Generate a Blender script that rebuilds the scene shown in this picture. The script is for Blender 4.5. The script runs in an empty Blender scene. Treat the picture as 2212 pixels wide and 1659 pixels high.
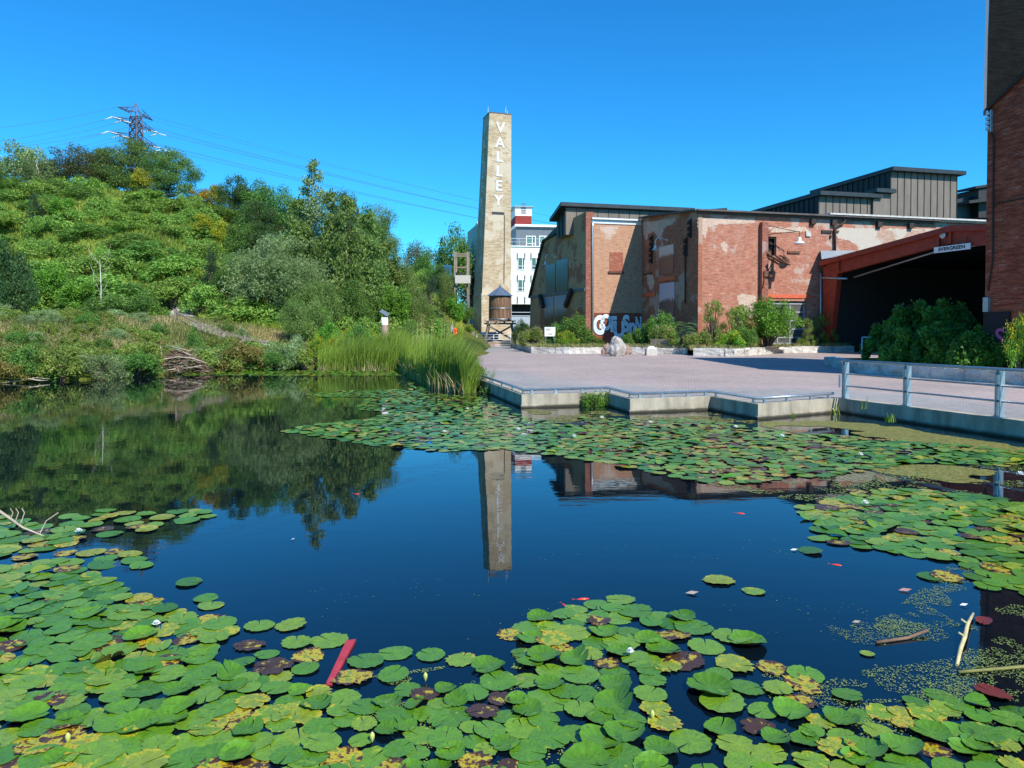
import bpy, math, random
import numpy as np
from mathutils import Vector, Matrix
R = math.radians
sc = bpy.context.scene
COL = sc.collection
# ---------- camera model (photo coordinates at 2212 px width) ----------
S, CX, CY, HZ, PI_ = 1534.3, 1106.0, 748.5, 2.32, R(1.3)
cp, sp = math.cos(PI_), math.sin(PI_)
def ray(px, py):
    u = (px-CX)/S; v = (CY-py)/S
    return Vector((u, cp+sp*v, v*cp-sp))
def atD(px, py, D):
    d = ray(px, py); t = D/d.y
    return Vector((d.x*t, D, HZ+d.z*t))
def atZ(px, py, z):
    d = ray(px, py); t = (z-HZ)/d.z
    return Vector((d.x*t, d.y*t, z))
def proj(x, y, z):
    z = z-HZ; f = y*cp-z*sp; u = z*cp+y*sp
    return CX+S*x/f, CY-S*u/f
cd = bpy.data.cameras.new('camera'); cam = bpy.data.objects.new('camera', cd); COL.objects.link(cam)
cam.location = (0, 0, HZ); cam.rotation_euler = (R(90)-PI_, 0, 0)
cd.sensor_width = 36; cd.lens = 36*S/2212; cd.shift_y = -(829.5-CY)/2212; cd.clip_end = 9000; cd.clip_start = .1
sc.camera = cam
# ---------- light ----------
SUN = Vector((.553, -.833, 1.0)).normalized()
el = math.asin(SUN.z)
w = bpy.data.worlds.new('World'); sc.world = w; w.use_nodes = True
nt = w.node_tree; bg = nt.nodes['Background']
sky = nt.nodes.new('ShaderNodeTexSky'); sky.sky_type = 'NISHITA'; sky.sun_disc = False
sky.sun_elevation = el; sky.sun_rotation = math.atan2(SUN.x, SUN.y); sky.altitude = 100
sky.air_density = 1.0; sky.dust_density = 0.2; sky.ozone_density = 3.0
hs = nt.nodes.new('ShaderNodeHueSaturation'); hs.inputs['Saturation'].default_value = 1.25
tn = nt.nodes.new('ShaderNodeMix'); tn.data_type = 'RGBA'; tn.blend_type = 'MULTIPLY'; tn.inputs[0].default_value = 1; tn.inputs[7].default_value = (.25, .97, 1.25, 1)
nt.links.new(sky.outputs[0], hs.inputs['Color']); nt.links.new(hs.outputs[0], tn.inputs[6]); nt.links.new(tn.outputs[2], bg.inputs[0]); bg.inputs[1].default_value = 0.125
ld = bpy.data.lights.new('sun', 'SUN'); lo = bpy.data.objects.new('sun', ld); COL.objects.link(lo)
ld.energy = 4.6; ld.angle = R(.5); ld.color = (1, .95, .86)
lo.rotation_euler = (-SUN).to_track_quat('-Z', 'Y').to_euler()
sc.view_settings.view_transform = 'Standard'; sc.view_settings.look = 'None'; sc.view_settings.exposure = 0.45
sc.cycles.max_bounces = 6; sc.cycles.transparent_max_bounces = 8
sc.cycles.diffuse_bounces = 3; sc.cycles.glossy_bounces = 3; sc.cycles.transmission_bounces = 2
sc.cycles.caustics_reflective = False; sc.cycles.caustics_refractive = False
# ---------- node helper ----------
class NM:
    def __init__(s, name):
        s.m = bpy.data.materials.new(name); s.m.use_nodes = True; s.t = s.m.node_tree
        s.b = s.t.nodes['Principled BSDF']; s.out = s.t.nodes['Material Output']
    def n(s, typ, props=None, **ins):
        nd = s.t.nodes.new('ShaderNode'+typ)
        for k, v in (props or {}).items(): setattr(nd, k, v)
        for k, v in ins.items(): s.set(nd, k, v)
        return nd
    def set(s, nd, k, v):
        k = k.replace('_', ' ') if isinstance(k, str) else k
        if isinstance(k, str) and k[0] == 'i' and k[1:].isdigit(): k = int(k[1:])
        if isinstance(v, bpy.types.NodeSocket): s.t.links.new(v, nd.inputs[k])
        else: nd.inputs[k].default_value = (tuple(v)+(1,) if isinstance(v, tuple) and len(v) == 3 and nd.inputs[k].type == 'RGBA' else v)
    def ramp(s, fac, stops, interp='LINEAR'):
        nd = s.t.nodes.new('ShaderNodeValToRGB'); cr = nd.color_ramp; cr.interpolation = interp
        while len(cr.elements) < len(stops): cr.elements.new(.5)
        for e, (p, c) in zip(cr.elements, stops):
            e.position = p; e.color = tuple(c)+(1,) if isinstance(c, tuple) else (c, c, c, 1)
        s.t.links.new(fac, nd.inputs[0]); return nd.outputs[0]
    def mix(s, f, a, b, mode='MIX'):
        nd = s.t.nodes.new('ShaderNodeMix'); nd.data_type = 'RGBA'; nd.blend_type = mode
        s.set(nd, 'i0', f); s.set(nd, 'i6', a); s.set(nd, 'i7', b); return nd.outputs[2]
    def math(s, op, a, b=0.0):
        nd = s.t.nodes.new('ShaderNodeMath'); nd.operation = op; s.set(nd, 'i0', a); s.set(nd, 'i1', b); return nd.outputs[0]
    def noise(s, vec, scale, detail=4, rough=.6, out=0):
        nd = s.n('TexNoise', None, Vector=vec, Scale=scale, Detail=detail, Roughness=rough); return nd.outputs[out]
    def coord(s, k='Object'): return s.n('TexCoord').outputs[k]
    def map(s, vec, scale=(1, 1, 1), loc=(0, 0, 0), rot=(0, 0, 0)):
        return s.n('Mapping', None, Vector=vec, Scale=scale, Location=loc, Rotation=rot).outputs[0]
    def fin(s, color=None, rough=None, bump=None, bs=.3, bd=.02, metal=None, spec=None):
        if color is not None: s.set(s.b, 'Base_Color', color)
        if rough is not None: s.set(s.b, 'Roughness', rough)
        if metal is not None: s.set(s.b, 'Metallic', metal)
        if spec is not None: s.set(s.b, 'Specular_IOR_Level', spec)
        if bump is not None:
            bn = s.n('Bump', None, Strength=bs, Distance=bd, Height=bump); s.t.links.new(bn.outputs[0], s.b.inputs['Normal'])
        return s.m
def plain(name, c, rough=.6, metal=0, var=.25, nscale=3, spec=.4, bump=.15, streak=1.0):
    q = NM(name); co = q.coord('Object'); no = q.noise(q.map(co, (1, 1, streak)), nscale, 6, .65)
    a = tuple(x*(1-var) for x in c); b = tuple(min(1, x*(1+var)) for x in c)
    return q.fin(q.ramp(no, [(.3, a), (.7, b)]), rough, no, bump, .02, metal, spec)
def brick(name, c1, c2, mortar, patch=(.42, .36, .30), pamt=.35, bw=.215, rh=.075, dirt=.35, seed=0., third=None, spots=.0, stain=.0):
    q = NM(name); uv = q.coord('UV')
    br = q.n('TexBrick', {'offset': .5}, Vector=uv, Color1=c1, Color2=c2, Mortar=mortar, Scale=1.0,
             Mortar_Size=.006, Mortar_Smooth=.3, Bias=-.1, Brick_Width=bw, Row_Height=rh)
    big = q.noise(q.map(uv, (1, 1, 1), (seed, seed*1.7, seed)), .35, 7, .62)
    rown = q.noise(q.map(uv, (1.6*.215/bw, 9.0*.075/rh, 1), (seed, 0, 0)), 1.0, 3, .6)
    col = br.outputs[0]
    if third is not None:
        col = q.mix(q.math('MULTIPLY', q.ramp(rown, [(.45, 0.), (.60, 1.)]), .85), col, third)
    rw2 = q.noise(q.map(uv, (1.9, 6.5, 1), (seed+5, 3, 0)), 1.0, 3, .7)
    col = q.mix(q.ramp(rw2, [(.34, .65), (.46, 0.)]), col, tuple(x*.42 for x in c1))
    col = q.mix(q.ramp(rw2, [(.56, 0.), (.70, .55)]), col, tuple(min(.8, x*1.25) for x in mortar))
    dk = q.noise(uv, 1.1, 6, .7)
    col = q.mix(q.ramp(dk, [(.35, dirt), (.62, 0.)]), col, tuple(x*.45 for x in c1))
    edge = q.math('ADD', big, q.math('MULTIPLY', br.outputs[1], .04))
    pm = q.ramp(edge, [(1-pamt-.02+.04, 0.), (1-pamt+.05, 1.)])
    col = q.mix(q.math('MULTIPLY', pm, .85), col, q.mix(dk, patch, tuple(x*.75 for x in patch)))
    if stain:
        st = q.noise(q.map(uv, (1.2, .12, 1), (seed+3, 0, 0)), 1.0, 5, .6)
        col = q.mix(q.ramp(st, [(.5, 0.), (.75, stain)]), col, (.6, .56, .52))
    fine = q.noise(uv, 18, 3, .6)
    col = q.mix(.35, col, q.ramp(fine, [(.25, .35), (.8, 1.)]), 'MULTIPLY')
    h = q.math('ADD', q.math('MULTIPLY', br.outputs[1], -1.0), q.math('MULTIPLY', fine, .5))
    return q.fin(col, .88, h, .5, .015, spec=.2)
def leafmat(name, lo, mid, hi, tr=.35, rough=.5, spec=.3, patch=None):
    q = NM(name); at = q.n('Attribute', {'attribute_name': 'tint'}).outputs['Fac']
    oi = q.n('ObjectInfo').outputs['Random']
    col = q.ramp(at, [(.0, lo), (.55, mid), (1., hi)])
    h = q.n('HueSaturation', None, Color=col, Hue=q.math('ADD', .488, q.math('MULTIPLY', oi, .024)), Value=q.math('ADD', .82, q.math('MULTIPLY', oi, .36)))
    c = h.outputs[0]
    q.set(q.b, 'Base_Color', c); q.b.inputs['Roughness'].default_value = rough; q.b.inputs['Specular IOR Level'].default_value = spec
    t = q.n('BsdfTranslucent', None, Color=q.mix(.5, c, (.35, .5, .06)))
    mx = q.n('MixShader', None, i0=tr, i1=q.b.outputs[0], i2=t.outputs[0]); q.t.links.new(mx.outputs[0], q.out.inputs[0])
    return q.m
# ---------- mesh helpers ----------
def setp(o, label=None, cat=None, group=None, kind=None):
    if label: o['label'] = label
    if cat: o['category'] = cat
    if group: o['group'] = group
    if kind: o['kind'] = kind
    return o
def thing(name, loc, label, cat, group=None):
    o = bpy.data.objects.new(name, None); COL.objects.link(o); o.location = loc; o.empty_display_size = .3
    return setp(o, label, cat, group)
class Fr:
    def __init__(s, O, U):
        s.O = Vector((O[0], O[1], 0)); s.U = Vector((U[0], U[1], 0)).normalized(); s.N = Vector((s.U.y, -s.U.x, 0))
    def p(s, u, z, d=0.): return s.O+s.U*u+s.N*d+Vector((0, 0, z))
    def uz(s, px, py, d=0.):
        r = ray(px, py); o = s.O+s.N*d; c = Vector((0, 0, HZ))
        t = (o-c).dot(s.N)/r.dot(s.N); P = c+r*t
        return (P-s.O).dot(s.U), P.z
    def u(s, px, py=650): return s.uz(px, py)[0]
    def z(s, px, py): return s.uz(px, py)[1]
class MB:
    def __init__(s): s.v = []; s.f = []; s.m = []; s.sm = []
    def poly(s, pts, mi=0, sm=False):
        k = len(s.v); s.v += [Vector(p) for p in pts]; s.f.append(list(range(k, k+len(pts)))); s.m.append(mi); s.sm.append(sm); return s
    def hexa(s, p, mi=0):   # p: 4 bottom ccw, 4 top
        k = len(s.v); s.v += [Vector(q) for q in p]
        for f in ((3, 2, 1, 0), (4, 5, 6, 7), (0, 1, 5, 4), (1, 2, 6, 5), (2, 3, 7, 6), (3, 0, 4, 7)):
            s.f.append([k+i for i in f]); s.m.append(mi); s.sm.append(False)
        return s
    def box(s, c, d, rz=0, mi=0, M=None):
        a, b, h = d[0]/2, d[1]/2, d[2]/2
        P = [Vector(q) for q in ((-a, -b, -h), (a, -b, -h), (a, b, -h), (-a, b, -h), (-a, -b, h), (a, -b, h), (a, b, h), (-a, b, h))]
        T = Matrix.Translation(Vector(c)) @ (M.to_4x4() if M is not None else Matrix.Rotation(rz, 4, 'Z'))
        return s.hexa([T @ q for q in P], mi)
    def fbox(s, fr, u0, u1, z0, z1, d0, d1, mi=0):
        if u0 > u1: u0, u1 = u1, u0
        if z0 > z1: z0, z1 = z1, z0
        if d0 > d1: d0, d1 = d1, d0
        return s.hexa([fr.p(u0, z0, d1), fr.p(u1, z0, d1), fr.p(u1, z0, d0), fr.p(u0, z0, d0),
                       fr.p(u0, z1, d1), fr.p(u1, z1, d1), fr.p(u1, z1, d0), fr.p(u0, z1, d0)], mi)
    def beam(s, a, b, w, h=None, mi=0):
        a, b = Vector(a), Vector(b); h = h or w; d = b-a
        q = d.to_track_quat('Y', 'Z').to_matrix()
        return s.box((a+b)/2, (w, d.length, h), M=q, mi=mi)
    def prism(s, pts, off, mi=0, mi2=None):
        off = Vector(off); k = len(s.v); n = len(pts); pts = [Vector(p) for p in pts]
        s.v += pts+[p+off for p in pts]
        s.f.append([k+i for i in range(n)]); s.f.append([k+n+i for i in reversed(range(n))])
        for i in range(n): j = (i+1) % n; s.f.append([k+j, k+i, k+n+i, k+n+j])
        s.m += [mi]*2+[mi if mi2 is None else mi2]*n; s.sm += [False]*(n+2); return s
    def tube(s, pts, r, r1=None, n=8, mi=0, cap=True):
        pts = [Vector(p) for p in pts]; r1 = r if r1 is None else r1; m = len(pts); k = len(s.v)
        prev = None
        for i, p in enumerate(pts):
            t = ((pts[min(i+1, m-1)]-pts[max(i-1, 0)])).normalized()
            if prev is None: a = t.orthogonal().normalized()
            else: a = (prev-t*prev.dot(t)).normalized()
            prev = a; b = t.cross(a); rr = (r[i] if isinstance(r, (list, tuple)) else r+(r1-r)*i/max(1, m-1))
            for j in range(n):
                an = 2*math.pi*j/n; s.v.append(p+(a*math.cos(an)+b*math.sin(an))*rr)
        for i in range(m-1):
            for j in range(n):
                q = (j+1) % n; s.f.append([k+i*n+j, k+i*n+q, k+(i+1)*n+q, k+(i+1)*n+j]); s.m.append(mi); s.sm.append(True)
        if cap:
            s.f.append([k+j for j in reversed(range(n))]); s.f.append([k+(m-1)*n+j for j in range(n)]); s.m += [mi]*2; s.sm += [False]*2
        return s
    def lathe(s, prof, c, n=24, mi=0, sm=True):
        k = len(s.v); c = Vector(c)
        for (r, z) in prof:
            for j in range(n): a = 2*math.pi*j/n; s.v.append(c+Vector((r*math.cos(a), r*math.sin(a), z)))
        for i in range(len(prof)-1):
            for j in range(n): q = (j+1) % n; s.f.append([k+i*n+j, k+i*n+q, k+(i+1)*n+q, k+(i+1)*n+j]); s.m.append(mi); s.sm.append(sm)
        return s
    def build(s, name, mats, parent=None, label=None, smooth=None):
        if not isinstance(mats, (list, tuple)): mats = [mats]
        off = parent_world(parent) if parent is not None else Vector((0, 0, 0))
        org = Vector((0, 0, 0))
        if parent is None:
            xs = [v.x for v in s.v]; ys = [v.y for v in s.v]; zs = [v.z for v in s.v]
            org = Vector(((min(xs)+max(xs))/2, (min(ys)+max(ys))/2, min(zs))) if not getattr(s, 'keep', False) else org
            off = org
        me = bpy.data.meshes.new(name); me.from_pydata([tuple(v-off) for v in s.v], [], s.f)
        for m in mats: me.materials.append(m)
        me.polygons.foreach_set('material_index', s.m); me.polygons.foreach_set('use_smooth', s.sm)
        uvl = me.uv_layers.new(name='UVMap'); uv = np.zeros((len(me.loops), 2), 'f4'); i = 0
        for f in s.f:
            n = Vector((0, 0, 0)); P = [s.v[j] for j in f]
            for a in range(len(P)):
                p, q = P[a], P[(a+1) % len(P)]; n += Vector(((p.y-q.y)*(p.z+q.z), (p.z-q.z)*(p.x+q.x), (p.x-q.x)*(p.y+q.y)))
            if n.length > 0: n.normalize()
            if abs(n.z) > .85:
                for p in P: uv[i] = (p.x, p.y); i += 1
            else:
                t = Vector((-n.y, n.x, 0)).normalized(); b = n.cross(t)
                sg = 1 if b.z > 0 else -1
                for p in P: uv[i] = (p.dot(t), p.dot(b)*sg); i += 1
        uvl.data.foreach_set('uv', uv.ravel())
        me.update(); o = bpy.data.objects.new(name, me); COL.objects.link(o)
        if parent is not None: o.parent = parent
        else: o.location = org
        if label: o['label'] = label
        return o
def parent_world(p):
    v = Vector((0, 0, 0))
    while p is not None: v += p.location; p = p.parent
    return v
def copy_tree(o, parent=None):
    c = o.copy(); COL.objects.link(c)
    if parent is not None: c.parent = parent
    for ch in list(o.children): copy_tree(ch, c)
    return c
def text(s, size, org, Xv, Yv, mat, name, parent, offset=0., ext=.01, label=None, spacing=1., sx=1.):
    cu = bpy.data.curves.new('t', 'FONT'); cu.body = s; cu.size = size; cu.align_x = 'CENTER'; cu.align_y = 'CENTER'
    cu.extrude = ext; cu.offset = offset; cu.space_character = spacing; cu.resolution_u = 4
    ob = bpy.data.objects.new('t', cu); COL.objects.link(ob); bpy.context.view_layer.update()
    me = bpy.data.meshes.new_from_object(ob.evaluated_get(bpy.context.evaluated_depsgraph_get())); bpy.data.objects.remove(ob)
    Xv = Vector(Xv).normalized(); Yv = Vector(Yv).normalized(); Z = Xv.cross(Yv)
    M = Matrix((Xv, Yv, Z)).transposed().to_4x4() @ Matrix.Diagonal((sx, 1, 1, 1)); M.translation = Vector(org)-(parent_world(parent))
    me.transform(M); me.materials.clear(); me.materials.append(mat); me.name = name
    o = bpy.data.objects.new(name, me); COL.objects.link(o); o.parent = parent
    if label: o['label'] = label
    return o
# quads mesh from numpy: parts = [(V, F(m,4), mat_index, tint(m))]
def npmesh(name, parts, mats):
    V = []; F = []; MI = []; T = []; k = 0
    for (v, f, mi, t) in parts:
        V.append(np.asarray(v, 'f4')); F.append(np.asarray(f, 'i4')+k); k += len(v)
        MI.append(np.full(len(f), mi, 'i4')); T.append(np.asarray(t, 'f4')*np.ones(len(f), 'f4'))
    V = np.concatenate(V); F = np.concatenate(F); MI = np.concatenate(MI); T = np.concatenate(T)
    me = bpy.data.meshes.new(name); me.vertices.add(len(V)); me.vertices.foreach_set('co', V.ravel())
    me.loops.add(F.size); me.loops.foreach_set('vertex_index', F.ravel())
    me.polygons.add(len(F)); me.polygons.foreach_set('loop_start', np.arange(0, F.size, 4, dtype='i4'))
    me.polygons.foreach_set('material_index', MI)
    for m in mats: me.materials.append(m)
    me.update(calc_edges=True)
    a = me.attributes.new('tint', 'FLOAT', 'FACE'); a.data.foreach_set('value', T)
    return me
def unit(a): return a/np.maximum(np.linalg.norm(a, axis=1, keepdims=True), 1e-6)
def leaves(rng, C, size, asp=.5, out=None, bias=.6, up=.3, droop=None):
    n = len(C); N = unit(rng.normal(size=(n, 3)))
    if out is not None: N = unit(N+out*bias)
    N = unit(N+np.array([0, 0, up]))
    T = unit(np.cross(N, rng.normal(size=(n, 3))))
    if droop is not None: T = unit(T*(1-abs(droop))+np.array([0, 0, droop])); N = unit(np.cross(T, rng.normal(size=(n, 3))))
    B = np.cross(N, T); s = (size*(.6+.8*rng.random(n)))[:, None] if np.isscalar(size) else size[:, None]
    P = np.stack([C-T*s*.5, C+B*s*asp*.5, C+T*s*.5, C-B*s*asp*.5], 1).reshape(-1, 3)
    return P, np.arange(4*n).reshape(n, 4)
def mbparts(mb):
    V = np.array([tuple(v) for v in mb.v], 'f4').reshape(-1, 3); F = np.array([f for f in mb.f if len(f) == 4], 'i4').reshape(-1, 4)
    return V, F
# ---------- materials ----------
M = {}
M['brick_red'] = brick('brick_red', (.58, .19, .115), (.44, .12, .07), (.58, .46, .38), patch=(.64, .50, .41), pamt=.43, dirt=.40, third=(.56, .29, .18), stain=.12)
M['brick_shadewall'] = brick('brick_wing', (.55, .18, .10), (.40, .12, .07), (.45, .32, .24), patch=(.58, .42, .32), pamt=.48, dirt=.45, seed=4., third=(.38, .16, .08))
M['brick_tan'] = brick('brick_tan', (.62, .33, .21), (.54, .24, .15), (.55, .42, .32), patch=(.60, .48, .38), pamt=.30, dirt=.2, seed=7., third=(.62, .38, .22))
M['brick_fill'] = brick('brick_fill', (.42, .12, .06), (.34, .08, .05), (.5, .38, .3), pamt=.2, dirt=.1, seed=3.)
M['brick_yellow_wall'] = brick('brick_gable', (.78, .47, .25), (.66, .33, .17), (.54, .38, .26), patch=(.50, .18, .10), pamt=.47, dirt=.2, seed=2., third=(.52, .30, .15))
M['brick_pier'] = brick('brick_pier', (.40, .12, .07), (.30, .08, .045), (.5, .4, .33), patch=(.5, .36, .3), pamt=.4, dirt=.3, seed=5.)
M['brick_dark'] = brick('brick_tower', (.50, .10, .04), (.30, .065, .03), (.38, .28, .22), patch=(.40, .28, .22), pamt=.30, dirt=.55, seed=9., bw=.23, rh=.078, third=(.2, .05, .03))
M['brick_chimney'] = brick('brick_chimney', (.70, .56, .37), (.60, .45, .27), (.46, .37, .25), patch=(.76, .65, .48), pamt=.5, dirt=.2, seed=6., bw=.4, rh=.16, third=(.42, .30, .18), stain=.2)
M['shingle'] = brick('shingle', (.016, .018, .018), (.010, .011, .011), (.010, .010, .010), patch=(.02, .02, .02), pamt=.1, bw=.3, rh=.14, dirt=.3); M['shingle'].node_tree.nodes['Principled BSDF'].inputs['Specular IOR Level'].default_value = 0.; M['shingle'].node_tree.nodes['Principled BSDF'].inputs['Roughness'].default_value = 1.
M['sills'] = plain('sill_stone', (.12, .05, .03), .8)
M['concrete'] = None
q = NM('concrete'); co = q.coord(); n1 = q.noise(co, 1.2, 8, .7); n2 = q.noise(q.map(co, (1.5, 1.5, .25)), 2., 5, .6); sep = q.n('SeparateXYZ', None, i0=q.n('NewGeometry').outputs['Position'])
c = q.ramp(n1, [(.3, (.34, .29, .21)), (.7, (.54, .48, .37))]); c = q.mix(q.ramp(n2, [(.45, 0.), (.7, .75)]), c, (.17, .15, .11))
wet = q.ramp(q.math('ADD', sep.outputs[2], q.math('MULTIPLY', n1, .12)), [(.09, 1.), (.17, 0.)])
c = q.mix(wet, c, (.05, .045, .03)); M['concrete'] = q.fin(c, .85, n1, .3, .02, spec=.3)
def paver(name, a, b, c, d, mortar):
    q = NM(name); uv = q.coord('UV'); mp = q.map(uv, rot=(0, 0, R(14)))
    br = q.n('TexBrick', {'offset': .5}, Vector=mp, Color1=a, Color2=b, Mortar=mortar, Scale=1., Mortar_Size=.008, Brick_Width=.22, Row_Height=.11, Bias=0.)
    br2 = q.n('TexBrick', {'offset': .5}, Vector=mp, Color1=c, Color2=d, Mortar=mortar, Scale=1., Mortar_Size=.008, Brick_Width=.22, Row_Height=.11, Bias=0.)
    at = q.n('Attribute', {'attribute_name': 'edge'}).outputs['Fac']
    nn = q.noise(uv, .5, 5, .6); msk = q.ramp(q.math('ADD', at, q.math('MULTIPLY', nn, .5)), [(.50, 0.), (.72, 1.)])
    col = q.mix(msk, br2.outputs[0], br.outputs[0])
    big = q.noise(uv, .22, 6, .65); col = q.mix(.6, col, q.ramp(big, [(.3, .62), (.65, 1.)]), 'MULTIPLY')
    sp_ = q.noise(uv, 6., 4, .7); col = q.mix(.45, col, q.ramp(sp_, [(.3, .6), (.6, 1.)]), 'MULTIPLY')
    ln = q.n('TexWave', {'wave_type': 'BANDS', 'bands_direction': 'Y'}, Vector=mp, Scale=1.25, Distortion=.0)
    col = q.mix(q.ramp(ln.outputs[0], [(.93, 0.), (.99, .45)]), col, (.12, .10, .09))
    return q.fin(col, .8, br.outputs[1], .2, .004, spec=.3)
M['paving'] = paver('paving', (.54, .43, .39), (.43, .335, .30), (.44, .42, .395), (.34, .33, .315), (.24, .21, .195))
M['galv'] = plain('galvanised_steel', (.42, .47, .50), .42, .75, .18, 6)
M['galv_light'] = plain('galvanised_light', (.55, .58, .60), .45, .6, .15, 6)
M['alum'] = plain('aluminium', (.72, .72, .70), .45, .25, .1, 6)
M['clad'] = plain('metal_cladding', (.185, .155, .125), .6, .1, .18, 1.5, streak=.3)
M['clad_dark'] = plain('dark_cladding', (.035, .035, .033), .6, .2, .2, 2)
M['roof_dark'] = plain('dark_roof_metal', (.045, .055, .06), .5, .5, .25, 2)
M['eave'] = plain('eave_board', (.10, .09, .085), .75, 0, .4, 2.5)
M['eave_white'] = plain('weathered_white_flashing', (.55, .54, .5), .6, 0, .35, 4)
M['red'] = plain('red_steel', (.34, .042, .02), .55, 0, .28, 2.2)
M['lintel'] = plain('red_lintel', (.62, .13, .06), .6, 0, .25, 4)
M['black'] = plain('black_void', (.012, .012, .012), .8, 0, .2, 2)
M['iron'] = plain('rusty_iron', (.05, .035, .028), .7, .3, .4, 8)
M['rust'] = plain('rusty_brown_steel', (.16, .07, .04), .75, .2, .4, 6)
M['pylon'] = plain('pylon_steel', (.10, .075, .085), .6, .3, .3, 1)
M['white'] = plain('white_render', (.80, .86, .78), .8, 0, .04, .8)
M['white_paint'] = plain('white_paint', (.82, .82, .80), .6, 0, .06, 3)
M['grey_panel'] = plain('grey_panel', (.12, .15, .17), .6, 0, .08, 1)
M['red_panel'] = brick('red_panel', (.33, .055, .045), (.28, .045, .04), (.2, .04, .035), pamt=.0, bw=.9, rh=.3, dirt=.1)
M['white_shaded'] = plain('shaded_wall_render', (.44, .54, .49), .8, 0, .05, .8)  # white render with the side wall's shade put into its colour
q = NM('window_glass'); c = q.noise(q.coord(), .8, 2, .5); M['glass'] = q.fin(q.ramp(c, [(.4, (.02, .045, .04)), (.6, (.05, .10, .085))]), .08, spec=.9)
M['green_pane'] = plain('green_blind', (.07, .17, .12), .3, 0, .15, 1, spec=.8)
M['wood_grey'] = plain('weathered_wood', (.20, .165, .13), .85, 0, .35, 5, streak=.15)
M['wood_fence'] = plain('fence_wood', (.24, .19, .14), .85, 0, .3, 6)
q = NM('tank_staves'); uv = q.coord('Object'); sx_ = q.n('SeparateXYZ', None, i0=uv)
an = q.math('ARCTAN2', sx_.outputs[1], sx_.outputs[0]); cmb = q.n('CombineXYZ', None, i0=q.math('MULTIPLY', an, 7.6), i1=q.math('MULTIPLY', sx_.outputs[2], .35), i2=0.)
n1 = q.noise(cmb.outputs[0], 1.6, 5, .65); fr_ = q.math('FRACT', q.math('MULTIPLY', an, 7.3))
c = q.ramp(n1, [(.34, (.06, .036, .022)), (.5, (.17, .10, .06)), (.62, (.30, .17, .085)), (.75, (.40, .28, .18))])
c = q.mix(q.ramp(fr_, [(.0, .9), (.1, 0.)]), c, (.02, .015, .01)); M['staves'] = q.fin(c, .8, n1, .4, .02)
M['tank_roof'] = plain('tank_roof_metal', (.20, .26, .33), .4, .6, .15, 2)
q = NM('limestone'); co = q.coord(); n1 = q.noise(co, 1.8, 9, .72); v = q.n('TexVoronoi', {'feature': 'DISTANCE_TO_EDGE'}, Vector=q.map(co, (1, 1, .6)), Scale=1.5)
c = q.ramp(n1, [(.3, (.30, .27, .23)), (.5, (.56, .53, .48)), (.7, (.72, .70, .66))]); n3 = q.noise(co, 14., 3, .8); c = q.mix(q.ramp(n3, [(.33, .7), (.42, 0.)]), c, (.10, .09, .08))
M['limestone'] = q.fin(c, .9, n1, .8, .12, spec=.2)
M['granite'] = plain('granite', (.36, .33, .30), .85, 0, .45, 2.5, bump=.9)
M['granite_red'] = plain('reddish_granite', (.30, .20, .16), .85, 0, .4, 3, bump=.9)
M['stone_block'] = plain('cut_stone', (.52, .49, .44), .8, 0, .2, 5)
M['path'] = plain('gravel_path', (.37, .36, .34), .9, 0, .12, 3)
M['orange'] = plain('orange_plastic', (.85, .12, .02), .5, 0, .1, 4)
M['purple'] = leafmat('purple_petals', (.20, .03, .18), (.35, .06, .28), (.5, .12, .4), .2)
M['yellow_fl'] = leafmat('yellow_petals', (.6, .42, .01), (.85, .65, .02), (.95, .8, .06), .2)
M['pink_fl'] = leafmat('pink_petals', (.5, .25, .2), (.65, .38, .3), (.75, .55, .45), .2)
M['red_fl'] = leafmat('red_seedheads', (.18, .04, .02), (.28, .07, .03), (.36, .10, .05), .1)
M['bark'] = plain('bark', (.10, .085, .065), .9, 0, .4, 4, streak=.2, bump=.8)
M['bark_white'] = plain('pale_bark', (.55, .53, .47), .8, 0, .3, 3, streak=.4)
M['stick'] = plain('bleached_stick', (.40, .33, .25), .85, 0, .35, 3)
M['stick_dk'] = plain('brown_stick', (.20, .12, .075), .9, 0, .45, 3)
LEAF = {}
def L(k, *a, **kw): LEAF[k] = leafmat(k+'_leaves', *a, **kw)
L('sumac', (0.067, 0.148, 0.027), (0.195, 0.370, 0.060), (0.349, 0.538, 0.101))
L('sumac_yellow', (0.099, 0.165, 0.022), (0.220, 0.319, 0.039), (0.374, 0.440, 0.066))
L('dark', (0.019, 0.049, 0.019), (0.049, 0.108, 0.034), (0.112, 0.186, 0.055))
L('mid', (0.036, 0.094, 0.022), (0.100, 0.224, 0.039), (0.207, 0.359, 0.065))
L('bright', (0.047, 0.140, 0.017), (0.130, 0.323, 0.034), (0.232, 0.497, 0.049))
L('silver', (0.086, 0.143, 0.051), (0.215, 0.322, 0.129), (0.400, 0.486, 0.229))
L('willow', (0.055, 0.108, 0.030), (0.153, 0.251, 0.059), (0.279, 0.373, 0.103))
L('yellow', (0.138, 0.179, 0.014), (0.331, 0.345, 0.025), (0.552, 0.469, 0.041))
L('orange', (0.193, 0.152, 0.021), (0.469, 0.304, 0.041), (0.690, 0.414, 0.055))
L('locust', (0.029, 0.072, 0.018), (0.086, 0.172, 0.036), (0.198, 0.287, 0.065))
L('greyleaf', (0.049, 0.051, 0.027), (0.104, 0.107, 0.051), (0.208, 0.190, 0.095))
L('bank', (0.072, 0.114, 0.025), (0.194, 0.286, 0.051), (0.372, 0.415, 0.086))
L('bank_red', (0.100, 0.088, 0.022), (0.213, 0.188, 0.044), (0.350, 0.237, 0.075))
L('pine', (0.012, 0.031, 0.019), (0.026, 0.060, 0.036), (0.054, 0.102, 0.060))
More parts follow.
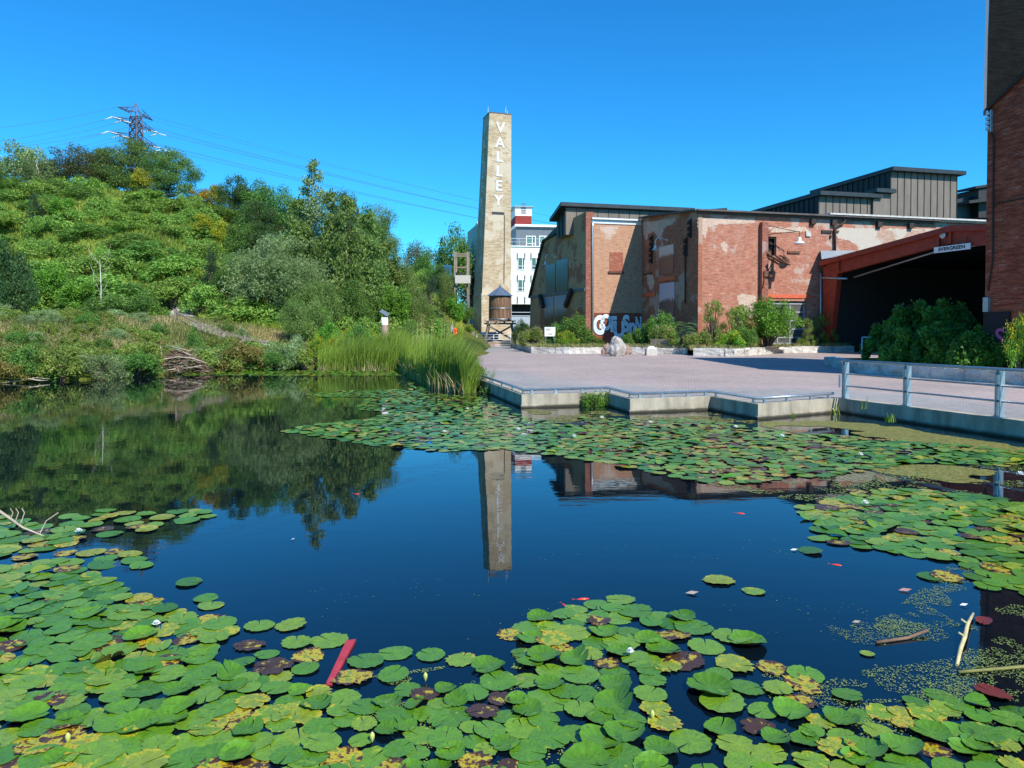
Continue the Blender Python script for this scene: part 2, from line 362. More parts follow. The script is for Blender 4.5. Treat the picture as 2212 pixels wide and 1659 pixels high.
L('shade', (0.024, 0.074, 0.011), (0.074, 0.203, 0.026), (0.176, 0.365, 0.047))
L('reed', (0.108, 0.192, 0.024), (0.216, 0.372, 0.042), (0.396, 0.552, 0.072), tr=.35)
L('reed_dry', (0.386, 0.304, 0.138), (0.580, 0.469, 0.235), (0.690, 0.607, 0.359), tr=.2)
L('meadow', (0.119, 0.149, 0.045), (0.283, 0.297, 0.105), (0.594, 0.431, 0.223), tr=.25)
L('hillgrass', (0.112, 0.175, 0.025), (0.263, 0.362, 0.044), (0.450, 0.463, 0.088), tr=.25)
# ground
q = NM('soil_and_grass'); co = q.n('NewGeometry').outputs['Position']; n1 = q.noise(co, .12, 8, .65); n2 = q.noise(co, 1.3, 5, .6)
c = q.ramp(n1, [(.35, (.04, .075, .014)), (.5, (.10, .13, .02)), (.65, (.17, .17, .04))]); c = q.mix(q.ramp(n2, [(.35, .6), (.6, 0.)]), c, (.05, .045, .02))
M['ground'] = q.fin(c, .95, n2, .8, .1, spec=.1)
# water
q = NM('pond_water'); co = q.n('NewGeometry').outputs['Position']
w1 = q.noise(q.map(co, (.7, 2.2, 1)), 1.6, 3, .55); w2 = q.noise(q.map(co, (.25, .5, 1)), .5, 2, .5)
msk = q.ramp(q.noise(co, .16, 3, .6), [(.38, .15), (.62, 1.)]); h = q.math('MULTIPLY', q.math('ADD', q.math('MULTIPLY', w1, .5), w2), msk)
q.b.inputs['IOR'].default_value = 1.48
M['water'] = q.fin((.002, .006, .010), .015, h, .16, .02, spec=.6)
# lily pads
q = NM('lily_pad'); at = q.n('Attribute', {'attribute_name': 'tint'}).outputs['Fac']; de = q.n('Attribute', {'attribute_name': 'decay'}).outputs['Fac']
rim = q.n('Attribute', {'attribute_name': 'rim'}).outputs['Fac']
wp_ = q.n('NewGeometry').outputs['Position']
nz0 = q.noise(wp_, 17., 6, .7); nz = q.math('ADD', q.math('MULTIPLY', q.math('SUBTRACT', nz0, .5), 1.9), .5); nf = q.noise(wp_, 60., 3, .7)
g = q.ramp(at, [(0., (.042, .140, .008)), (.45, (.092, .250, .012)), (.8, (.175, .310, .018)), (1., (.26, .30, .025))])
ve = q.n('Attribute', {'attribute_name': 'vein'}).outputs['Fac']
g = q.mix(q.math('MULTIPLY', ve, .30), g, (.16, .30, .035))
g = q.mix(.5, g, q.ramp(nz, [(.2, .5), (.8, 1.)]), 'MULTIPLY')
f1 = q.math('MULTIPLY', q.math('ADD', q.math('ADD', q.math('MULTIPLY', nz, 1.), q.math('MULTIPLY', rim, .20)), de), .6)
g = q.mix(q.ramp(f1, [(.49, 0.), (.54, 1.)]), g, (.40, .36, .02))
g = q.mix(q.ramp(f1, [(.58, 0.), (.62, 1.)]), g, (.42, .27, .010))
g = q.mix(q.ramp(f1, [(.635, 0.), (.655, 1.)]), g, (.060, .028, .014))
g = q.mix(q.ramp(nf, [(.60, 0.), (.66, .75)]), g, (.06, .05, .015))
rg = q.ramp(nz, [(.3, .20), (.7, .38)])
bf = q.n('NewGeometry').outputs['Backfacing']; g = q.mix(bf, g, (.13, .075, .03))
M['pad'] = q.fin(g, rg, q.math('ADD', nz, q.math('MULTIPLY', ve, .6)), .35, .006, spec=.5)
M['pad_red'] = plain('red_pad', (.14, .022, .012), .3, 0, .5, 9)
M['petal'] = plain('white_petal', (.85, .86, .82), .5, 0, .05, 9)
M['bud'] = plain('yellow_green_bud', (.45, .5, .12), .4, 0, .1, 9)
L('duckweed', (.09, .15, .03), (.18, .24, .05), (.30, .33, .12), tr=0.)
L('algae', (.12, .13, .02), (.20, .20, .035), (.30, .27, .06), tr=0.)
M['fish'] = plain('goldfish_skin', (.75, .06, .02), .3, 0, .2, 9)
M['board'] = plain('faded_red_board', (.40, .04, .05), .5, 0, .35, 6)
def poster(name, cols, seed):
    q = NM(name); g_ = q.coord('Generated'); sp2 = q.n('SeparateXYZ', None, i0=g_); nn = q.noise(q.map(g_, (3, 3, 2), (seed, 0, seed)), 1.3, 6, .65)
    f = q.math('ADD', sp2.outputs[2], q.math('MULTIPLY', q.math('SUBTRACT', nn, .5), .45))
    return q.fin(q.ramp(f, cols), .35, spec=.5)
M['poster_green'] = poster('photo_print_green', [(.1, (.02, .022, .02)), (.5, (.035, .045, .038)), (.75, (.08, .09, .09)), (.95, (.15, .17, .2))], 1)
M['poster_blue'] = poster('photo_print_blue', [(.25, (.03, .045, .05)), (.40, (.12, .15, .2)), (.6, (.32, .36, .42)), (.9, (.22, .28, .40))], 5)
M['poster_sepia'] = poster('photo_print_sepia', [(.15, (.16, .09, .07)), (.5, (.13, .08, .06)), (.62, (.12, .08, .07)), (.72, (.50, .48, .43))], 3)
M['poster_sky'] = poster('photo_print_sky', [(.1, (.10, .08, .08)), (.42, (.09, .075, .08)), (.52, (.50, .47, .52)), (.9, (.42, .42, .52))], 8)

q = NM('flaking_plaster'); co = q.coord('UV'); n1 = q.noise(co, 1.3, 7, .7); n2 = q.noise(co, 7., 4, .7)
c = q.mix(q.ramp(n2, [(.4, 0.), (.6, .6)]), q.ramp(n1, [(.35, (.50, .38, .29)), (.65, (.66, .56, .47))]), (.42, .22, .15)); M['plaster'] = q.fin(c, .9, n2, .4, .02, spec=.2)
M['brick_white'] = brick('whitewashed_brick', (.66, .50, .40), (.50, .24, .16), (.62, .52, .44), patch=(.74, .66, .56), pamt=.55, dirt=.3, seed=11., third=(.56, .28, .18))

M['letter'] = plain('faded_white_brick', (.70, .69, .66), .8, 0, .2, 3)
# ---------- setting: terrain, water, paving ----------
PZ = .37
DECK = [atZ(*p, PZ) for p in ((1031, 819), (1053, 832.6), (1127, 854.8), (1308, 849.7), (1361.4, 864), (1535, 858.3), (1637.5, 875.4), (1811.4, 862.4), (2212, 913))]
D0 = DECK[0]; dv = (DECK[0]-DECK[2]).normalized(); DECK[1] = D0+(DECK[2]-D0)*.3
dn = (DECK[8]-DECK[7]).normalized(); DECK.append(DECK[8]+dn*14)
DECK.insert(0, D0+dv*3.5)
def interp(x, xs, ys): return np.interp(x, xs, ys)
def sstep(a, b, x): t = np.clip((x-a)/(b-a), 0, 1); return t*t*(3-2*t)
def shoreD(px): return interp(px, [-600, 0, 200, 330, 390, 440, 640, 700, 880, 960, 1015, 1040], [29, 31.2, 33.3, 36.5, 37.6, 39., 42.3, 42.0, 41.4, 36, 31, 28.5])
def noise2(x, y):
    return (np.sin(x*.31+y*.17+1.3)*np.cos(y*.27-x*.11)+.6*np.sin(x*.73-y*.51+.7)+.35*np.sin(x*1.7+y*1.3))*.5
def height(x, y):
    x = np.asarray(x, float); y = np.asarray(y, float)
    yy = np.maximum(y, 1.); px = CX+S*x/yy
    ds = shoreD(px); d = y-ds
    zm = interp(px, [-600, 0, 300, 390, 560, 700, 800, 930, 1000, 1060], [3.4, 3.2, 3.05, 3.2, 2.5, 1.9, 1.3, .8, .45, .3])
    near = np.where(d < 0, np.maximum(-1.2, d*.35), np.minimum(.45, .04+d*.25))
    z = near+(zm-.45)*sstep(2., 13, d)
    zc = interp(px, [-600, -200, 0, 200, 300, 420, 550, 700, 850, 930, 1000, 1080], [25, 23.5, 21.5, 21.6, 20.5, 19.5, 16.5, 13.5, 10.5, 7.5, 3.5, .3])
    up = sstep(54, 98, y); up = .5*up+.5*np.clip((y-54)/44, 0, 1)
    z = z+np.maximum(zc-zm, 0)*up
    z = z+noise2(x, y)*.55*sstep(50, 62, y)*sstep(1070, 950, px)
    # right of the reeds: flat land under the plaza
    flat = np.where(px > 1040, 1., 0.)
    land = .25*np.ones_like(z)
    z = np.where((px > 1048), land, z)
    # pond below deck
    return z
poly = [(p.x, p.y) for p in DECK]
_pi = []
for i_ in range(1, len(DECK)):
    ns_ = []
    if i_ > 0: t_ = (DECK[i_]-DECK[i_-1]).normalized(); ns_.append(Vector((-t_.y, t_.x, 0)))
    if i_ < len(DECK)-1: t_ = (DECK[i_+1]-DECK[i_]).normalized(); ns_.append(Vector((-t_.y, t_.x, 0)))
    _pi.append(DECK[i_]+sum(ns_, Vector((0, 0, 0))).normalized()*1.5)
pin = [(p.x, p.y) for p in _pi]
def inpond(x, y):   # right part: inside pond if on the water side of the deck line
    inside = np.zeros_like(x, bool)
    pts = [(-1.39-9*.226, 28.5+9*.97)]+poly[1:]+[(40, -60), (-200, -60), (-200, 31)]+[(0, 0)]
    pts = pin+[(30, -60), (-160, -60), (-160, 30)]
    for pxs in (-600, 0, 200, 330, 390, 440, 640, 700, 880, 960, 1015):
        D = float(shoreD(pxs)); pts.append(((pxs-CX)/S*D, D))
    j = len(pts)-1
    for i in range(len(pts)):
        xi, yi = pts[i]; xj, yj = pts[j]
        c = ((yi > y) != (yj > y)) & (x < (xj-xi)*(y-yi)/(yj-yi+1e-12)+xi); inside ^= c; j = i
    return inside
xs = np.concatenate([[-3500, -1500, -700, -400, -250], np.arange(-180, -60, 4), np.arange(-60, 16, .8), np.arange(16, 60, 3), [70, 90, 130, 200, 400, 900, 3500]])
ys = np.concatenate([[-3500, -800, -200, -80, -60, -40, -20, 0, 10], np.arange(14, 62, .8), np.arange(62, 130, 2), [140, 160, 190, 240, 350, 600, 1200, 3500]])
GX, GY = np.meshgrid(xs, ys)
GZ = height(GX, GY); IP = inpond(GX, GY)
GZ = np.where(IP, np.minimum(GZ, -.5), np.where(GY < 30, .2, GZ))
GZ = np.where((~IP) & (GZ < .02), .05, GZ)
GZ = np.where((GY > 130), GZ*np.clip(1-(GY-130)/900, .3, 1), GZ)
nx, ny = len(xs), len(ys); idx = np.arange(nx*ny).reshape(ny, nx)
F = np.stack([idx[:-1, :-1], idx[:-1, 1:], idx[1:, 1:], idx[1:, :-1]], -1).reshape(-1, 4)
me = npmesh('ground', [(np.stack([GX, GY, GZ], -1).reshape(-1, 3), F, 0, .5)], [M['ground']])
me.polygons.foreach_set('use_smooth', [True]*len(F))
ob = bpy.data.objects.new('ground', me); COL.objects.link(ob); setp(ob, 'grass and soil ground with a wooded hill beyond the pond', 'ground', kind='structure')
def hgt(x, y):
    return float(height(np.array([x]), np.array([y]))[0])
b = MB(); b.keep = True
b.poly([(-170, -70, 0), (16, -70, 0), (16, 50, 0), (-170, 50, 0)])
setp(b.build('water', M['water']), 'still dark pond water reflecting the blue sky', 'water', kind='structure')
# paving with an edge-distance attribute
def offs(pts, d):   # offset to the plaza side (left of travel direction reversed)
    out = []
    for i, p in enumerate(pts):
        ns = []
        if i > 0: t = (pts[i]-pts[i-1]).normalized(); ns.append(Vector((-t.y, t.x, 0)))
        if i < len(pts)-1: t = (pts[i+1]-pts[i]).normalized(); ns.append(Vector((-t.y, t.x, 0)))
        n = sum(ns, Vector((0, 0, 0))).normalized(); k = max(.3, n.dot(ns[0])); out.append(p+n*(d/k))
    return out
inner = offs(DECK, .30)
far = [Vector((40, 8, PZ)), Vector((60, 120, PZ)), Vector((-6, 120, PZ)), Vector((-5.6, 84, PZ)), Vector((-4.9, 66, PZ)), Vector((-3.7, 52, PZ)), Vector((-2.8, 38, PZ))]
import bmesh
bm = bmesh.new()
vs = [bm.verts.new(p) for p in inner+far]; bm.faces.new(vs)
bmesh.ops.triangulate(bm, faces=bm.faces[:]); bm.normal_update()
for i in range(6):
    bmesh.ops.subdivide_edges(bm, edges=[e for e in bm.edges if e.calc_length() > 2.5 and min(v.co.y for v in e.verts) < 75], cuts=1, use_grid_fill=True)
    bmesh.ops.triangulate(bm, faces=bm.faces[:])
bm.normal_update()
for f in bm.faces:
    if f.normal.z < 0: f.normal_flip()
me = bpy.data.meshes.new('plaza_paving'); bm.to_mesh(me); bm.free()
uvl = me.uv_layers.new(name='UVMap')
for l in me.loops: v = me.vertices[l.vertex_index].co; uvl.data[l.index].uv = (v.x, v.y)
at = me.attributes.new('edge', 'FLOAT', 'POINT')
def segd(p, a, b):
    t = max(0, min(1, (p-a).dot(b-a)/(b-a).length_squared)); return (p-(a+(b-a)*t)).length
for v in me.vertices:
    d = min(segd(v.co, inner[i], inner[i+1]) for i in range(len(inner)-1))
    at.data[v.index].value = min(1, d/8.0) if v.co.y < 60 else max(0, 1-(v.co.y-55)/16)
me.materials.append(M['paving'])
ob = bpy.data.objects.new('pavement', me); COL.objects.link(ob); setp(ob, 'pink and grey brick paved plaza beside the pond', 'pavement', kind='structure')
# concrete pond wall
b = MB(); TOP = PZ+.03
wi = offs(DECK, .30); wo = DECK; lo_ = offs(DECK, -.03)
for i in range(len(DECK)-1):
    a, c, a2, c2 = wo[i], wo[i+1], wi[i], wi[i+1]; z0, z1 = -.6, TOP
    f = lambda p, z: (p.x, p.y, z)
    b.poly([f(a, .09), f(c, .09), f(c, z1), f(a, z1)][::1]); b.poly([f(a, z1), f(c, z1), f(c2, z1), f(a2, z1)]); b.poly([f(c2, PZ-.1), f(a2, PZ-.1), f(a2, z1), f(c2, z1)])
    l0, l1 = lo_[i], lo_[i+1]
    b.poly([f(l0, z0), f(l1, z0), f(l1, .075), f(l0, .075)]); b.poly([f(l0, .075), f(l1, .075), f(c, .09), f(a, .09)])
b.keep = True
setp(b.build('pond_wall', M['concrete']), 'low zigzag concrete retaining wall holding the plaza above the water', 'retaining wall')
# ---- toe rail along the zigzag wall ----
tr = thing('toe_rail', (DECK[2].x, DECK[2].y, TOP), 'low galvanised pipe rail following the zigzag edge of the plaza', 'rail')
rp = [p+Vector((0, 0, TOP-PZ+.13)) for p in offs(DECK[:9], .13)]; rp[-1] = rp[-2]+(rp[-1]-rp[-2])*.985
b = MB(); b.tube(rp, .042, n=10); b.build('pipe', M['galv'], tr)
for i in range(len(rp)-1):
    Ln = (rp[i+1]-rp[i]).length; ds = [.22, Ln-.22] if Ln < 2.4 else [.22, Ln*.36, Ln*.68, Ln-.22]
    for s_ in ds:
        p = rp[i]+(rp[i+1]-rp[i]).normalized()*s_; b = MB()
        an = math.atan2((rp[i+1]-rp[i]).y, (rp[i+1]-rp[i]).x)
        b.box((p.x, p.y, TOP+.06), (.07, .05, .12), an); b.box((p.x, p.y, TOP+.008), (.14, .10, .016), an); b.build('bracket', M['galv'], tr)
# ---- guard railing ----
g0, g1 = DECK[8], DECK[10]; gd = (g1-g0).normalized(); gn = Vector((-gd.y, gd.x, 0))
gr = thing('guard_railing', (g0.x, g0.y, TOP), 'galvanised steel guard railing with twin flat posts along the pond edge', 'railing')
base = g0+gn*.12; ang = math.atan2(gd.y, gd.x)
posts = [.12, 2.23, 4.70, 7.1, 9.5]
for s_ in posts:
    b = MB()
    for e in (-.055, .055):
        p = base+gd*(s_+e); b.box((p.x, p.y, TOP+.52), (.022, .13, 1.04), ang)
    p = base+gd*s_; b.box((p.x, p.y, TOP+.01), (.30, .22, .02), ang); b.box((p.x, p.y, TOP+.98), (.09, .03, .08), ang)
    for e in (-.12, .12): b.tube([(p.x+gd.x*e, p.y+gd.y*e, TOP+.02), (p.x+gd.x*e, p.y+gd.y*e, TOP+.05)], .014, n=6)
    b.build('post', M['galv'], gr)
for h, r_, s0 in ((1.065, .036, -.05), (.70, .024, .13), (.36, .024, .13)):
    b = MB(); b.tube([base+gd*s0+Vector((0, 0, h+TOP-PZ)), base+gd*11.5+Vector((0, 0, h+TOP-PZ))], r_, n=10); b.build('rail', M['galv'], gr)
b = MB(); p = base+gd*-.10; b.box((p.x, p.y, TOP+.47), (.02, .05, .36), ang); b.build('end_plate', M['galv'], gr)
# second small rail
def small_rail():
    P = atD(1862, 777, 36.5); t = thing('handrail', (P.x, P.y, P.z), 'short galvanised pipe handrail disappearing into the dark bushes', 'handrail')
    for dx in (0, .32, 2.6):
        b = MB(); b.tube([P+Vector((dx, dx*.2, 0)), P+Vector((dx, dx*.2, 1.16))], .035); b.build('post', M['galv_light'], t)
    for h in (1.15, .78, .38):
        b = MB(); b.tube([P+Vector((.0 if h > 1 else .3, 0, h)), P+Vector((2.6, .5, h))], .032); b.build('rail', M['galv_light'], t)
small_rail()
# ---------- limestone planter kerbs ----------
rng = random.Random(3)
def planter(name, base, h, wth, label, closed=None):
    t = thing(name, (base[0].x, base[0].y, PZ), label, 'planter wall')
    n_ = 0
    for i in range(len(base)-1):
        a, c = base[i], base[i+1]; d = (c-a); Ln = d.length; d.normalize(); nn = Vector((-d.y, d.x, 0)); s_ = 0
        while s_ < Ln-.05:
            l = min(rng.uniform(1.3, 2.4), Ln-s_); l = Ln-s_ if Ln-s_-l < .6 else l
            bm = bmesh.new(); bmesh.ops.create_cube(bm, size=1)
            bmesh.ops.subdivide_edges(bm, edges=bm.edges[:], cuts=5, use_grid_fill=True)
            hh = h*rng.uniform(.94, 1.05); sd = rng.random()*99
            from mathutils import noise as mn
            for v in bm.verts:
                u = v.co; k = Vector((u.x*l, u.y*wth, u.z*hh)); nz = mn.noise(k*2.2+Vector((sd, 0, 0)))*.09+mn.noise(k*6+Vector((sd, 9, 0)))*.04
                if abs(u.x) > .49: k.x -= math.copysign(.008, u.x)
                if abs(u.y) > .49: k.y += nz*1.0
                if u.z > .49: k.z += nz*.35
                v.co = k
            me = bpy.data.meshes.new('stone_block'); 
            T = Matrix(((d.x, nn.x, 0, a.x+d.x*(s_+l/2)+nn.x*wth/2-base[0].x), (d.y, nn.y, 0, a.y+d.y*(s_+l/2)+nn.y*wth/2-base[0].y), (0, 0, 1, hh/2), (0, 0, 0, 1)))
            bm.transform(T); bm.to_mesh(me); bm.free(); me.materials.append(M['limestone'])
            ob = bpy.data.objects.new('stone_block', me); COL.objects.link(ob); ob.parent = t; s_ += l; n_ += 1
    return t
LP = [atZ(*p, PZ) for p in ((1106.7, 750.8), (1147.7, 763), (1228, 764.3), (1306, 763.5), (1360, 763.8), (1485, 765.5))]
planter('planter_kerb', LP, .52, .5, 'rough white limestone planter wall in front of the graffiti wall')
LP2 = [atZ(*p, PZ) for p in ((1486, 766.3), (1497.6, 768.8), (1586.5, 770), (1689, 763), (1791.6, 761.8), (1845, 760.7))]
planter('planter_kerb', LP2[1:], .58, .5, 'rough white limestone planter wall below the garage door bushes')
LP3 = [Vector((17.6, 40, PZ)), atZ(1856, 806, PZ), atZ(2212, 833, PZ), Vector((19.5, 20, PZ))]
planter('planter_kerb', LP3, .48, .5, 'shaded limestone planter wall behind the guard railing')
b = MB(); b.keep = True
for pts in ([Vector((p.x, p.y, .80)) for p in LP]+[Vector((32, 72, .8)), Vector((20, 95, .8)), Vector((2, 100, .8))],):
    pass
b.poly([Vector((p.x, p.y+.3, .80)) for p in LP+LP2[1:]]+[Vector((LP2[-1].x+1, 70, .8)), Vector((10, 62.5+6, .8)), Vector((8.5, 72, .8)), Vector((2.6, 84, .8)), Vector((.2, 84, .8))])
b.poly([p+Vector((0.3, .25, .38)) for p in LP3]+[Vector((30, 24, .75)), Vector((30, 42, .75))])
setp(b.build('planter_soil', M['ground']), 'dark soil filling the planters', 'soil', kind='structure')

# ---------- brick building ----------
K = 1.086
def sc2(x, y): return (x*K, y*K)
A4 = Fr(sc2(15.16, 58), (.9709, .2394)); A3 = Fr(sc2(12.53, 68.6), (.2394, -.9709)); A2 = Fr(sc2(7.5, 67.4), (.9709, .2394)); A1 = Fr(sc2(2.16, 82.9), (.293, -.956))
bb = thing('brick_building', (A4.O.x, A4.O.y, .3), 'long red brick industrial building with graffiti and dark metal clad roof monitors', 'building')
def P(fr, x, y, d=0): u, z = fr.uz(x, y, d); return fr.p(u, z, d)
def wallgrid(b, fr, u0, u1, z0, z1, holes, th=.35, mi=0):
    us = sorted({u0, u1, *[h[0] for h in holes], *[h[1] for h in holes]}); zs = sorted({z0, z1, *[h[2] for h in holes], *[h[3] for h in holes]})
    for i in range(len(us)-1):
        for j in range(len(zs)-1):
            cu, cz = (us[i]+us[i+1])/2, (zs[j]+zs[j+1])/2
            if any(h[0] < cu < h[1] and h[2] < cz < h[3] for h in holes): continue
            b.fbox(fr, us[i], us[i+1], zs[j], zs[j+1], -th, 0, mi)
L3 = 10.97*K
z4 = A4.z(1506, 456.5)
u_open = (A4.u(1652, 530), A4.u(1677, 530), A4.z(1664, 552), A4.z(1664, 511))
u_gar = (A4.u(1654, 650), A4.u(1742, 650), PZ, A4.z(1690, 650))
b = MB(); wallgrid(b, A4, 0, 46, .2, z4, [u_open, u_gar]); b.build('front_wall', M['brick_red'], bb)
b = MB(); up0, up1 = A4.u(1639.5), A4.u(1652.3); b.fbox(A4, up0, up1, .2, A4.z(1645, 481), .002, .45); b.build('pilaster', M['brick_pier'], bb)
b = MB(); b.fbox(A4, u_open[0]-.02, u_open[1]+.02, u_open[2]-.02, u_open[3]+.02, -1.2, -.36); b.build('window', M['black'], bb, 'dark unglazed opening high in the front wall')
b = MB()
for e in ((u_open[0], u_open[0]+.12, u_open[2], u_open[3]), (u_open[1]-.12, u_open[1], u_open[2], u_open[3]), (u_open[0]+.12, u_open[1]-.12, u_open[3]-.15, u_open[3])): b.fbox(A4, e[0], e[1], e[2], e[3], -.3, -.1)
b.fbox(A4, u_open[0]+.14, u_open[1]-.2, u_open[2]+1.0, u_open[2]+1.12, -.3, -.15); b.build('window_frame', M['iron'], bb)
# broken conveyor
b = MB(); c0 = A4.p(u_open[0]+.1, u_open[2]+.35, -.2)
b.beam(A4.p(u_open[0]+.05, u_open[2]+.25, -.2), P(A4, 1697, 571, 1.6), .14, .2); b.beam(A4.p(u_open[0]+.05, u_open[2]+.0, -.2), P(A4, 1683, 571, 1.6), .12, .16)
b.beam(P(A4, 1676, 552, .3), P(A4, 1705, 572, 1.9), .28, .12)
b.beam(P(A4, 1670, 555, 1), P(A4, 1690, 566, 1.5), .5, .1)
for s_ in (0, .8): b.tube([P(A4, 1690+s_*3, 562+s_*3, .9), P(A4, 1703, 562+s_*4, 1.5)], .15, n=10)
b.tube([P(A4, 1653, 549, .2), P(A4, 1664, 548, .6)], .2, n=10)
b.tube([P(A4, 1684, 552, .6), P(A4, 1701, 558, 1.4)], .06)
b.tube([P(A4, 1660, 560, .4), P(A4, 1652.5, 595, .5), P(A4, 1648, 622, .5)], .045); b.tube([P(A4, 1671, 560, .5), P(A4, 1653, 600, .5)], .035)
b.box(P(A4, 1656.5, 592, .35), (.8, .5, .5), .2)
b.build('broken_conveyor', M['rust'], bb, 'rusty broken conveyor frame jutting from the opening')
b = MB(); b.fbox(A4, A4.u(1652.4), A4.u(1753, 640), A4.z(1700, 644), A4.z(1700, 636.6), .003, .09)
for i in range(4): b.box(A4.p(A4.u(1652.4)+1.2+i*1.3, A4.z(1700, 640.5), .1), (.06, .06, .06))
b.build('lintel', M['lintel'], bb, 'orange red steel lintel over the garage door')
# garage door
gd_ = MB(); u0, u1, z0, z1 = u_gar; gd_.fbox(A4, u0, u1, z0, z1, -.28, -.24); gdo = gd_.build('garage_door', plain('grey_mesh_glass', (.10, .10, .095), .35, 0, .2, 2, spec=.6), bb)
b = MB(); rows = [A4.z(1715, y) for y in (656, 674, 693, 711, 729, 742)]
for z in rows: b.fbox(A4, u0, u1, z-.07, z+.07, -.238, -.18)
for x in (1656, 1682, 1709, 1739): u = A4.u(x, 700); b.fbox(A4, u-.06, u+.06, z0, z1-.4, -.237, -.17)
b.build('door_bars', M['galv_light'], gdo)
# eave + gutters
b = MB(); b.fbox(A4, -.35, 25.5, z4, z4+.14, -.5, .55); b.fbox(A4, -.2, 25, z4-.22, z4-.001, .01, .10, 0); b.build('eave', M['eave'], bb)
b = MB(); b.fbox(A4, 13, 46, z4+.15, z4+.30, -.5, .62); b.fbox(A4, 25.6, 46, z4, z4+.149, -.5, .3); b.build('flashing', M['eave_white'], bb)
for x, y in ((1754, 481), (1799, 483), (1897, 483), (1965, 482)):
    u, z = A4.uz(x, y); b = MB(); b.fbox(A4, u-.25, u+.25, z4-.75, z4-.24, .003, .3); b.build('eave_block', M['iron'], bb)
b = MB(); b.tube([P(A4, 1826, 474, .25), P(A4, 1824, 480, .25), P(A4, 1806, 491, .18), P(A4, 1803.5, 497, .18), P(A4, 1804, 560, .18)], .11); b.build('downpipe', M['iron'], bb, 'black bent downpipe')
b = MB(); b.tube([P(A4, 1773, 590, .2), P(A4, 1773, 742, .2)], .1); b.build('downpipe', M['galv_light'], bb)
b = MB(); b.hexa([P(A4, 1775, 560, 1.2), P(A4, 1850, 548, 1.2), P(A4, 1848, 545, .01), P(A4, 1772, 560, .01), P(A4, 1773, 541.5, .3), P(A4, 1849, 541.5, .3), P(A4, 1849, 541, .01), P(A4, 1773, 541, .01)]); b.build('sheet_flashing', M['galv'], bb)
for (x, y, w_, h_, m) in ((1785, 500.5, 1.1, .25, 'iron'), (1806, 500, .5, .18, 'sills'), (1714, 545, 1.3, .2, 'rust'), (1793, 512, .15, .3, 'black'), (1745, 505, .5, .5, 'limestone')):
    u, z = A4.uz(x, y); b = MB(); b.fbox(A4, u-w_/2, u+w_/2, z-h_/2, z+h_/2, .003, .12); b.build('wall_stub', M[m], bb)
def lamp(fr, px, py, kind, sz=1.):
    # hood centre at pixel, arm returns to wall
    d = 1.25 if kind == 'gooseneck' else 1.5
    u, z = fr.uz(px, py, d); c = fr.p(u, z, d); lt = MB()
    lt.lathe([(.0, .02), (.33*sz, -.12), (.34*sz, -.14), (.31*sz, -.14), (.16*sz, .04), (.13*sz, .18), (.08*sz, .32), (.0, .34)] if kind == 'gooseneck' else
             [(.0, .0), (.48, -.12), (.50, -.16), (.44, -.16), (.40, .02), (.18, .10), (.16, .38), (.09, .46), (.0, .46)], c, 20)
    l = lt.build('wall_lamp', M['alum'], bb, 'metal barn lamp on a curved arm' if kind == 'gooseneck' else 'enamel factory lamp on a bracket')
    b = MB()
    if kind == 'gooseneck':
        b.tube([c+Vector((0, 0, .3)), c+Vector((0, 0, .75))-fr.N*.02, c+Vector((0, 0, 1.0))-fr.N*.15, c+Vector((0, 0, 1.1))-fr.N*.4, c+Vector((0, 0, .98))-fr.N*.75, c+Vector((0, 0, .85))-fr.N*(d-.1), c+Vector((0, 0, .85))-fr.N*(d-.01)], .045)
        b.box(c+Vector((0, 0, .85))-fr.N*(d-.03), (.1, .1, .25), 0)
        b.build('arm', M['alum'], l)
    else:
        a = fr.p(u-2.9, z+1.55, .0); b.tube([c+Vector((0, 0, .44)), c+Vector((0, 0, .95))], .03)
        b.tube([c+Vector((0, 0, .95)), fr.p(u-2.9, z+.75, .03)], .035); b.tube([fr.p(u-2.9, z+1.7, .03), c+Vector((0, 0, .95))-fr.U*.4], .03); b.tube([fr.p(u-2.9, z+1.75, .03), fr.p(u-2.9, z+.5, .03)], .05)
        b.tube([fr.p(u-2.5, z+.85, .4), fr.p(u-2.0, z+1.35, .6)], .025)
        b.build('arm', M['iron'], l)
lamp(A4, 1727, 523, 'factory')
lamp(A3, 1415.5, 537, 'gooseneck')
lamp(A1, 1178, 570, 'gooseneck', .9)
# wing wall W3
z3a = A3.z(1386, 473); b = MB(); Z = z4
top = [(0, z3a-.25), (.25, z3a+.12), (.5, z3a-.0), (.75, (z3a+Z)/2-.0), (1, Z)]
top = [(0, z3a)]+[(A3.uz(x, y)[0]/L3, A3.uz(x, y)[1]) for x, y in ((1420, 466.5), (1462, 461.5))]+[(1, Z)]
pts = [A3.p(0, .2), A3.p(L3-.001, .2)]+[A3.p(L3*t-(.001 if t == 1 else 0), z) for t, z in reversed(top)]
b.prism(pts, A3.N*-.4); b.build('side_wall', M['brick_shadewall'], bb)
b = MB()
for i in range(3):
    a, c = A3.p(L3*top[i][0], top[i][1]+.07, 0), A3.p(L3*top[i+1][0]+(.3 if i == 2 else 0), top[i+1][1]+.07, 0); b.beam(a, c, 1.0, .14)
b.build('eave', M['eave'], bb)
def panel(fr, x0, y0, x1, y1, mat, name='wall_poster', th=.05, label=None, d=.003):
    u0, z0 = fr.uz(x0, (y0+y1)/2); u1, _ = fr.uz(x1, (y0+y1)/2); zt = fr.uz((x0+x1)/2, y0)[1]; zb = fr.uz((x0+x1)/2, y1)[1]
    b = MB(); b.fbox(fr, u0, u1, zb, zt, d, d+th); return b.build(name, M[mat], bb, label)
panel(A3, 1424.5, 531, 1455.5, 592, 'poster_sepia', label='faded sepia photograph panel, upper of two')
panel(A3, 1425.5, 611, 1457, 682, 'poster_sky', label='photograph panel of a cloudy sky, lower of two')
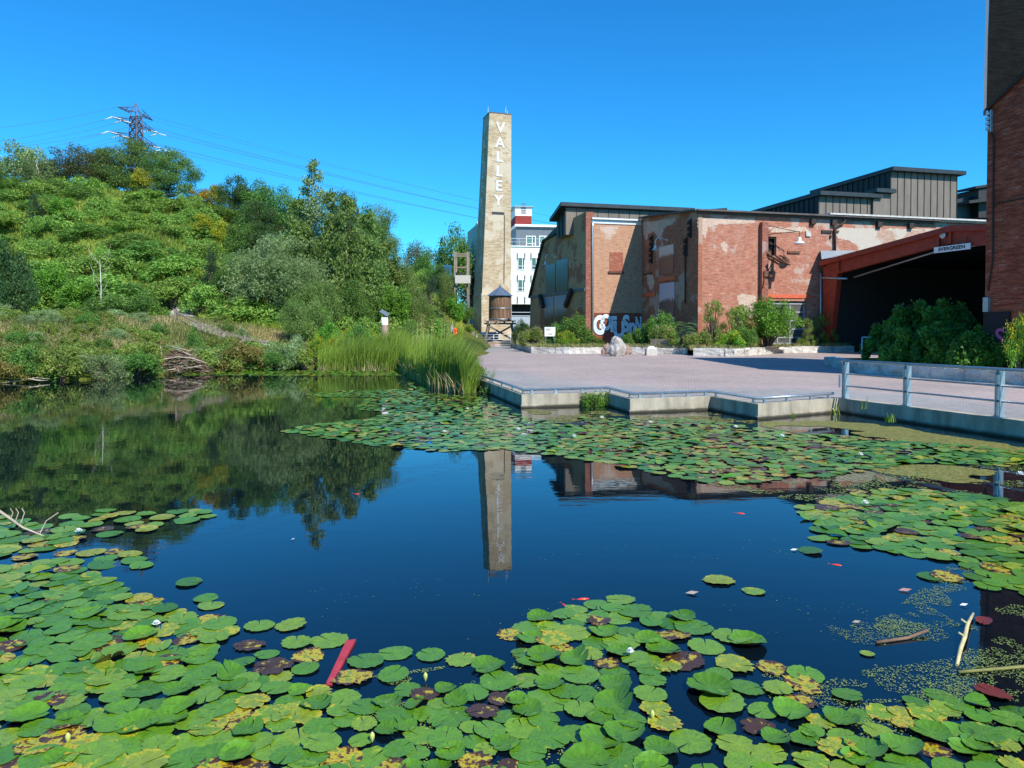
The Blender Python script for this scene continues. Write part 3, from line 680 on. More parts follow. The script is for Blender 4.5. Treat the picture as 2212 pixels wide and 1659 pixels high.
panel(A3, 1426, 598, 1460, 606, 'lintel', 'lintel', .1); panel(A3, 1388, 632, 1417, 640.5, 'lintel', 'lintel', .1)
panel(A3, 1442, 684, 1456.5, 702, 'stone_block', 'patch_panel', .04)
panel(A3, 1392, 590, 1408, 593, 'sills', 'sill', .12)
for x, y in ((1408, 548), (1409, 524), (1483, 530), (1492, 490)):
    u, z = A3.uz(x, y); b = MB()
    for k in range(3): b.fbox(A3, u-.15, u+.15, z-.9+k*.55, z-.55+k*.55, .003, .3)
    b.fbox(A3, u+.16, u+.22, z-1., z+.7, .003, .2); b.build('insulator_rack', M['iron'], bb)
b = MB(); b.tube([P(A3, 1478, 532, .1), P(A3, 1480, 560, .1), P(A3, 1480, 655, .1)], .06); b.build('conduit', M['iron'], bb)
# W2
z2 = A2.z(1330, 475); L2 = 5.17*K
b = MB(); b.fbox(A2, .002, L2+.3, .2, z2, -.35, 0); b.build('back_wall', M['brick_tan'], bb)
b = MB(); b.fbox(A2, .0, L2-.1, z2-.05, z2+.12, -.3, .30); b.fbox(A2, 0, L2-.1, z2-.45, z2-.06, .003, .08); b.build('gutter', M['alum'], bb)
b = MB(); b.tube([P(A2, 1281, 478, .2), P(A2, 1280, 490, .2), P(A2, 1280, 720, .2)], .10); b.build('downpipe', M['galv_light'], bb, 'pale grey downpipe at the building corner')
panel(A2, 1316, 545, 1346, 586, 'brick_fill', 'bricked_window', .02); panel(A2, 1313.5, 586.5, 1347, 590.5, 'sills', 'sill', .14)
panel(A2, 1283, 676, 1387, 752, 'brick_dark', 'painted_base', .004)
# graffiti
q = NM('graffiti_fill'); n_ = q.noise(q.coord(), 1.2, 4, .6); gfill = q.fin(q.ramp(n_, [(.35, (.52, .62, .72)), (.6, (.80, .84, .88))]), .6)  # bluish cast of shade is blended into the white fill
def graffiti(fr, txt, px, py, size, dd, sx=1.):
    u, z = fr.uz(px, py)
    text(txt, size, fr.p(u, z, .012), fr.U, (0, 0, 1), M['black'], 'graffiti_outline', bb, offset=.085*size, ext=.002, spacing=1.0, sx=sx)
    text(txt, size, fr.p(u, z, .020), fr.U, (0, 0, 1), gfill, 'graffiti_letters', bb, offset=.050*size, ext=.002, spacing=1.0, sx=sx)
for ch_, gx, gy, gs, gw in (('G', 1294, 701, 3.0, .62), ('O', 1309, 695, 2.5, .62), ('E', 1325, 699, 2.5, .62), ('U', 1337, 710, 2.6, .75), ('S', 1352, 698, 2.7, .66), ('n', 1366, 703, 2.6, .6), ('N', 1379, 699, 2.4, .42)): graffiti(A2, ch_, gx, gy+3, gs*.86, 0, gw*1.08)
u, z = A3.uz(1419, 688); text('RBx', 1.1, A3.p(u, z, .01), A3.U, (0, 0, 1), M['stone_block'], 'graffiti_tag', bb, offset=-.008, ext=.002)
def blob(fr, pts, mat, name='plaster_patch', d=.004):
    rg = random.Random(int(pts[0][0]*7)); P0 = []
    for i in range(len(pts)):
        a, c = pts[i], pts[(i+1) % len(pts)]; L_ = math.hypot(c[0]-a[0], c[1]-a[1]); m_ = max(1, int(L_/3))
        for k in range(m_): t = k/m_; P0.append((a[0]+(c[0]-a[0])*t+rg.gauss(0, .9)*(0 < k), a[1]+(c[1]-a[1])*t+rg.gauss(0, .9)*(0 < k)))
    b = MB(); b.poly([P(fr, x, y, d) for x, y in P0]); b.build(name, M[mat], bb)
blob(A4, [(1800, 491), (1900, 494), (2000, 494), (2118, 496), (2118, 520), (2000, 530), (1905, 545), (1880, 548), (1860, 560), (1850, 530), (1835, 520), (1810, 515)], 'brick_white')
blob(A4, [(1507, 470), (1560, 472), (1630, 470), (1632, 482), (1560, 484), (1530, 490), (1524, 520), (1515, 500), (1508, 495)], 'plaster')
blob(A4, [(1592, 640), (1604, 634), (1632, 640), (1634, 662), (1596, 658)], 'plaster'); blob(A4, [(1556, 526), (1566, 522), (1572, 530), (1570, 546), (1560, 540)], 'plaster')
blob(A4, [(1656, 490), (1700, 492), (1740, 490), (1748, 500), (1700, 503), (1664, 500)], 'plaster')
blob(A3, [(1388, 480), (1440, 474), (1462, 472), (1448, 486), (1432, 494), (1428, 524), (1420, 510), (1412, 500), (1400, 505), (1396, 520), (1389, 505)], 'plaster')
blob(A3, [(1396, 592), (1410, 594), (1414, 612), (1406, 628), (1398, 610)], 'plaster')
blob(A2, [(1296, 491), (1336, 488), (1328, 498), (1330, 506), (1322, 508), (1320, 518), (1308, 516), (1304, 502), (1298, 500)], 'plaster')
# W1
pts = [P(A1, x, y) for x, y in ((1143, 705), (1146.5, 643), (1177, 520), (1204, 505.5), (1204, 487), (1264, 458))]
uE = A1.u(1265, 600); pts = [A1.p(A1.u(1143, 705), .2)]+pts[1:-1]+[A1.p(uE, A1.z(1264, 458)), A1.p(uE, .2)]
b = MB(); b.prism(pts, A1.N*-.4); b.build('gable_wall', M['brick_yellow_wall'], bb)
b = MB(); zP = A1.z(1264, 458); u2 = Fr(A1.p(uE, 0), (.9709, .2394))
b.fbox(u2, .0, .86, .2, zP, -.5, .06); b.build('corner_pier', M['brick_pier'], bb)
b = MB()
for (a, c) in (((1146.5, 643), (1177, 520)), ((1177, 520), (1204, 505.5))): b.beam(P(A1, *a, -.1), P(A1, *c, -.1), .7, .22)
b.build('verge_board', M['iron'], bb)
b = MB(); b.prism([P(A1, 1177, 519), P(A1, 1204, 505), P(A1, 1204, 487), P(A1, 1180, 512)], A1.N*-.5); b.build('clad_infill', M['clad_dark'], bb)
zl = A1.z(1265, 624.5); b = MB(); b.fbox(A1, A1.u(1146.5, 641), uE-.05, zl-.18, zl+.1, .003, .12); b.build('ledge', M['grey_panel'], bb)
def quadpanel(fr, c, mat, th=.06, label=None):
    u = [fr.uz(x, y) for x, y in c]; u0 = (u[0][0]+u[3][0])/2; u1 = (u[1][0]+u[2][0])/2; zt = (u[0][1]+u[1][1])/2; zb = (u[2][1]+u[3][1])/2
    b = MB(); b.fbox(fr, u0, u1, zb, zt, .003, .003+th); b.build('wall_poster', M[mat], bb, label)
def c2p(*pts): return [((x/2.212+1750)/1.8517, (y/2.212+780)/1.8517) for x, y in pts]
quadpanel(A1, c2p((960, 628), (1045, 600), (1045, 862), (960, 876)), 'poster_green', label='dark green photograph panel, upper left on the gable')
quadpanel(A1, c2p((1055, 578), (1160, 560), (1155, 840), (1055, 862)), 'poster_green', label='dark green photograph panel, upper right on the gable')
quadpanel(A1, c2p((950, 908), (1028, 895), (1028, 1150), (950, 1158)), 'poster_blue', label='blue grey photograph panel, lower left on the gable')
quadpanel(A1, c2p((1040, 892), (1140, 880), (1140, 1130), (1040, 1145)), 'poster_blue', label='blue grey photograph panel, lower right on the gable')
for a, c in (((905, 890), (935, 992)), ((1185, 840), (1130, 985))):
    (x0, y0), (x1, y1) = c2p(a, c); b = MB(); b.beam(P(A1, x0, y0, .3), P(A1, x1, y1, .3), .35, .5); b.build('bracket', M['iron'], bb)
# roof slab + monitors
b = MB(); zr = z4-.3
b.prism([A4.p(.1, zr, -.3), A4.p(46, zr, -.3), A4.p(46, zr, -26), A2.p(-.5, zr, -14), A2.p(.2, zr, -.3), A2.p(L2, zr, -.3)], (0, 0, .2)); b.build('roof', M['roof_dark'], bb)
def clad(fr, u0, u1, z0, z1, dep, mat='clad', rib=.9, name='monitor_cladding', z1b=None, side=True):
    b = MB(); z1b = z1 if z1b is None else z1b
    b.hexa([fr.p(u0, z0, 0), fr.p(u1, z0, 0), fr.p(u1, z0, -dep), fr.p(u0, z0, -dep), fr.p(u0, z1, 0), fr.p(u1, z1b, 0), fr.p(u1, z1b, -dep), fr.p(u0, z1, -dep)], 0)
    b.m[5] = 1  # left end face takes the dark cladding, so its shade is in the colour
    n = max(1, int((u1-u0)/rib))
    for i in range(n+1):
        u = u0+(u1-u0)*i/n; zz = z1+(z1b-z1)*i/n; b.fbox(fr, u-.022, u+.022, z0, zz-.02, .002, .06, 1)
    for i in range(int(dep/rib)+1):
        p = fr.p(u0, 0, -i*rib); s_ = Fr((p.x, p.y), (-fr.N.x, -fr.N.y)); b.box(Vector((p.x, p.y, (z0+z1)/2))-fr.U*.04, (.08, .08, z1-z0-.04), math.atan2(fr.U.y, fr.U.x), 1)
    return b.build(name, [M[mat], M['clad_dark']], bb)
# C1 long monitor
D1 = 76.; O1 = atD(1222, 450, D1); C1 = Fr((O1.x, O1.y), (.9709, .2394)); zt = atD(1234, 446, D1).z; ue = C1.u(1491, 450)
clad(C1, .0, ue, zr, zt, 3.2, 'clad', 1.15)
b = MB(); b.hexa([C1.p(-.7, zt-.02, .5), C1.p(ue+.3, zt-.02, .5), C1.p(ue+.3, zt-1.1, -3.7), C1.p(-.7, zt-1.1, -3.7), C1.p(-.7, zt+.38, .5), C1.p(ue+.3, zt+.38, .5), C1.p(ue+.3, zt-.75, -3.7), C1.p(-.7, zt-.75, -3.7)]); b.build('monitor_roof', M['roof_dark'], bb)
ug = C1.u(1567, 450); b = MB(); zq = C1.z(1530, 455); b.hexa([C1.p(ue+.35, zq-.5, .4), C1.p(ug, zq-.1, .4), C1.p(ug, zq-.1, -5), C1.p(ue+.35, zq-.5, -5), C1.p(ue+.35, zq-.1, .4), C1.p(ug, zq+.35, .4), C1.p(ug, zq+.35, -5), C1.p(ue+.35, zq-.1, -5)]); b.build('roof_slab', M['roof_dark'], bb)
# C2: low wide monitor and the tall box; left-facing faces coloured dark for their shade
def monitor(pxl, pxr, ytop, D, depth_left, zbot, label=None, rib=.8, over=.6, dz=0.):
    """front face from pxl to pxr; a return face, coloured dark for its shade, runs back from pxl"""
    O = atD(pxl, ytop, D); fr = Fr((O.x, O.y), (.9709, .2394)); u1 = fr.u(pxr, ytop+8)
    clad(fr, 0, u1, zbot, O.z, depth_left, 'clad', rib)
    b = MB(); z = O.z; y2 = -depth_left-over
    b.hexa([fr.p(-over*.4, z, over), fr.p(u1+over, z, over), fr.p(u1+over, z, y2), fr.p(-over*.4, z, y2), fr.p(-over*.4, z+.4, over), fr.p(u1+over, z+.4, over), fr.p(u1+over, z+.4+dz, y2), fr.p(-over*.4, z+.4+dz, y2)])
    b.build('monitor_roof', M['roof_dark'], bb); return fr, u1
monitor(1924.5, 2067, 370.5, 73.5, 12, zr)
monitor(1769, 1888, 423, 71.5, 13, zr)
b = MB(); O = atD(1888, 415, 72.6); fr = Fr((O.x, O.y), (.9709, .2394)); u1 = fr.u(1925, 420)
b.fbox(fr, .01, u1, zr, O.z-.05, -1., -.1); b.build('monitor_cladding', M['clad'], bb)
b = MB(); b.fbox(fr, .02, u1+.3, O.z-.04, O.z+.35, -1.3, .4); b.build('monitor_roof', M['roof_dark'], bb)
# far right roofs beyond
b = MB(); O = atD(2068, 420, 84); fr = Fr((O.x, O.y), (.9709, .2394))
b.prism([P(fr, 2060, 476), P(fr, 2060, 432), P(fr, 2112, 421), P(fr, 2150, 421), P(fr, 2150, 476)], fr.N*-6); b.build('far_roof', M['roof_dark'], bb)
b = MB(); b.prism([P(fr, 2114, 470, 1), P(fr, 2114, 408, 1), P(fr, 2160, 400, 1), P(fr, 2160, 470, 1)], fr.N*-3); b.prism([P(fr, 2108, 407, 1.3), P(fr, 2108, 402, 1.3), P(fr, 2160, 394, 1.3), P(fr, 2160, 399, 1.3)], fr.N*-3)
b.prism([P(fr, 2094, 439, 2), P(fr, 2094, 433, 2), P(fr, 2160, 424, 2), P(fr, 2160, 432, 2)], fr.N*-2); b.build('far_monitor', M['clad_dark'], bb)

# ---------- red steel canopy shed ----------
FC = Fr((25*1.142, 57*1.142), (.3, -.954))
sh = thing('steel_canopy', (FC.O.x, FC.O.y, PZ), 'red steel portal canopy joining the brick building and the tower', 'canopy')
uR = 25.0; uP = FC.u(2056, 500); zE = FC.z(1778, 563.6); zK = FC.z(2056, 488); slope = (zK-zE)/uP
def rz_(u): return zE+slope*u if u < uP else zK-slope*(u-uP)
ULen = 2*uP
dR = 1.25
b = MB()
for (ua, ub) in ((.2, uP), (uP, ULen)):
    b.hexa([FC.p(ua, rz_(ua)-dR-.25, 0), FC.p(ub, rz_(ub)-dR-.0, 0), FC.p(ub, rz_(ub)-dR, -.35), FC.p(ua, rz_(ua)-dR-.25, -.35), FC.p(ua, rz_(ua)-.4, 0), FC.p(ub, rz_(ub)-.4, 0), FC.p(ub, rz_(ub)-.4, -.35), FC.p(ua, rz_(ua)-.4, -.35)])
b.build('rafter', M['red'], sh)
b = MB()
for (ua, ub) in ((-.3, uP), (uP, ULen)):
    b.hexa([FC.p(ua, rz_(ua)-.42, .3), FC.p(ub, rz_(ub)-.42, .3), FC.p(ub, rz_(ub)-.42, .005), FC.p(ua, rz_(ua)-.42, .005), FC.p(ua, rz_(ua), .3), FC.p(ub, rz_(ub), .3), FC.p(ub, rz_(ub), .005), FC.p(ua, rz_(ua), .005)])
b.build('fascia', M['red'], sh)
b = MB()
for (ua, ub) in ((-.3, uP), (uP, ULen)):
    b.hexa([FC.p(ua, rz_(ua)-.38, .0), FC.p(ub, rz_(ub)-.38, .0), FC.p(ub, rz_(ub)-.38, -60), FC.p(ua, rz_(ua)-.38, -60), FC.p(ua, rz_(ua)-.08, .0), FC.p(ub, rz_(ub)-.08, .0), FC.p(ub, rz_(ub)-.08, -60), FC.p(ua, rz_(ua)-.08, -60)])
b.build('roof', M['roof_dark'], sh)
b = MB(); ztop = rz_(.2)-.45
b.hexa([FC.p(-.1, PZ, .02), FC.p(.75, PZ, .02), FC.p(.75, PZ, -.5), FC.p(-.1, PZ, -.5), FC.p(-.1, ztop, .02), FC.p(1.7, ztop-.9, .02), FC.p(1.7, ztop-.9, -.5), FC.p(-.1, ztop, -.5)]); b.build('column', M['red'], sh)
b = MB(); b.fbox(FC, ULen-.8, ULen, PZ, rz_(ULen)-.45, -.5, .02); b.build('column', M['red'], sh)
for x in (1813.5, 2029, 2054.5):
    u = FC.u(x, 540); b = MB(); b.fbox(FC, u-.09, u+.09, rz_(u)-dR-.05, rz_(u)-.43, .002, .16); b.build('stiffener', M['red'], sh)
b = MB(); b.fbox(FC, ULen-.3, ULen, PZ, rz_(ULen)-.5, -60, -.6); b.fbox(FC, .5, ULen-.3, PZ, zE-.5, -60.3, -60); b.fbox(FC, .78, .92, PZ, zE-.5, -60, -.55); b.build('shed_blackout_wall', M['clad_dark'], sh)  # closing walls added to keep sun out and blacken the opening
b = MB(); b.tube([P(FC, 1845, 599, -.5), P(FC, 2030, 541, -.5), P(FC, 2120, 528, -.5)], .08); b.build('conduit', M['galv'], sh)
b = MB(); b.tube([P(FC, 1772, 600, .3), P(FC, 1830, 602, -.2)], .09); b.build('pipe', M['galv'], sh)
u, z = FC.uz(2040, 508); b = MB(); b.lathe([(.0, .0), (.24, .03), (.26, .0)], (0, 0, 0), 14)
Mr = Matrix((FC.U, Vector((0, 0, 1)), FC.N)).transposed(); b.v = [Mr @ v+FC.p(u, z, .18) for v in b.v]; b.build('floodlight', M['galv_light'], sh)
# EVERGREEN sign
ua, za = FC.uz(2023.9, 541.5); ub_, zb_ = FC.uz(2102.5, 531); 
sg = thing('name_sign', FC.p((ua+ub_)/2, min(za, zb_)-.4, .3), 'long white sign with dark lettering hung below the red canopy beam', 'sign')
hz_ = (FC.uz(2024, 535)[1]-FC.uz(2024, 547.5)[1]); zc_ = (za+zb_)/2
b = MB(); b.fbox(FC, ua, ub_, zc_-hz_/2, zc_+hz_/2, .22, .30); b.build('board', M['white_paint'], sg)
b = MB()
for u in (ua+.4, ub_-.4): b.tube([FC.p(u, zc_+hz_/2, .2), FC.p(u, zc_+hz_/2+.5, .1)], .02)
b.build('hanger', M['iron'], sg)
text('EVERGREEN', hz_*.78, FC.p((ua+ub_)/2, zc_, .305), FC.U, (0, 0, 1), M['black'], 'lettering', sg, offset=.012, ext=.004, spacing=1.06, sx=(ub_-ua)*.80/(hz_*.78*6.05))
# dark storage tank under the canopy
cc = atD(1903, 700, 70.); t = thing('storage_tank', (cc.x, cc.y, PZ), 'dark blue cylindrical tank standing in shade under the red canopy', 'tank')
b = MB(); zt_ = atD(1903, 650, 70).z; rr = 92/2.*70/S*1.0; b.lathe([(rr, PZ), (rr, zt_), (rr*.96, zt_+.12)], (cc.x, cc.y, 0), 40); b.build('tank_shell', plain('dark_blue_plastic', (.13, .18, .28), .4, 0, .1, 1), t)
b = MB(); b.lathe([(rr*.95, zt_+.121), (rr*.7, zt_+.5), (rr*.35, zt_+.75), (0, zt_+.82)], (cc.x, cc.y, 0), 40); b.build('dome_lid', plain('dark_tank_lid', (.15, .17, .19), .5, 0, .1, 1), t)
b = MB(); b.tube([atD(1858, 742, 69), atD(1858, 668, 69), atD(1864, 664, 69)], .12); b.build('pipe', M['iron'], t)

# ---------- brick tower at the right edge ----------
FT = Fr((18.56, 27.9), (.2, -.98)); tw = thing('brick_tower', (18.56, 27.9, .3), 'tall dark red brick tower with steep shingled roof at the plaza edge', 'tower')
uN = 2.35; zA, zN = 10.94, 12.15
Bt = atD(2137.5, 0, 35.); zB = Bt.z+.9; Bt = Vector((Bt.x, 35, 0))
foot = [FT.p(0, 0), FT.p(uN, 0), Vector((27, 27.0, 0)), Vector((30, 34, 0)), Vector((Bt.x, 35, 0))]
zt_ = [zA, zN, 17.5, 19.8, zB]
b = MB()
wp0 = (1.6, uN+.1, FT.z(2206, 412), FT.z(2206, 318))
b.poly([FT.p(0, .2), FT.p(uN, .2), FT.p(uN, zN), FT.p(0, zA)])
for i in range(1, 5):
    a, c = foot[i], foot[(i+1) % 5]; b.poly([a+Vector((0, 0, .2)), c+Vector((0, 0, .2)), c+Vector((0, 0, zt_[(i+1) % 5])), a+Vector((0, 0, zt_[i]))])
b.build('brick_wall', M['brick_dark'], tw)
b = MB(); T_ = [p+Vector((0, 0, z)) for p, z in zip(foot, zt_)]
out = FT.N*.12
e0, e1, e4 = T_[0]+out, T_[1]+out, T_[4]
b.poly([e0, e1, T_[3]+Vector((0, 0, .6)), e4]); b.poly([e1, T_[2], T_[3]+Vector((0, 0, .6))]); b.build('shingle_roof', M['shingle'], tw)
b = MB(); b.beam(T_[0]+out*1.2+Vector((0, 0, -.15)), T_[4]+Vector((-.1, 0, 0)), .10, .22); b.build('fascia', M['grey_panel'], tw)
b = MB(); b.beam(T_[0]+out+Vector((0, 0, -.05)), T_[1]+out+Vector((0, 0, -.05)), .05, .10); b.build('soffit', M['iron'], tw)
b = MB(); b.fbox(FT, 1.93, uN-.05, wp0[2], wp0[3], .004, .02); b.fbox(FT, 1.85, uN-.02, wp0[2]-.14, wp0[2]-.005, .004, .1); b.build('window', M['black'], tw)
b = MB(); b.tube([P(FT, 2139, 258, .06), P(FT, 2141, 285, .05), P(FT, 2146, 300, .05), P(FT, 2144, 560, .05), P(FT, 2134, 628, .05)], .03); b.build('conduit', M['iron'], tw)
b = MB(); b.tube([P(FT, 2149, 441, .05), P(FT, 2212, 428, .05)], .022); b.build('cable', M['iron'], tw)
b = MB(); u, z = FT.uz(2138, 262)
for k in range(4): b.fbox(FT, u-.06, u+.10, z+.22-k*.19, z+.34-k*.19, .003, .14)
b.fbox(FT, u+.11, u+.15, z-.45, z+.4, .003, .1); b.build('insulator_rack', M['galv_light'], tw)
u, z = FT.uz(2134, 658); b = MB(); b.fbox(FT, u-.10, u+.14, z-.28, z+.28, .003, .14); b.build('meter_box', M['galv'], tw)
u, z = FT.uz(2150, 690); b = MB(); b.fbox(FT, -.01, 1.15, .3, FT.z(2150, 674), .003, .06); b.build('painted_base', M['black'], tw)
q = NM('pink_paint'); q.fin((.4, .08, .22), .7); text('S', 1.0, FT.p(.75, 2.0, .064), FT.U, (0, 0, 1), q.m, 'graffiti_tag', tw, offset=.01, ext=.001)

# ---------- chimney ----------
ch = thing('brick_chimney', (-3.5, 114, .3), 'tall tapering yellow brick chimney with white vertical lettering', 'chimney')
def cpt(x, y, D): return atD(x, y, D)
t0 = cpt(1057.7, 243.5, 112); zt_ = t0.z
fd = Vector((.95, .312, 0)).normalized(); sd = Vector((-fd.y, fd.x, 0))
def sq(c, wd): return [c, c+fd*wd, c+fd*wd+sd*wd, c+sd*wd]
def atz_(x, D, z): v = atD(x, 714, D); return Vector((v.x, D, z))
topc = atz_(1057.7, 112, zt_); wt = (1104-1057.9)/S*112/.95/.985
zw = atD(1041.3, 635, 111.5).z; botc = atz_(1041.3, 111.5, zw); wb = (1102-1041.3)/S*112/.95/.985
A_ = sq(topc, wt); B_ = sq(botc, wb)
# vertical profile: slight flare near the waist
b = MB(); 
mid = [(.0, 0.), (.25, .30), (.55, .66), (1., 1.)]
rings = [[a.lerp(c, f1)+Vector((0, 0, 0)) for a, c in zip(B_, A_)] for f1 in (0, .12, .3, .5, .75, 1.)]
for r0, r1 in zip(rings[:-1], rings[1:]):
    for i in range(4): j = (i+1) % 4; b.poly([r0[i], r0[j], r1[j], r1[i]])
b.poly(A_)
C_ = [p-(fd+sd)*0 for p in B_]; C0 = sq(botc-fd*.12-sd*.12, wb+.24)
G0 = [Vector((p.x, p.y, .2)) for p in C0]; Gt = [Vector((p.x, p.y, zw-.02)) for p in C0]
for i in range(4): j = (i+1) % 4; b.poly([G0[i], G0[j], Gt[j], Gt[i]]); b.poly([Gt[i], Gt[j], B_[j]+Vector((0, 0, .15)), B_[i]+Vector((0, 0, .15))])
b.build('shaft', M['brick_chimney'], ch)
b = MB(); cpz = [p+(p-sum(A_, Vector())/4)*.02 for p in A_]; b.prism([Vector((p.x, p.y, zt_+.001)) for p in cpz], (0, 0, .16)); b.build('cap', M['eave'], ch)
def facept(k0, k1, s, z):    # point on front (0,1) or left (3,0) face
    f1 = (z-zw)/(zt_-zw); a = B_[k0].lerp(A_[k0], f1); c = B_[k1].lerp(A_[k1], f1); return a.lerp(c, s)
whitep = M['white_paint']
cy_ = [197, 287, 370, 457, 542, 630]; cxf = [298, 295, 291, 290, 289, 286]
for chx, yy_, xx_ in zip('VALLEY', cy_, cxf):
    y = (yy_/1.482+380)/1.8517; x = (xx_/1.482+1800)/1.8517
    z = atD(x, y, 112.6).z; f1 = (z-zw)/(zt_-zw); a = facept(0, 1, 0, z); c = facept(0, 1, 1, z)
    s_ = (x-proj(*a)[0])/(proj(*c)[0]-proj(*a)[0])
    upv = facept(0, 1, s_, z+1)-facept(0, 1, s_, z); nrm = fd.cross(upv).normalized()
    text(chx, 2.25, facept(0, 1, s_, z)+nrm*.05, fd, upv, M['letter'], 'letter', ch, offset=.045, ext=.03, sx=1.03)
    a = facept(3, 0, 0, z); U_ = (facept(3, 0, 1, z)-a).normalized(); upv = facept(3, 0, .5, z+1)-facept(3, 0, .5, z); nrm = U_.cross(upv).normalized()
    text(chx, 2.25, facept(3, 0, .45, z)+nrm*.05, U_, upv, M['letter'], 'letter', ch, offset=.02, ext=.03, sx=1.05)
for x, yb, h in ((1054.5, 243, 3.0), (1092.5, 246, 3.0), (1096, 247, 1.6)):
    p = atD(x, yb, 113.2); b = MB(); b.tube([Vector((p.x, p.y, zt_-.5)), Vector((p.x, p.y, zt_+h*.45))], .035, n=5); b.build('antenna', M['galv_light'], ch)
def fp(x, y, off=.06):
    z = atD(x, y, 112.7).z; a = facept(0, 1, 0, z); c = facept(0, 1, 1, z); s_ = (x-proj(*a)[0])/(proj(*c)[0]-proj(*a)[0]); return facept(0, 1, s_, z)-sd*off
q1 = lambda x, y: ((x/1.482+1800)/1.8517, (y/1.482+380)/1.8517)
b = MB(); b.tube([fp(*q1(322, 712)), fp(*q1(321, 900)), fp(*q1(319, 1120))], .05, n=6); b.build('conduit', M['iron'], ch)
b = MB()
for k in range(3): b.beam(fp(*q1(248, 697+k*5)), fp(*q1(322, 697+k*5)), .08, .07)
b.build('corbel', M['eave'], ch)

# ---------- white building behind ----------
DW = 150.; W0 = atD(1032, 700, DW); FW = Fr((W0.x, W0.y), (.99, .14)); FWs = Fr((atD(1010, 700, 163).x, 163), tuple((Vector((W0.x, W0.y))-Vector((atD(1010, 700, 163).x, 163)))))
wbld = thing('white_building', (W0.x, W0.y, .3), 'modern white rendered office block behind the brick chimney', 'building')
def W1(x, y): return q1(x, y)
uRt = FW.u(1260, 600); zroof = FW.z(1120, 533); zl_ = FW.z(1035, 483)
Ls = (FWs.O-Vector((W0.x, W0.y, 0))).length
b = MB(); zu = FW.z(1120, 657)
uM = FW.u(1070, 600)
b.fbox(FW, .01, uM, .2, zl_, -14, 0); b.fbox(FW, uM+.001, uRt, zu, zroof, -14, 0.0)
b.build('wall', M['white'], wbld)
b = MB(); b.fbox(FWs, 0, Ls-.02, .2, zl_-.02, -.4, 0); b.build('side_wall', M['white_shaded'], wbld)
b = MB(); b.fbox(FW, -.1, uM+.1, zl_+.001, zl_+.35, -14, .15); b.fbox(FW, uM+.2, uRt, zroof, zroof+.22, -14, .2); b.build('parapet', M['white_paint'], wbld)
b = MB(); b.fbox(FW, uM+.1, uRt, .2, zu-.02, -12, -2.); b.build('undercroft', M['black'], wbld)  # solid black block stands for the dark void below the upper floors
b = MB(); z_ = FW.z(1120, 672); b.fbox(FW, uM+.1, uRt, .2, z_-1.2, -1.5, -.8); b.fbox(FW, uM+.1, uRt, z_-1.1, z_-.9, -1.2, -1.0); b.fbox(FW, uM+.1, uRt, z_-.3, z_-.15, -1.2, -1.0); b.build('dock_rail', M['galv_light'], wbld)
def win(fr, x0, y0, x1, y1, d=0.):
    u0, u1 = fr.uz(x0, (y0+y1)/2)[0], fr.uz(x1, (y0+y1)/2)[0]; zt2 = fr.uz((x0+x1)/2, y0)[1]; zb2 = fr.uz((x0+x1)/2, y1)[1]
    b = MB(); b.fbox(fr, u0, u1, zb2, zt2, d+.003, d+.05); wd_ = b.build('window', M['glass'], wbld)
    b = MB(); f_ = .16
    for q_ in ((u0-.0, u0+f_, zb2, zt2), (u1-f_, u1, zb2, zt2), (u0+f_, u1-f_, zt2-f_, zt2), (u0+f_, u1-f_, zb2, zb2+f_), (u0+(u1-u0)*.62, u0+(u1-u0)*.62+.14, zb2+f_, zt2-f_), (u0+f_, u1-f_, zb2+(zt2-zb2)*.27, zb2+(zt2-zb2)*.27+.12)):
        b.fbox(fr, q_[0], q_[1], q_[2], q_[3], d+.051, d+.13)
    b.build('window_frame', M['white_paint'], wd_)
    b = MB(); b.fbox(fr, u0+.2, u0+(u1-u0)*.6, zb2+(zt2-zb2)*.36, zt2-.2, d+.052, d+.06); b.build('blind', M['green_pane'], wd_)
for yr in ((962, 1036), (1093, 1165)):
    for xr in ((352, 366), (400, 444), (481, 525), (562, 600)):
        win(FW, *q1(xr[0], yr[0]), *q1(xr[1], yr[1]))
    for xr in (400, 444, 481, 525):
        p = q1(xr, yr[0]-12); u, z = FW.uz(*p); b = MB(); b.fbox(FW, u-.07, u+.07, z-.9, z+.5, .003, .25); b.build('shade_bracket', M['grey_panel'], wbld)
    for (xa, xb) in ((120, 130), (138, 148)):
        (x0, y0), (x1, y1) = q1(xa, yr[0]+45 if yr[0] < 1000 else yr[0]+30), q1(xb, yr[1]+45 if yr[0] < 1000 else yr[1]+28)
        win(FWs, x0, y0, x1, y1)
for xr in (400, 444, 481, 525):
    p = q1(xr, 1208); u, z = FW.uz(*p); b = MB(); b.fbox(FW, u-.07, u+.07, z-.9, z+.5, .003, .25); b.build('shade_bracket', M['grey_panel'], wbld)
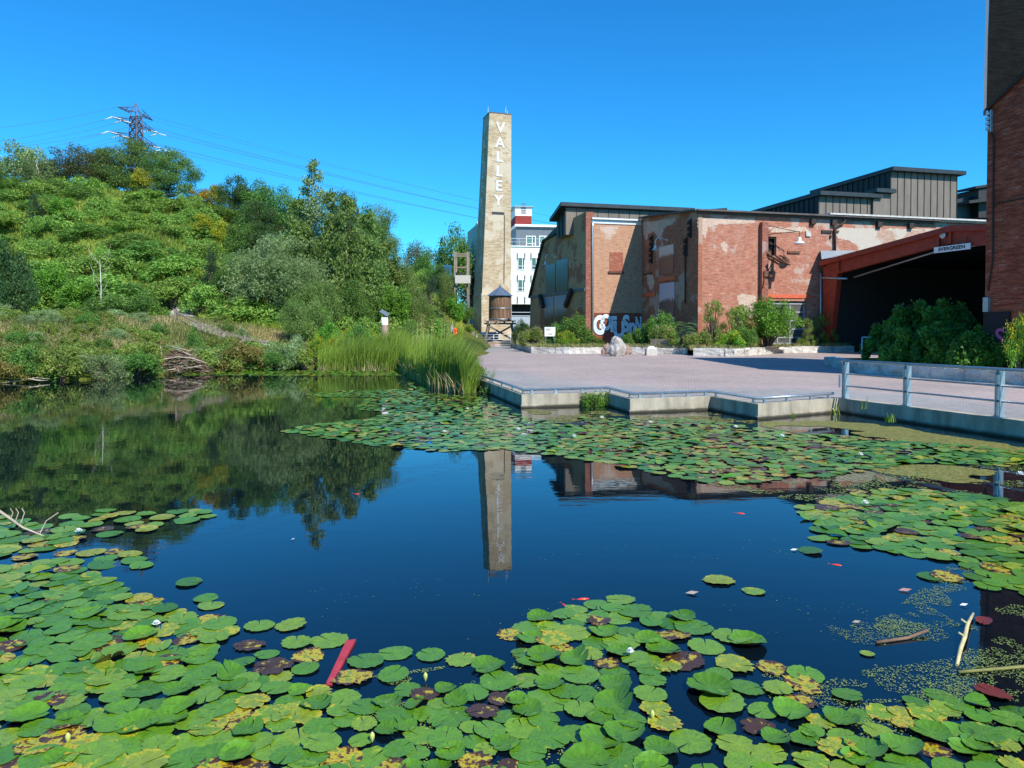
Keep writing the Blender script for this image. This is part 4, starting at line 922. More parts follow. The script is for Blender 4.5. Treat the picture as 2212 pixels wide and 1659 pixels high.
# grey setback storey, red stair tower
(x0, y0), (x1, y1) = q1(392, 780), q1(700, 905)
FG = Fr((FW.p(0, 0, -5).x, FW.p(0, 0, -5).y), (.99, .14)); ug0, ug1 = FG.u(x0, y0), FG.u(x1, y0); zg = FG.z(x0, y0)
b = MB(); b.fbox(FG, ug0, ug1, zroof, zg, -8, 0); b.build('setback_storey', M['grey_panel'], wbld)
b = MB(); b.fbox(FG, ug0-.3, ug1, zg+.001, zg+.45, -8, .6); b.build('setback_parapet', M['white_paint'], wbld)
for xr in ((450, 508), (528, 580)):
    (xa, ya), (xb, yb) = q1(xr[0], 835), q1(xr[1], 902); win(FG, xa, ya, xb, yb)
b = MB()
for k in range(14): u = uM+.3+k*1.6; b.fbox(FW, u, u+.06, zroof+.23, zroof+1.7, .0, .06)
b.fbox(FW, uM+.3, uRt, zroof+1.7, zroof+1.8, -.0, .08); b.fbox(FW, uM+.3, uRt, zroof+1.0, zroof+1.06, .0, .05); b.build('balcony_rail', M['galv_light'], wbld)
FR = Fr((FW.p(0, 0, -9).x, FW.p(0, 0, -9).y), (.99, .14)); (x0, y0), (x1, y1) = q1(388, 665), q1(484, 870)
u0, u1 = FR.u(x0, y0), FR.u(x1, y0); zrt = FR.z(x0, 447); zrl = FR.z(x0, (715/1.482+380)/1.8517)
b = MB(); b.fbox(FR, u0, u1, zroof, zrl, -9, 0); b.build('stair_tower', M['red_panel'], wbld)
b = MB(); b.fbox(FR, u0-.02, u1+.02, zrl+.001, zrt, -9, .02); b.build('tower_head', M['white_paint'], wbld)
b = MB()
for k in range(5): z = zrl+.5+k*.5; b.fbox(FR, u0+1.3, u1-1.3, z, z+.28, .021, .1)
b.build('louvre', M['grey_panel'], wbld)
b = MB(); b.hexa([FR.p(u0-.4, zrt+.001, .4), FR.p(u1+.4, zrt+.001, .4), FR.p(u1+.4, zrt+.001, -9.4), FR.p(u0-.4, zrt+.001, -9.4), FR.p(u0-.4, zrt+.2, .4), FR.p(u1+.4, zrt+.2, .4), FR.p(u1-1, zrt+1.5, -9.4), FR.p(u0+.4, zrt+1.5, -9.4)]); b.build('roof', M['galv'], wbld)

# ---------- water tank on timber stand ----------
DT = 95.; c0 = atD(1080.3, 745, DT); X0, Y0 = c0.x, DT
wt_ = thing('water_tank', (X0, Y0, PZ), 'round wooden water tank with conical metal roof on a timber stand', 'water tank')
r_ = 24.6/S*DT; zb_, ze_, za_ = atD(1080, 692.5, DT).z, atD(1080, 639, DT).z, atD(1080, 618, DT).z
b = MB(); n = 46; b.lathe([(r_*.97, 0), (r_*.97, ze_-zb_)], (0, 0, 0), n)
o = b; 
me_b = MB(); me_b.lathe([(r_*1.0, zb_), (r_*.97, ze_)], (X0, Y0, 0), 48); so = me_b.build('barrel', M['staves'], wt_)
so.location = (0, 0, 0)
b = MB(); 
for z in (zb_+.12, (zb_+ze_)/2-.1): b.lathe([(r_+.012, z), (r_+.035, z), (r_+.035, z+.1), (r_+.012, z+.1)], (X0, Y0, 0), 40)
b.build('hoop', M['galv'], wt_)
b = MB(); n = 12
rim = [Vector((X0+math.cos(2*math.pi*i/n+.2)*r_*1.16, Y0+math.sin(2*math.pi*i/n+.2)*r_*1.16, ze_-.03)) for i in range(n)]; ap = Vector((X0, Y0, za_))
for i in range(n): b.poly([rim[i], rim[(i+1) % n], ap]); b.beam(rim[i], ap, .06, .05)
b.poly(list(reversed(rim))); b.tube([ap-Vector((0, 0, .1)), ap+Vector((0, 0, .25))], .12, .05); b.build('conical_roof', M['tank_roof'], wt_)
b = MB(); hw = r_*1.38; b.box((X0, Y0, zb_-.06), (hw*2, hw*2, .1))
for k in (-.8, -.27, .27, .8): b.box((X0+hw*k, Y0, zb_-.2), (.2, hw*2, .18))
b.box((X0, Y0-hw*.85, zb_-.4), (hw*2.05, .22, .2)); b.box((X0, Y0+hw*.85, zb_-.4), (hw*2.05, .22, .2)); b.build('platform', M['wood_grey'], wt_)
tp, bt = zb_-.5, PZ
for sx1 in (-1, 1):
    for sy1 in (-1, 1):
        b = MB(); b.beam((X0+sx1*hw*.72, Y0+sy1*hw*.72, tp), (X0+sx1*hw*.98, Y0+sy1*hw*.98, bt), .26, .26); b.build('leg', M['wood_grey'], wt_)
b = MB()
for sy1 in (-1, 1):
    b.beam((X0-hw*.75, Y0+sy1*hw*.8, tp-.2), (X0+hw*.9, Y0+sy1*hw*.9, bt+.6), .1, .2); b.beam((X0+hw*.75, Y0+sy1*hw*.8+.12, tp-.2), (X0-hw*.9, Y0+sy1*hw*.9+.12, bt+.6), .1, .2)
    b.beam((X0+sy1*hw*.8, Y0-hw*.75, tp-.2), (X0+sy1*hw*.9, Y0+hw*.9, bt+.6), .1, .2)
b.build('cross_brace', M['wood_grey'], wt_)

# ---------- gate, posts, signs, boulders, bench ----------
G0_ = atZ(1030, 751, PZ); G1_ = atZ(1103, 751, PZ)
gt = thing('farm_gate', tuple(G0_), 'galvanised tubular farm gate closing the track by the water tank', 'gate')
Lg = (G1_-G0_).length; hgt_g = 28/S*82
b = MB()
for k in range(6):
    z = PZ+.18+(hgt_g-.2)*(k/5)**1.15; b.tube([G0_+Vector((0, 0, z-PZ)), G1_+Vector((0, 0, z-PZ))], .03, n=6)
b.build('bars', M['galv_light'], gt)
b = MB()
for f1 in (0, .5, 1): p = G0_.lerp(G1_, f1); b.tube([p+Vector((0, 0, .12)), p+Vector((0, 0, hgt_g))], .035, n=6)
b.build('uprights', M['galv_light'], gt)
def wpost(px, pyb, pyt, wd, D, label):
    p = atD(px, pyb, D); t = atD(px, pyt, D); p.z = hgt(p.x, p.y) if px < 1030 else PZ; b = MB(); h_ = t.z-p.z
    b.box((p.x, p.y, p.z+h_/2), (wd, wd, h_)); b.poly([(p.x-wd/2, p.y-wd/2, t.z), (p.x+wd/2, p.y-wd/2, t.z), (p.x+wd*.3, p.y+wd*.4, t.z+.05), (p.x-wd*.3, p.y+wd*.4, t.z+.05)])
    setp(b.build('wooden_post', M['wood_fence']), label, 'post', 'weathered posts around the gate')
wpost(1022.5, 750, 718, .33, 81.5, 'weathered square post supporting the hinge end of the farm gate')
wpost(1108, 750, 719, .33, 81.5, 'dark weathered post at the latch end of the farm gate beside the planter')
wpost(1003.5, 748, 725, .24, 80, 'short weathered post standing in grass near the farm gate')
wpost(1012.5, 749, 728, .2, 82, 'thin weathered post between the gate post and the grass')
p = atD(977, 752, 70); b_ = thing('lifebuoy_post', (p.x, p.y, hgt(p.x, p.y)), 'pale square post carrying an orange life ring beside the reeds', 'life ring post')
b = MB(); zt_ = atD(977, 699, 70).z; b.box((p.x, p.y, (zt_+b_.location.z)/2), (.22, .22, zt_-b_.location.z)); b.build('post', M['galv_light'], b_)
b = MB(); c_ = atD(982.5, 717, 69.6); 
b.tube([c_+Vector((math.cos(a)*.13, 0, math.sin(a)*.34)) for a in np.linspace(0, 2*math.pi, 17)], .1, n=8); b.build('life_ring', M['orange'], b_)
# info sign in planter
p = atD(1188, 745, 69); sgn = thing('notice_board', (p.x, p.y, .8), 'small white notice board on legs in front of the gable bushes', 'sign')
b = MB(); zt_, zb_ = atD(1188, 706.5, 69).z, atD(1188, 726.5, 69).z
b.box((p.x, p.y, (zt_+zb_)/2), (1.05, .05, zt_-zb_)); b.build('board', M['white_paint'], sgn)
b = MB()
for e in (-.4, .4): b.box((p.x+e, p.y+.03, (zb_+.8)/2), (.06, .05, zb_-.8))
b.build('legs', M['galv'], sgn)
b = MB()
for (dx, dz, w_) in ((-.15, .75, .5), (-.2, .64, .35)): b.box((p.x+dx, p.y-.03, zb_+dz*.95), (w_, .008, .04))
b.build('printed_lines', M['iron'], sgn)
b = MB(); b.box((p.x-.1, p.y-.03, zb_+.22), (.08, .008, .14)); b.box((p.x+.1, p.y-.03, zb_+.22), (.08, .008, .14)); b.build('printed_marks', M['red'], sgn)
# interpretive pillar behind reeds
p = atD(831, 745, 47); zz = hgt(p.x, p.y); ip = thing('marker_pillar', (p.x, p.y, zz), 'white and faded red concrete pillar with a tilted panel above the reeds', 'pillar')
b = MB(); zt_ = atD(831, 686, 47).z; zm_ = atD(831, 702, 47).z; rr_ = .225
b.lathe([(rr_, zm_+.001), (rr_, zt_), (0, zt_)], (p.x, p.y, 0), 20); b.build('white_top', M['white_paint'], ip)
b = MB(); b.lathe([(rr_, zz-.3), (rr_, zm_)], (p.x, p.y, 0), 20); b.build('faded_red_shaft', plain('faded_red_paint', (.42, .27, .23), .8, 0, .3, 2), ip)
b = MB(); b.tube([(p.x, p.y, zt_), (p.x, p.y, zt_+.15)], .05); Mx = Matrix.Rotation(R(32), 3, 'Y') @ Matrix.Rotation(R(25), 3, 'X'); b.box((p.x, p.y, zt_+.30), (.62, .5, .05), M=Mx); b.build('tilted_panel', M['grey_panel'], ip)
# boulders
from mathutils import noise as mn
def boulder(px0, px1, pyt, pyb, label, mat, seed, D=None, lean=0.):
    c = atZ((px0+px1)/2, pyb-2, PZ) if D is None else atD((px0+px1)/2, pyb, D); wd = (px1-px0)/S*c.y; h_ = (pyb-pyt)/S*c.y
    bm = bmesh.new(); bmesh.ops.create_icosphere(bm, subdivisions=5, radius=1)
    for v in bm.verts:
        k = v.co.copy(); r1 = 1+mn.noise(k*1.1+Vector((seed, 0, 0)))*.42+mn.noise(k*3.1+Vector((seed, 3, 0)))*.12+mn.noise(k*8+Vector((seed, 7, 0)))*.04
        cell = mn.cell(k*1.6+Vector((seed, 1, 1)))*.07; k *= (r1+cell*0); s_ = 1-.30*max(0, k.z)
        v.co = Vector((k.x*wd*.5*s_+lean*k.z, k.y*wd*.42*s_, max(-.1, (k.z*.62+.42)*h_)))
    me = bpy.data.meshes.new('boulder'); bm.to_mesh(me); bm.free(); me.materials.append(M[mat])
    o = bpy.data.objects.new('boulder', me); COL.objects.link(o); o.location = (c.x, c.y+wd*.3, PZ); setp(o, label, 'boulder', 'boulders on the plaza')
boulder(1311, 1351, 729, 772, 'large pale grey upright boulder standing on the plaza', 'granite', 2.3, lean=.08)
boulder(1300, 1322, 747, 768, 'small reddish boulder left of the large pale boulder', 'granite_red', 5.1)
boulder(1345, 1365, 748, 768, 'small reddish boulder right of the large pale boulder', 'granite_red', 8.7)
boulder(1556, 1562, 0, 0, 'x', 'granite', 1, D=1) if False else None
# stone marker
c = atZ(1408.5, 768, PZ); wd = 23/S*c.y; h_ = 20.5/S*c.y; b = MB(); y0 = c.y+wd/2
b.box((c.x, y0, PZ+h_*.34), (wd, wd, h_*.68)); z = PZ+h_*.68
b.hexa([(c.x-wd/2, y0-wd/2, z+.001), (c.x+wd/2, y0-wd/2, z+.001), (c.x+wd/2, y0+wd/2, z+.001), (c.x-wd/2, y0+wd/2, z+.001), (c.x-wd*.2, y0-wd*.2, PZ+h_), (c.x+wd*.2, y0-wd*.2, PZ+h_), (c.x+wd*.2, y0+wd*.3, PZ+h_), (c.x-wd*.2, y0+wd*.3, PZ+h_)])
setp(b.build('stone_marker', M['stone_block']), 'squat cut stone block with sloping top in front of the bench', 'stone block')
# benches on the planter wall
def bench(px0, px1, py, label, back=None, D=None):
    a, c = atD(px0, py, D[0]), atD(px1, py, D[1]); a.z = c.z = PZ+.60; t = thing('plank_bench', (a.x, a.y, PZ+.5), label, 'bench', 'plank benches on the planter walls')
    d = (c-a).normalized(); nn = Vector((-d.y, d.x, 0)); b = MB()
    for k in range(3): b.beam(a+nn*(.12+k*.17), c+nn*(.12+k*.17), .15, .06)
    b.build('seat', M['wood_grey'], t)
    b = MB()
    for f1 in (.12, .5, .88): p = a.lerp(c, f1); b.box((p.x+nn.x*.3, p.y+nn.y*.3, PZ+.55), (.12, .4, .06), math.atan2(d.y, d.x))
    b.build('seat_support', M['iron'], t)
    if back:
        b = MB(); p0, p1 = [a.lerp(c, (x-px0)/(px1-px0)) for x in back]
        for k in range(5): h = .12+k*.115; b.beam(p0+nn*(.55+k*.05)+Vector((0, 0, h)), p1+nn*(.55+k*.05)+Vector((0, 0, h)), .03, .095)
        b.build('backrest', M['wood_grey'], t)
bench(1355, 1467, 751, 'long grey plank bench with a slatted backrest behind the stone block', (1401, 1441), (60.3, 58.4))
bench(1120, 1149, 750, 'short plank bench with backrest at the left end of the planter', (1140, 1147), (72, 65))
bench(1174, 1213, 752, 'backless plank bench below the white notice board', None, (61.2, 61))
bench(1657, 1713, 757, 'backless plank bench below the garage door bushes', None, (57.6, 60))
# ---------- timber and steel frame with transformer left of white building ----------
D_ = 133.; q2 = lambda x, y: ((x/1.482+1800)/1.8517, (y/1.482+380)/1.8517)
p = atD(986, 650, D_); pf = thing('substation_frame', (p.x, p.y, hgt(p.x, p.y)), 'grey pole frame carrying white transformers beside the white building', 'pole frame')
def FP(x, y, d=0): return atD(*q2(x, y), D_+d)
for x, d in ((27, 0), (37, 3), (102, 0), (110, 3)):
    t_ = FP(x, 930, d); g_ = FP(x, 1260, d); b = MB(); b.tube([(t_.x, t_.y, .2), (t_.x, t_.y, t_.z)], .22, .16); b.build('pole', M['wood_grey'], pf)
b = MB()
for y in (943, 955, 1022): b.beam(FP(20, y), FP(112, y), .2, .28); b.beam(FP(25, y+2, 3), FP(112, y+2, 3), .2, .2)
b.build('crossbeam', M['wood_fence'], pf)
b = MB(); b.box(FP(76, 1094), (2.8, 1.5, 1.5)); b.build('transformer', M['stone_block'], pf)
b = MB()
for x in (62, 76, 90): b.tube([FP(x, 1078), FP(x+2, 1050)], .12); b.tube([FP(x+2, 1050), FP(x+8, 1028)], .04)
b.tube([FP(100, 1100), FP(108, 1150)], .1); b.build('bushing', M['iron'], pf)
p = atD(966, 592, 125); b = MB(); g_ = hgt(p.x, p.y); b.tube([(p.x, p.y, g_), (p.x, p.y, p.z-.4)], .1); b.box((p.x, p.y, p.z+.6), (1.4, .3, 2.0))
for k in range(4): b.box((p.x, p.y-.17, p.z-.1+k*.45), (1.3, .04, .12))
setp(b.build('service_panel', M['galv_light']), 'small grey panel on a pole among the trees left of the pole frame', 'panel')
# chain fence behind
def chainfence():
    a = atD(915, 735, 84); c = atD(1029, 737, 90); a.z = c.z = .35; t = thing('mesh_fence', tuple(a), 'low grey steel mesh fence behind the reeds', 'fence')
    for i in range(9):
        p = a.lerp(c, i/8); b = MB(); b.tube([p, p+Vector((0, 0, 1.5))], .05, n=6); b.build('post', M['galv'], t)
    b = MB(); b.beam(a+Vector((0, 0, 1.5)), c+Vector((0, 0, 1.5)), .06)
    for i in range(60): p = a.lerp(c, i/59); b.tube([p, p+Vector((0, 0, 1.5))], .012, n=4)
    b.build('mesh_panel', M['galv'], t)
chainfence()
p = atD(1000, 728, 100); b = MB(); b.hexa([(p.x-4, 98, .3), (p.x+5, 98, .3), (p.x+5, 101, .3), (p.x-4, 101, .3), (p.x-3, 98.6, 1.9), (p.x+5, 98.6, 2.1), (p.x+5, 100.6, 2.1), (p.x-3, 100.6, 1.9)]); setp(b.build('covered_stack', M['galv']), 'grey tarpaulin covered stack behind the mesh fence', 'covered stack')
# dirt mound behind the gate
bm = bmesh.new(); bmesh.ops.create_icosphere(bm, subdivisions=4, radius=1)
for v in bm.verts: k = v.co; r1 = 1+mn.noise(k*2)*.25+mn.noise(k*7)*.06; v.co = Vector((k.x*2.6*r1, k.y*1.6*r1, max(-.1, k.z*.75*r1)))
me = bpy.data.meshes.new('woodchip_heap'); bm.to_mesh(me); bm.free(); me.materials.append(plain('woodchips', (.30, .17, .10), .95, 0, .4, 9, bump=.8)); o = bpy.data.objects.new('woodchip_heap', me); COL.objects.link(o)
p = atD(1080, 745, 88); o.location = (p.x, 88, .35); setp(o, 'low brown woodchip heap behind the farm gate', 'heap', kind='stuff')

# ---------- pylon ----------
PX, PY = atD(294, 300, 157).x, 157.; pzb = 15.
py_ = thing('transmission_pylon', (PX, PY, pzb), 'rusty brown lattice transmission pylon on the hill top', 'pylon')
topz = atD(294, 222, 157).z
ad = Vector((.26, .966, 0)).normalized(); an_ = Vector((-ad.y, ad.x, 0))
def hw_(z): return .72+(topz-z)*.034
b = MB(); lv = [topz-3.2]
while lv[-1] > pzb+2: lv.append(lv[-1]-hw_(lv[-1])*2.2)
cr = lambda z, i: Vector((PX, PY, z))+ad*hw_(z)*(1, 1, -1, -1)[i]+an_*hw_(z)*(1, -1, -1, 1)[i]
for z0, z1 in zip(lv[:-1], lv[1:]):
    for i in range(4):
        j = (i+1) % 4; b.beam(cr(z0, i), cr(z1, i), .2); b.beam(cr(z0, i), cr(z1, j), .14); b.beam(cr(z0, j), cr(z1, i), .14); b.beam(cr(z0, i), cr(z0, j), .14)
for i in range(4): b.beam(cr(lv[0], i), (PX, PY, topz), .16)
b.build('lattice_mast', M['pylon'], py_)
arms = []
for (yy_, hl) in ((246, 5.0), (271, 6.5), (304, 7.6)):
    z = atD(294, yy_, 157).z
    for s_ in (-1, 1):
        b = MB()
        tip = Vector((PX, PY, z))+ad*s_*hl; tip2 = tip
        for k in (-1, 1):
            r1 = Vector((PX, PY, z))+ad*s_*.8+an_*.8*k; r2 = r1+Vector((0, 0, 1.2)); b.beam(r1, tip, .11); b.beam(r2, tip, .09)
            for f1 in (.3, .55, .78): b.beam(r1.lerp(tip, f1), r2.lerp(tip, f1-.12), .06); b.beam(r1.lerp(tip, f1), (r1-an_*1.6*k).lerp(tip, f1-.12), .09)
        arms.append((yy_, s_, tip)); b.build('crossarm', M['pylon'], py_)
lines = []
for (yy_, s_, tip) in arms:
    for f1 in ((1.,) if yy_ == 246 else (1., .6)):
        a0 = Vector((PX, PY, tip.z)).lerp(tip, f1)
        for sgn_ in (-1, 1):
            e = a0+Vector((sgn_*1.9, 0, -.5 if sgn_ > 0 else -.7))
            if yy_ != 246: b = MB(); b.tube([a0, e], .09, n=6); b.build('insulator', M['white_paint'], py_)
            else: e = a0
            lines.append((e, sgn_, yy_))
for k, (e, sgn_, yy_) in enumerate(lines):
    if sgn_ > 0: end = Vector((118+(e.y-157)*.8, 430, e.z+6.5)); sag = 4.2
    else: end = Vector((-100+(e.y-157)*.5, 118+(e.y-157), e.z-17)); sag = 1.2
    pts = [e.lerp(end, f1)-Vector((0, 0, sag*4*f1*(1-f1))) for f1 in np.linspace(0, 1, 25)]
    b = MB(); b.tube(pts, .021, n=5); b.keep = False
    where = ('upper' if yy_ == 246 else 'middle' if yy_ == 271 else 'lower')
    setp(b.build('power_line', M['pylon']), f'thin {where} power line strung from the pylon '+('towards the chimney' if sgn_ > 0 else 'down behind the hill trees'), 'power line', 'power lines on the pylon')
# ---------- vegetation ----------
PROTO = {}
def clumps_round(rng, W, H, z0, n, rc):
    out = []
    for i in range(n):
        v = rng.normal(size=3); v /= np.linalg.norm(v); r = rng.random()**.4
        zc = z0+(H-z0)*.5; out.append((v[0]*r*(W/2-rc*.7), v[1]*r*(W/2-rc*.7), zc+v[2]*r*((H-z0)/2-rc*.6), rc*rng.uniform(.6, 1.15)))
    return out
def clumps_cone(rng, W, H, z0, n, rc, pw=1.0):
    out = []
    for i in range(n):
        t = rng.random()**1.25; z = z0+(H-z0)*t; w = (W/2)*(1-t)**pw+.05*W; a = rng.random()*6.283; r = w*rng.random()**.5
        out.append((r*math.cos(a), r*math.sin(a), z, rc*(1.12-.62*t)*rng.uniform(.7, 1.1)))
    out.append((0, 0, H-rc*.35, rc*.3)); return out
def clumps_dome(rng, W, H, n, rc):
    out = []
    for i in range(n):
        a = rng.random()*6.283; r = rng.random()**.5; z = H*(.12+.76*math.sqrt(max(0, 1-r*r)))*rng.uniform(.42, 1.0)**.7
        out.append((r*math.cos(a)*W*.45, r*math.sin(a)*W*.45, z, rc*rng.uniform(.7, 1.2)))
    return out
def clumps_layer(rng, W, H, z0, n, rc):
    out = []
    for i in range(n):
        a = rng.random()*6.283; r = rng.random()**.6; t = rng.random()
        z = z0+(H-z0)*t; w = W/2*(1-.75*t**2); out.append((r*math.cos(a)*w, r*math.sin(a)*w, z, rc*rng.uniform(.7, 1.2)))
    return out
def fill(rng, cl, n, size, asp, flat=1., up=.3, bias=.6, droop=None, shell=.45):
    cl = np.array(cl); wgt = cl[:, 3]**2; k = rng.choice(len(cl), n, p=wgt/wgt.sum())
    d = unit(rng.normal(size=(n, 3))); r = (shell+(1-shell)*rng.random(n))*cl[k, 3]*(1+.15*rng.normal(size=n))
    C = cl[k, :3]+d*r[:, None]*np.array([1, 1, flat]); C[:, 2] = np.maximum(C[:, 2], .05)
    V, F = leaves(rng, C, size, asp, d, bias, up, droop)
    tc = rng.random(len(cl))*.5; t = np.clip(tc[k]+rng.random(n)*.55, 0, 1)
    return V, F, t
def trunk_mb(rng, H, r, cl, nl, lean=0., z0=None, top=.8):
    b = MB(); p = []; m = 7
    for i in range(m): t = i/(m-1); p.append(Vector((lean*H*t+rng.normal()*.02*H*(t > 0), rng.normal()*.02*H*(t > 0), H*top*t-.15*(i == 0))))
    b.tube(p, [r*(1-.85*i/(m-1)) for i in range(m)], n=7, cap=False)
    idx = rng.choice(len(cl), min(nl, len(cl)), replace=False)
    for i in idx:
        c = Vector(cl[i][:3]); z = max(.12*H, min(c.z*.62, H*top*.9)); t = z/(H*top); k = min(m-2, int(t*(m-1))); a = p[k].lerp(p[k+1], t*(m-1)-k)
        md = a.lerp(c, .5)+Vector((0, 0, -.04*H+.02*H*rng.normal())); rr = r*(1-.85*t)*.5
        b.tube([a, md, c], [rr, rr*.6, rr*.2], n=5, cap=False)
    return b
def proto(key, parts): PROTO[key] = parts
def mk(key, seed, W, H, cl, n, size, asp, leaf, r=.15, nl=14, bark='bark', lean=0., top=.8, **kw):
    rng = np.random.default_rng(seed); cl = cl(rng)
    V, F, t = fill(rng, cl, n, size, asp, **kw)
    ext = [(V, F, 0, t)]; mats = [LEAF[leaf]]
    cm = npmesh(key+'_crown', ext, mats); tb = trunk_mb(rng, H, r, cl, nl, lean, top=top); tv, tf = mbparts(tb)
    tm = npmesh(key+'_trunk', [(tv, tf, 0, .5)], [M[bark]]); tm.polygons.foreach_set('use_smooth', [True]*len(tf))
    PROTO[key] = (W, H, [('crown', cm), ('trunk', tm)])
def mks(key, seed, W, H, cl, n, size, asp, leaf, fl=None, nf=0, fs=.1, stems=10, **kw):
    """shrub as one mesh: leaves, stems and optional flowers"""
    rng = np.random.default_rng(seed); cl = cl(rng); V, F, t = fill(rng, cl, n, size, asp, **kw)
    parts = [(V, F, 0, t)]; mats = [LEAF[leaf], M['bark']]; b = MB()
    for i in rng.choice(len(cl), min(stems, len(cl)), replace=False):
        c = Vector(cl[i][:3]); b.tube([(c.x*.12, c.y*.12, -.1), (c.x*.5, c.y*.5, c.z*.55), c], [.035*H/2, .025*H/2, .008*H/2], n=4, cap=False)
    tv, tf = mbparts(b); parts.append((tv, tf, 1, .5))
    if fl:
        cc = np.array(cl); k = rng.choice(len(cc), nf); d = unit(np.abs(rng.normal(size=(nf, 3)))*np.array([1, 1, 1])*np.where(rng.random((nf, 3)) < .5, -1, 1)*np.array([1, 1, 0])+np.array([0, 0, .8])+0)
        # flowers gathered in tufts on the outside
        tuft = cc[k, :3]+d*cc[k, 3:4]*1.02; g = np.repeat(tuft, 9, 0)+rng.normal(size=(nf*9, 3))*fs*1.1
        V, F = leaves(rng, g, fs, .8, None, 0, 1.0); parts.append((V, F, 2, rng.random(nf*9))); mats.append(fl)
    PROTO[key] = (W, H, [(None, npmesh(key, parts, mats))])
R_ = lambda W, H, z0, n, rc: (lambda rng: clumps_round(rng, W, H, z0, n, rc))
Cn = lambda W, H, z0, n, rc, pw=1.: (lambda rng: clumps_cone(rng, W, H, z0, n, rc, pw))
Dm = lambda W, H, n, rc: (lambda rng: clumps_dome(rng, W, H, n, rc))
Ly = lambda W, H, z0, n, rc: (lambda rng: clumps_layer(rng, W, H, z0, n, rc))
mk('tree_mid', 1, 8, 9, R_(8, 9, .6, 44, 1.35), 14000, .26, .55, 'mid', r=.22)
mk('tree_dark', 2, 8, 9, R_(8, 9, .5, 46, 1.3), 14000, .26, .5, 'dark', r=.25)
mk('tree_bright', 3, 6, 7, R_(6, 7, .6, 30, 1.1), 9000, .24, .6, 'bright', r=.14)
mk('tree_yellow', 4, 5, 6, R_(5, 6, .6, 26, .95), 6500, .22, .6, 'yellow', r=.12)
mk('tree_orange', 5, 5, 6, R_(5, 6, .8, 24, .9), 5500, .20, .6, 'orange', r=.12)
mk('tree_grey', 6, 9, 7, R_(9, 7, .8, 40, 1.1), 8500, .22, .5, 'greyleaf', r=.22, nl=30)
mk('locust', 7, 14, 9, Ly(15, 9, 1.2, 80, 1.5), 23000, .24, .5, 'locust', r=.3, nl=36, flat=.55)
mk('poplar', 8, 4.6, 14, Cn(5.4, 14, 1.2, 150, .85, .7), 19000, .22, .6, 'silver', r=.13, nl=40, bark='bark_white', top=.9, up=.6)
mk('poplar_small', 9, 4.0, 9, Cn(4.8, 9, .3, 90, .95, .6), 15000, .22, .55, 'willow', r=.12, nl=30, top=.8, droop=.35)
mk('cottonwood', 10, 9, 9, R_(9, 9, .8, 34, 1.3), 9500, .26, .7, 'silver', r=.25, nl=24, bark='bark_white')
mk('willow_silver', 11, 9, 9.5, R_(9.5, 10, .2, 90, 1.2), 26000, .30, .22, 'silver', r=.22, nl=24, droop=.4)
mk('willow_round', 12, 8, 9, R_(8, 9, .2, 50, 1.3), 18000, .28, .25, 'willow', r=.2, droop=-.25)
mk('willow_green', 13, 7, 6, R_(7.4, 6, .0, 60, 1.05), 18000, .26, .25, 'willow', r=.14, droop=.45)
mk('pine', 14, 3.6, 6.4, Cn(3.6, 6.4, .2, 80, .7, .7), 13000, .20, .18, 'pine', r=.14, nl=30, up=0., droop=.1)
mks('sumac', 20, 5, 2.6, Dm(5, 2.6, 44, .62), 5200, .24, .36, 'sumac', flat=.85, up=.7, stems=14)
mks('sumac_b', 21, 4.2, 3.0, Dm(4.2, 3.0, 36, .6), 4600, .24, .36, 'sumac', fl=M['red_fl'], nf=14, fs=.08, flat=.85, up=.7, stems=14)
mks('sumac_y', 22, 4.0, 2.6, Dm(4, 2.6, 34, .6), 4200, .22, .4, 'sumac_yellow', flat=.85, up=.7, stems=12)
mks('sumac_m', 23, 4.0, 3.2, Dm(4, 3.2, 36, .6), 5000, .20, .5, 'mid', flat=.85, up=.5, stems=12)
mks('shrub_bank', 30, 2.6, 1.7, Dm(2.6, 1.7, 34, .34), 4200, .115, .5, 'bank', flat=.8, up=.4, stems=14)
mks('shrub_red', 31, 2.4, 1.5, Dm(2.4, 1.5, 30, .32), 3800, .11, .5, 'bank_red', flat=.8, up=.4, stems=14)
mks('shrub_mid', 32, 3.0, 2.2, Dm(3.0, 2.2, 36, .42), 5200, .13, .5, 'mid', flat=.85, up=.4, stems=12)
mks('shrub_dark', 33, 4.0, 3.0, Dm(4, 3, 44, .55), 7000, .17, .5, 'dark', flat=.85, up=.4, stems=12)
mks('shrub_bright', 34, 3.0, 2.4, Dm(3.0, 2.4, 36, .42), 5600, .13, .5, 'bright', flat=.85, up=.4, stems=12)
mks('shrub_willow', 35, 2.6, 2.2, Dm(2.6, 2.2, 30, .42), 5200, .17, .2, 'silver', flat=1., up=.2, droop=.5, stems=12)
mks('bush_yellow_fl', 36, 2.6, 1.8, Dm(2.6, 1.8, 30, .36), 4200, .13, .35, 'bright', fl=M['yellow_fl'], nf=150, fs=.05, stems=14, droop=.3)
mks('bush_pink_fl', 37, 2.8, 2.0, Dm(2.8, 2.0, 34, .38), 5600, .12, .5, 'bank', fl=M['pink_fl'], nf=90, fs=.05, stems=14)
mks('bush_garden', 38, 3.4, 2.8, Dm(3.4, 2.8, 44, .42), 8200, .14, .5, 'mid', fl=M['yellow_fl'], nf=12, fs=.04, stems=18)
mks('bush_shade', 39, 4.4, 3.4, Dm(4.4, 3.4, 70, .48), 12000, .21, .8, 'shade', stems=14, up=.6)
mks('bush_tree', 40, 5.2, 4.2, (lambda rng: clumps_round(rng, 5.2, 4.2, .8, 52, .62)), 12500, .15, .5, 'bright', stems=26, up=.5)
mks('bush_weedy', 41, 3.2, 3.6, (lambda rng: clumps_cone(rng, 3.4, 3.6, .1, 60, .38, .45)), 9500, .13, .3, 'bank', fl=M['purple'], nf=10, fs=.06, stems=30, droop=.5)
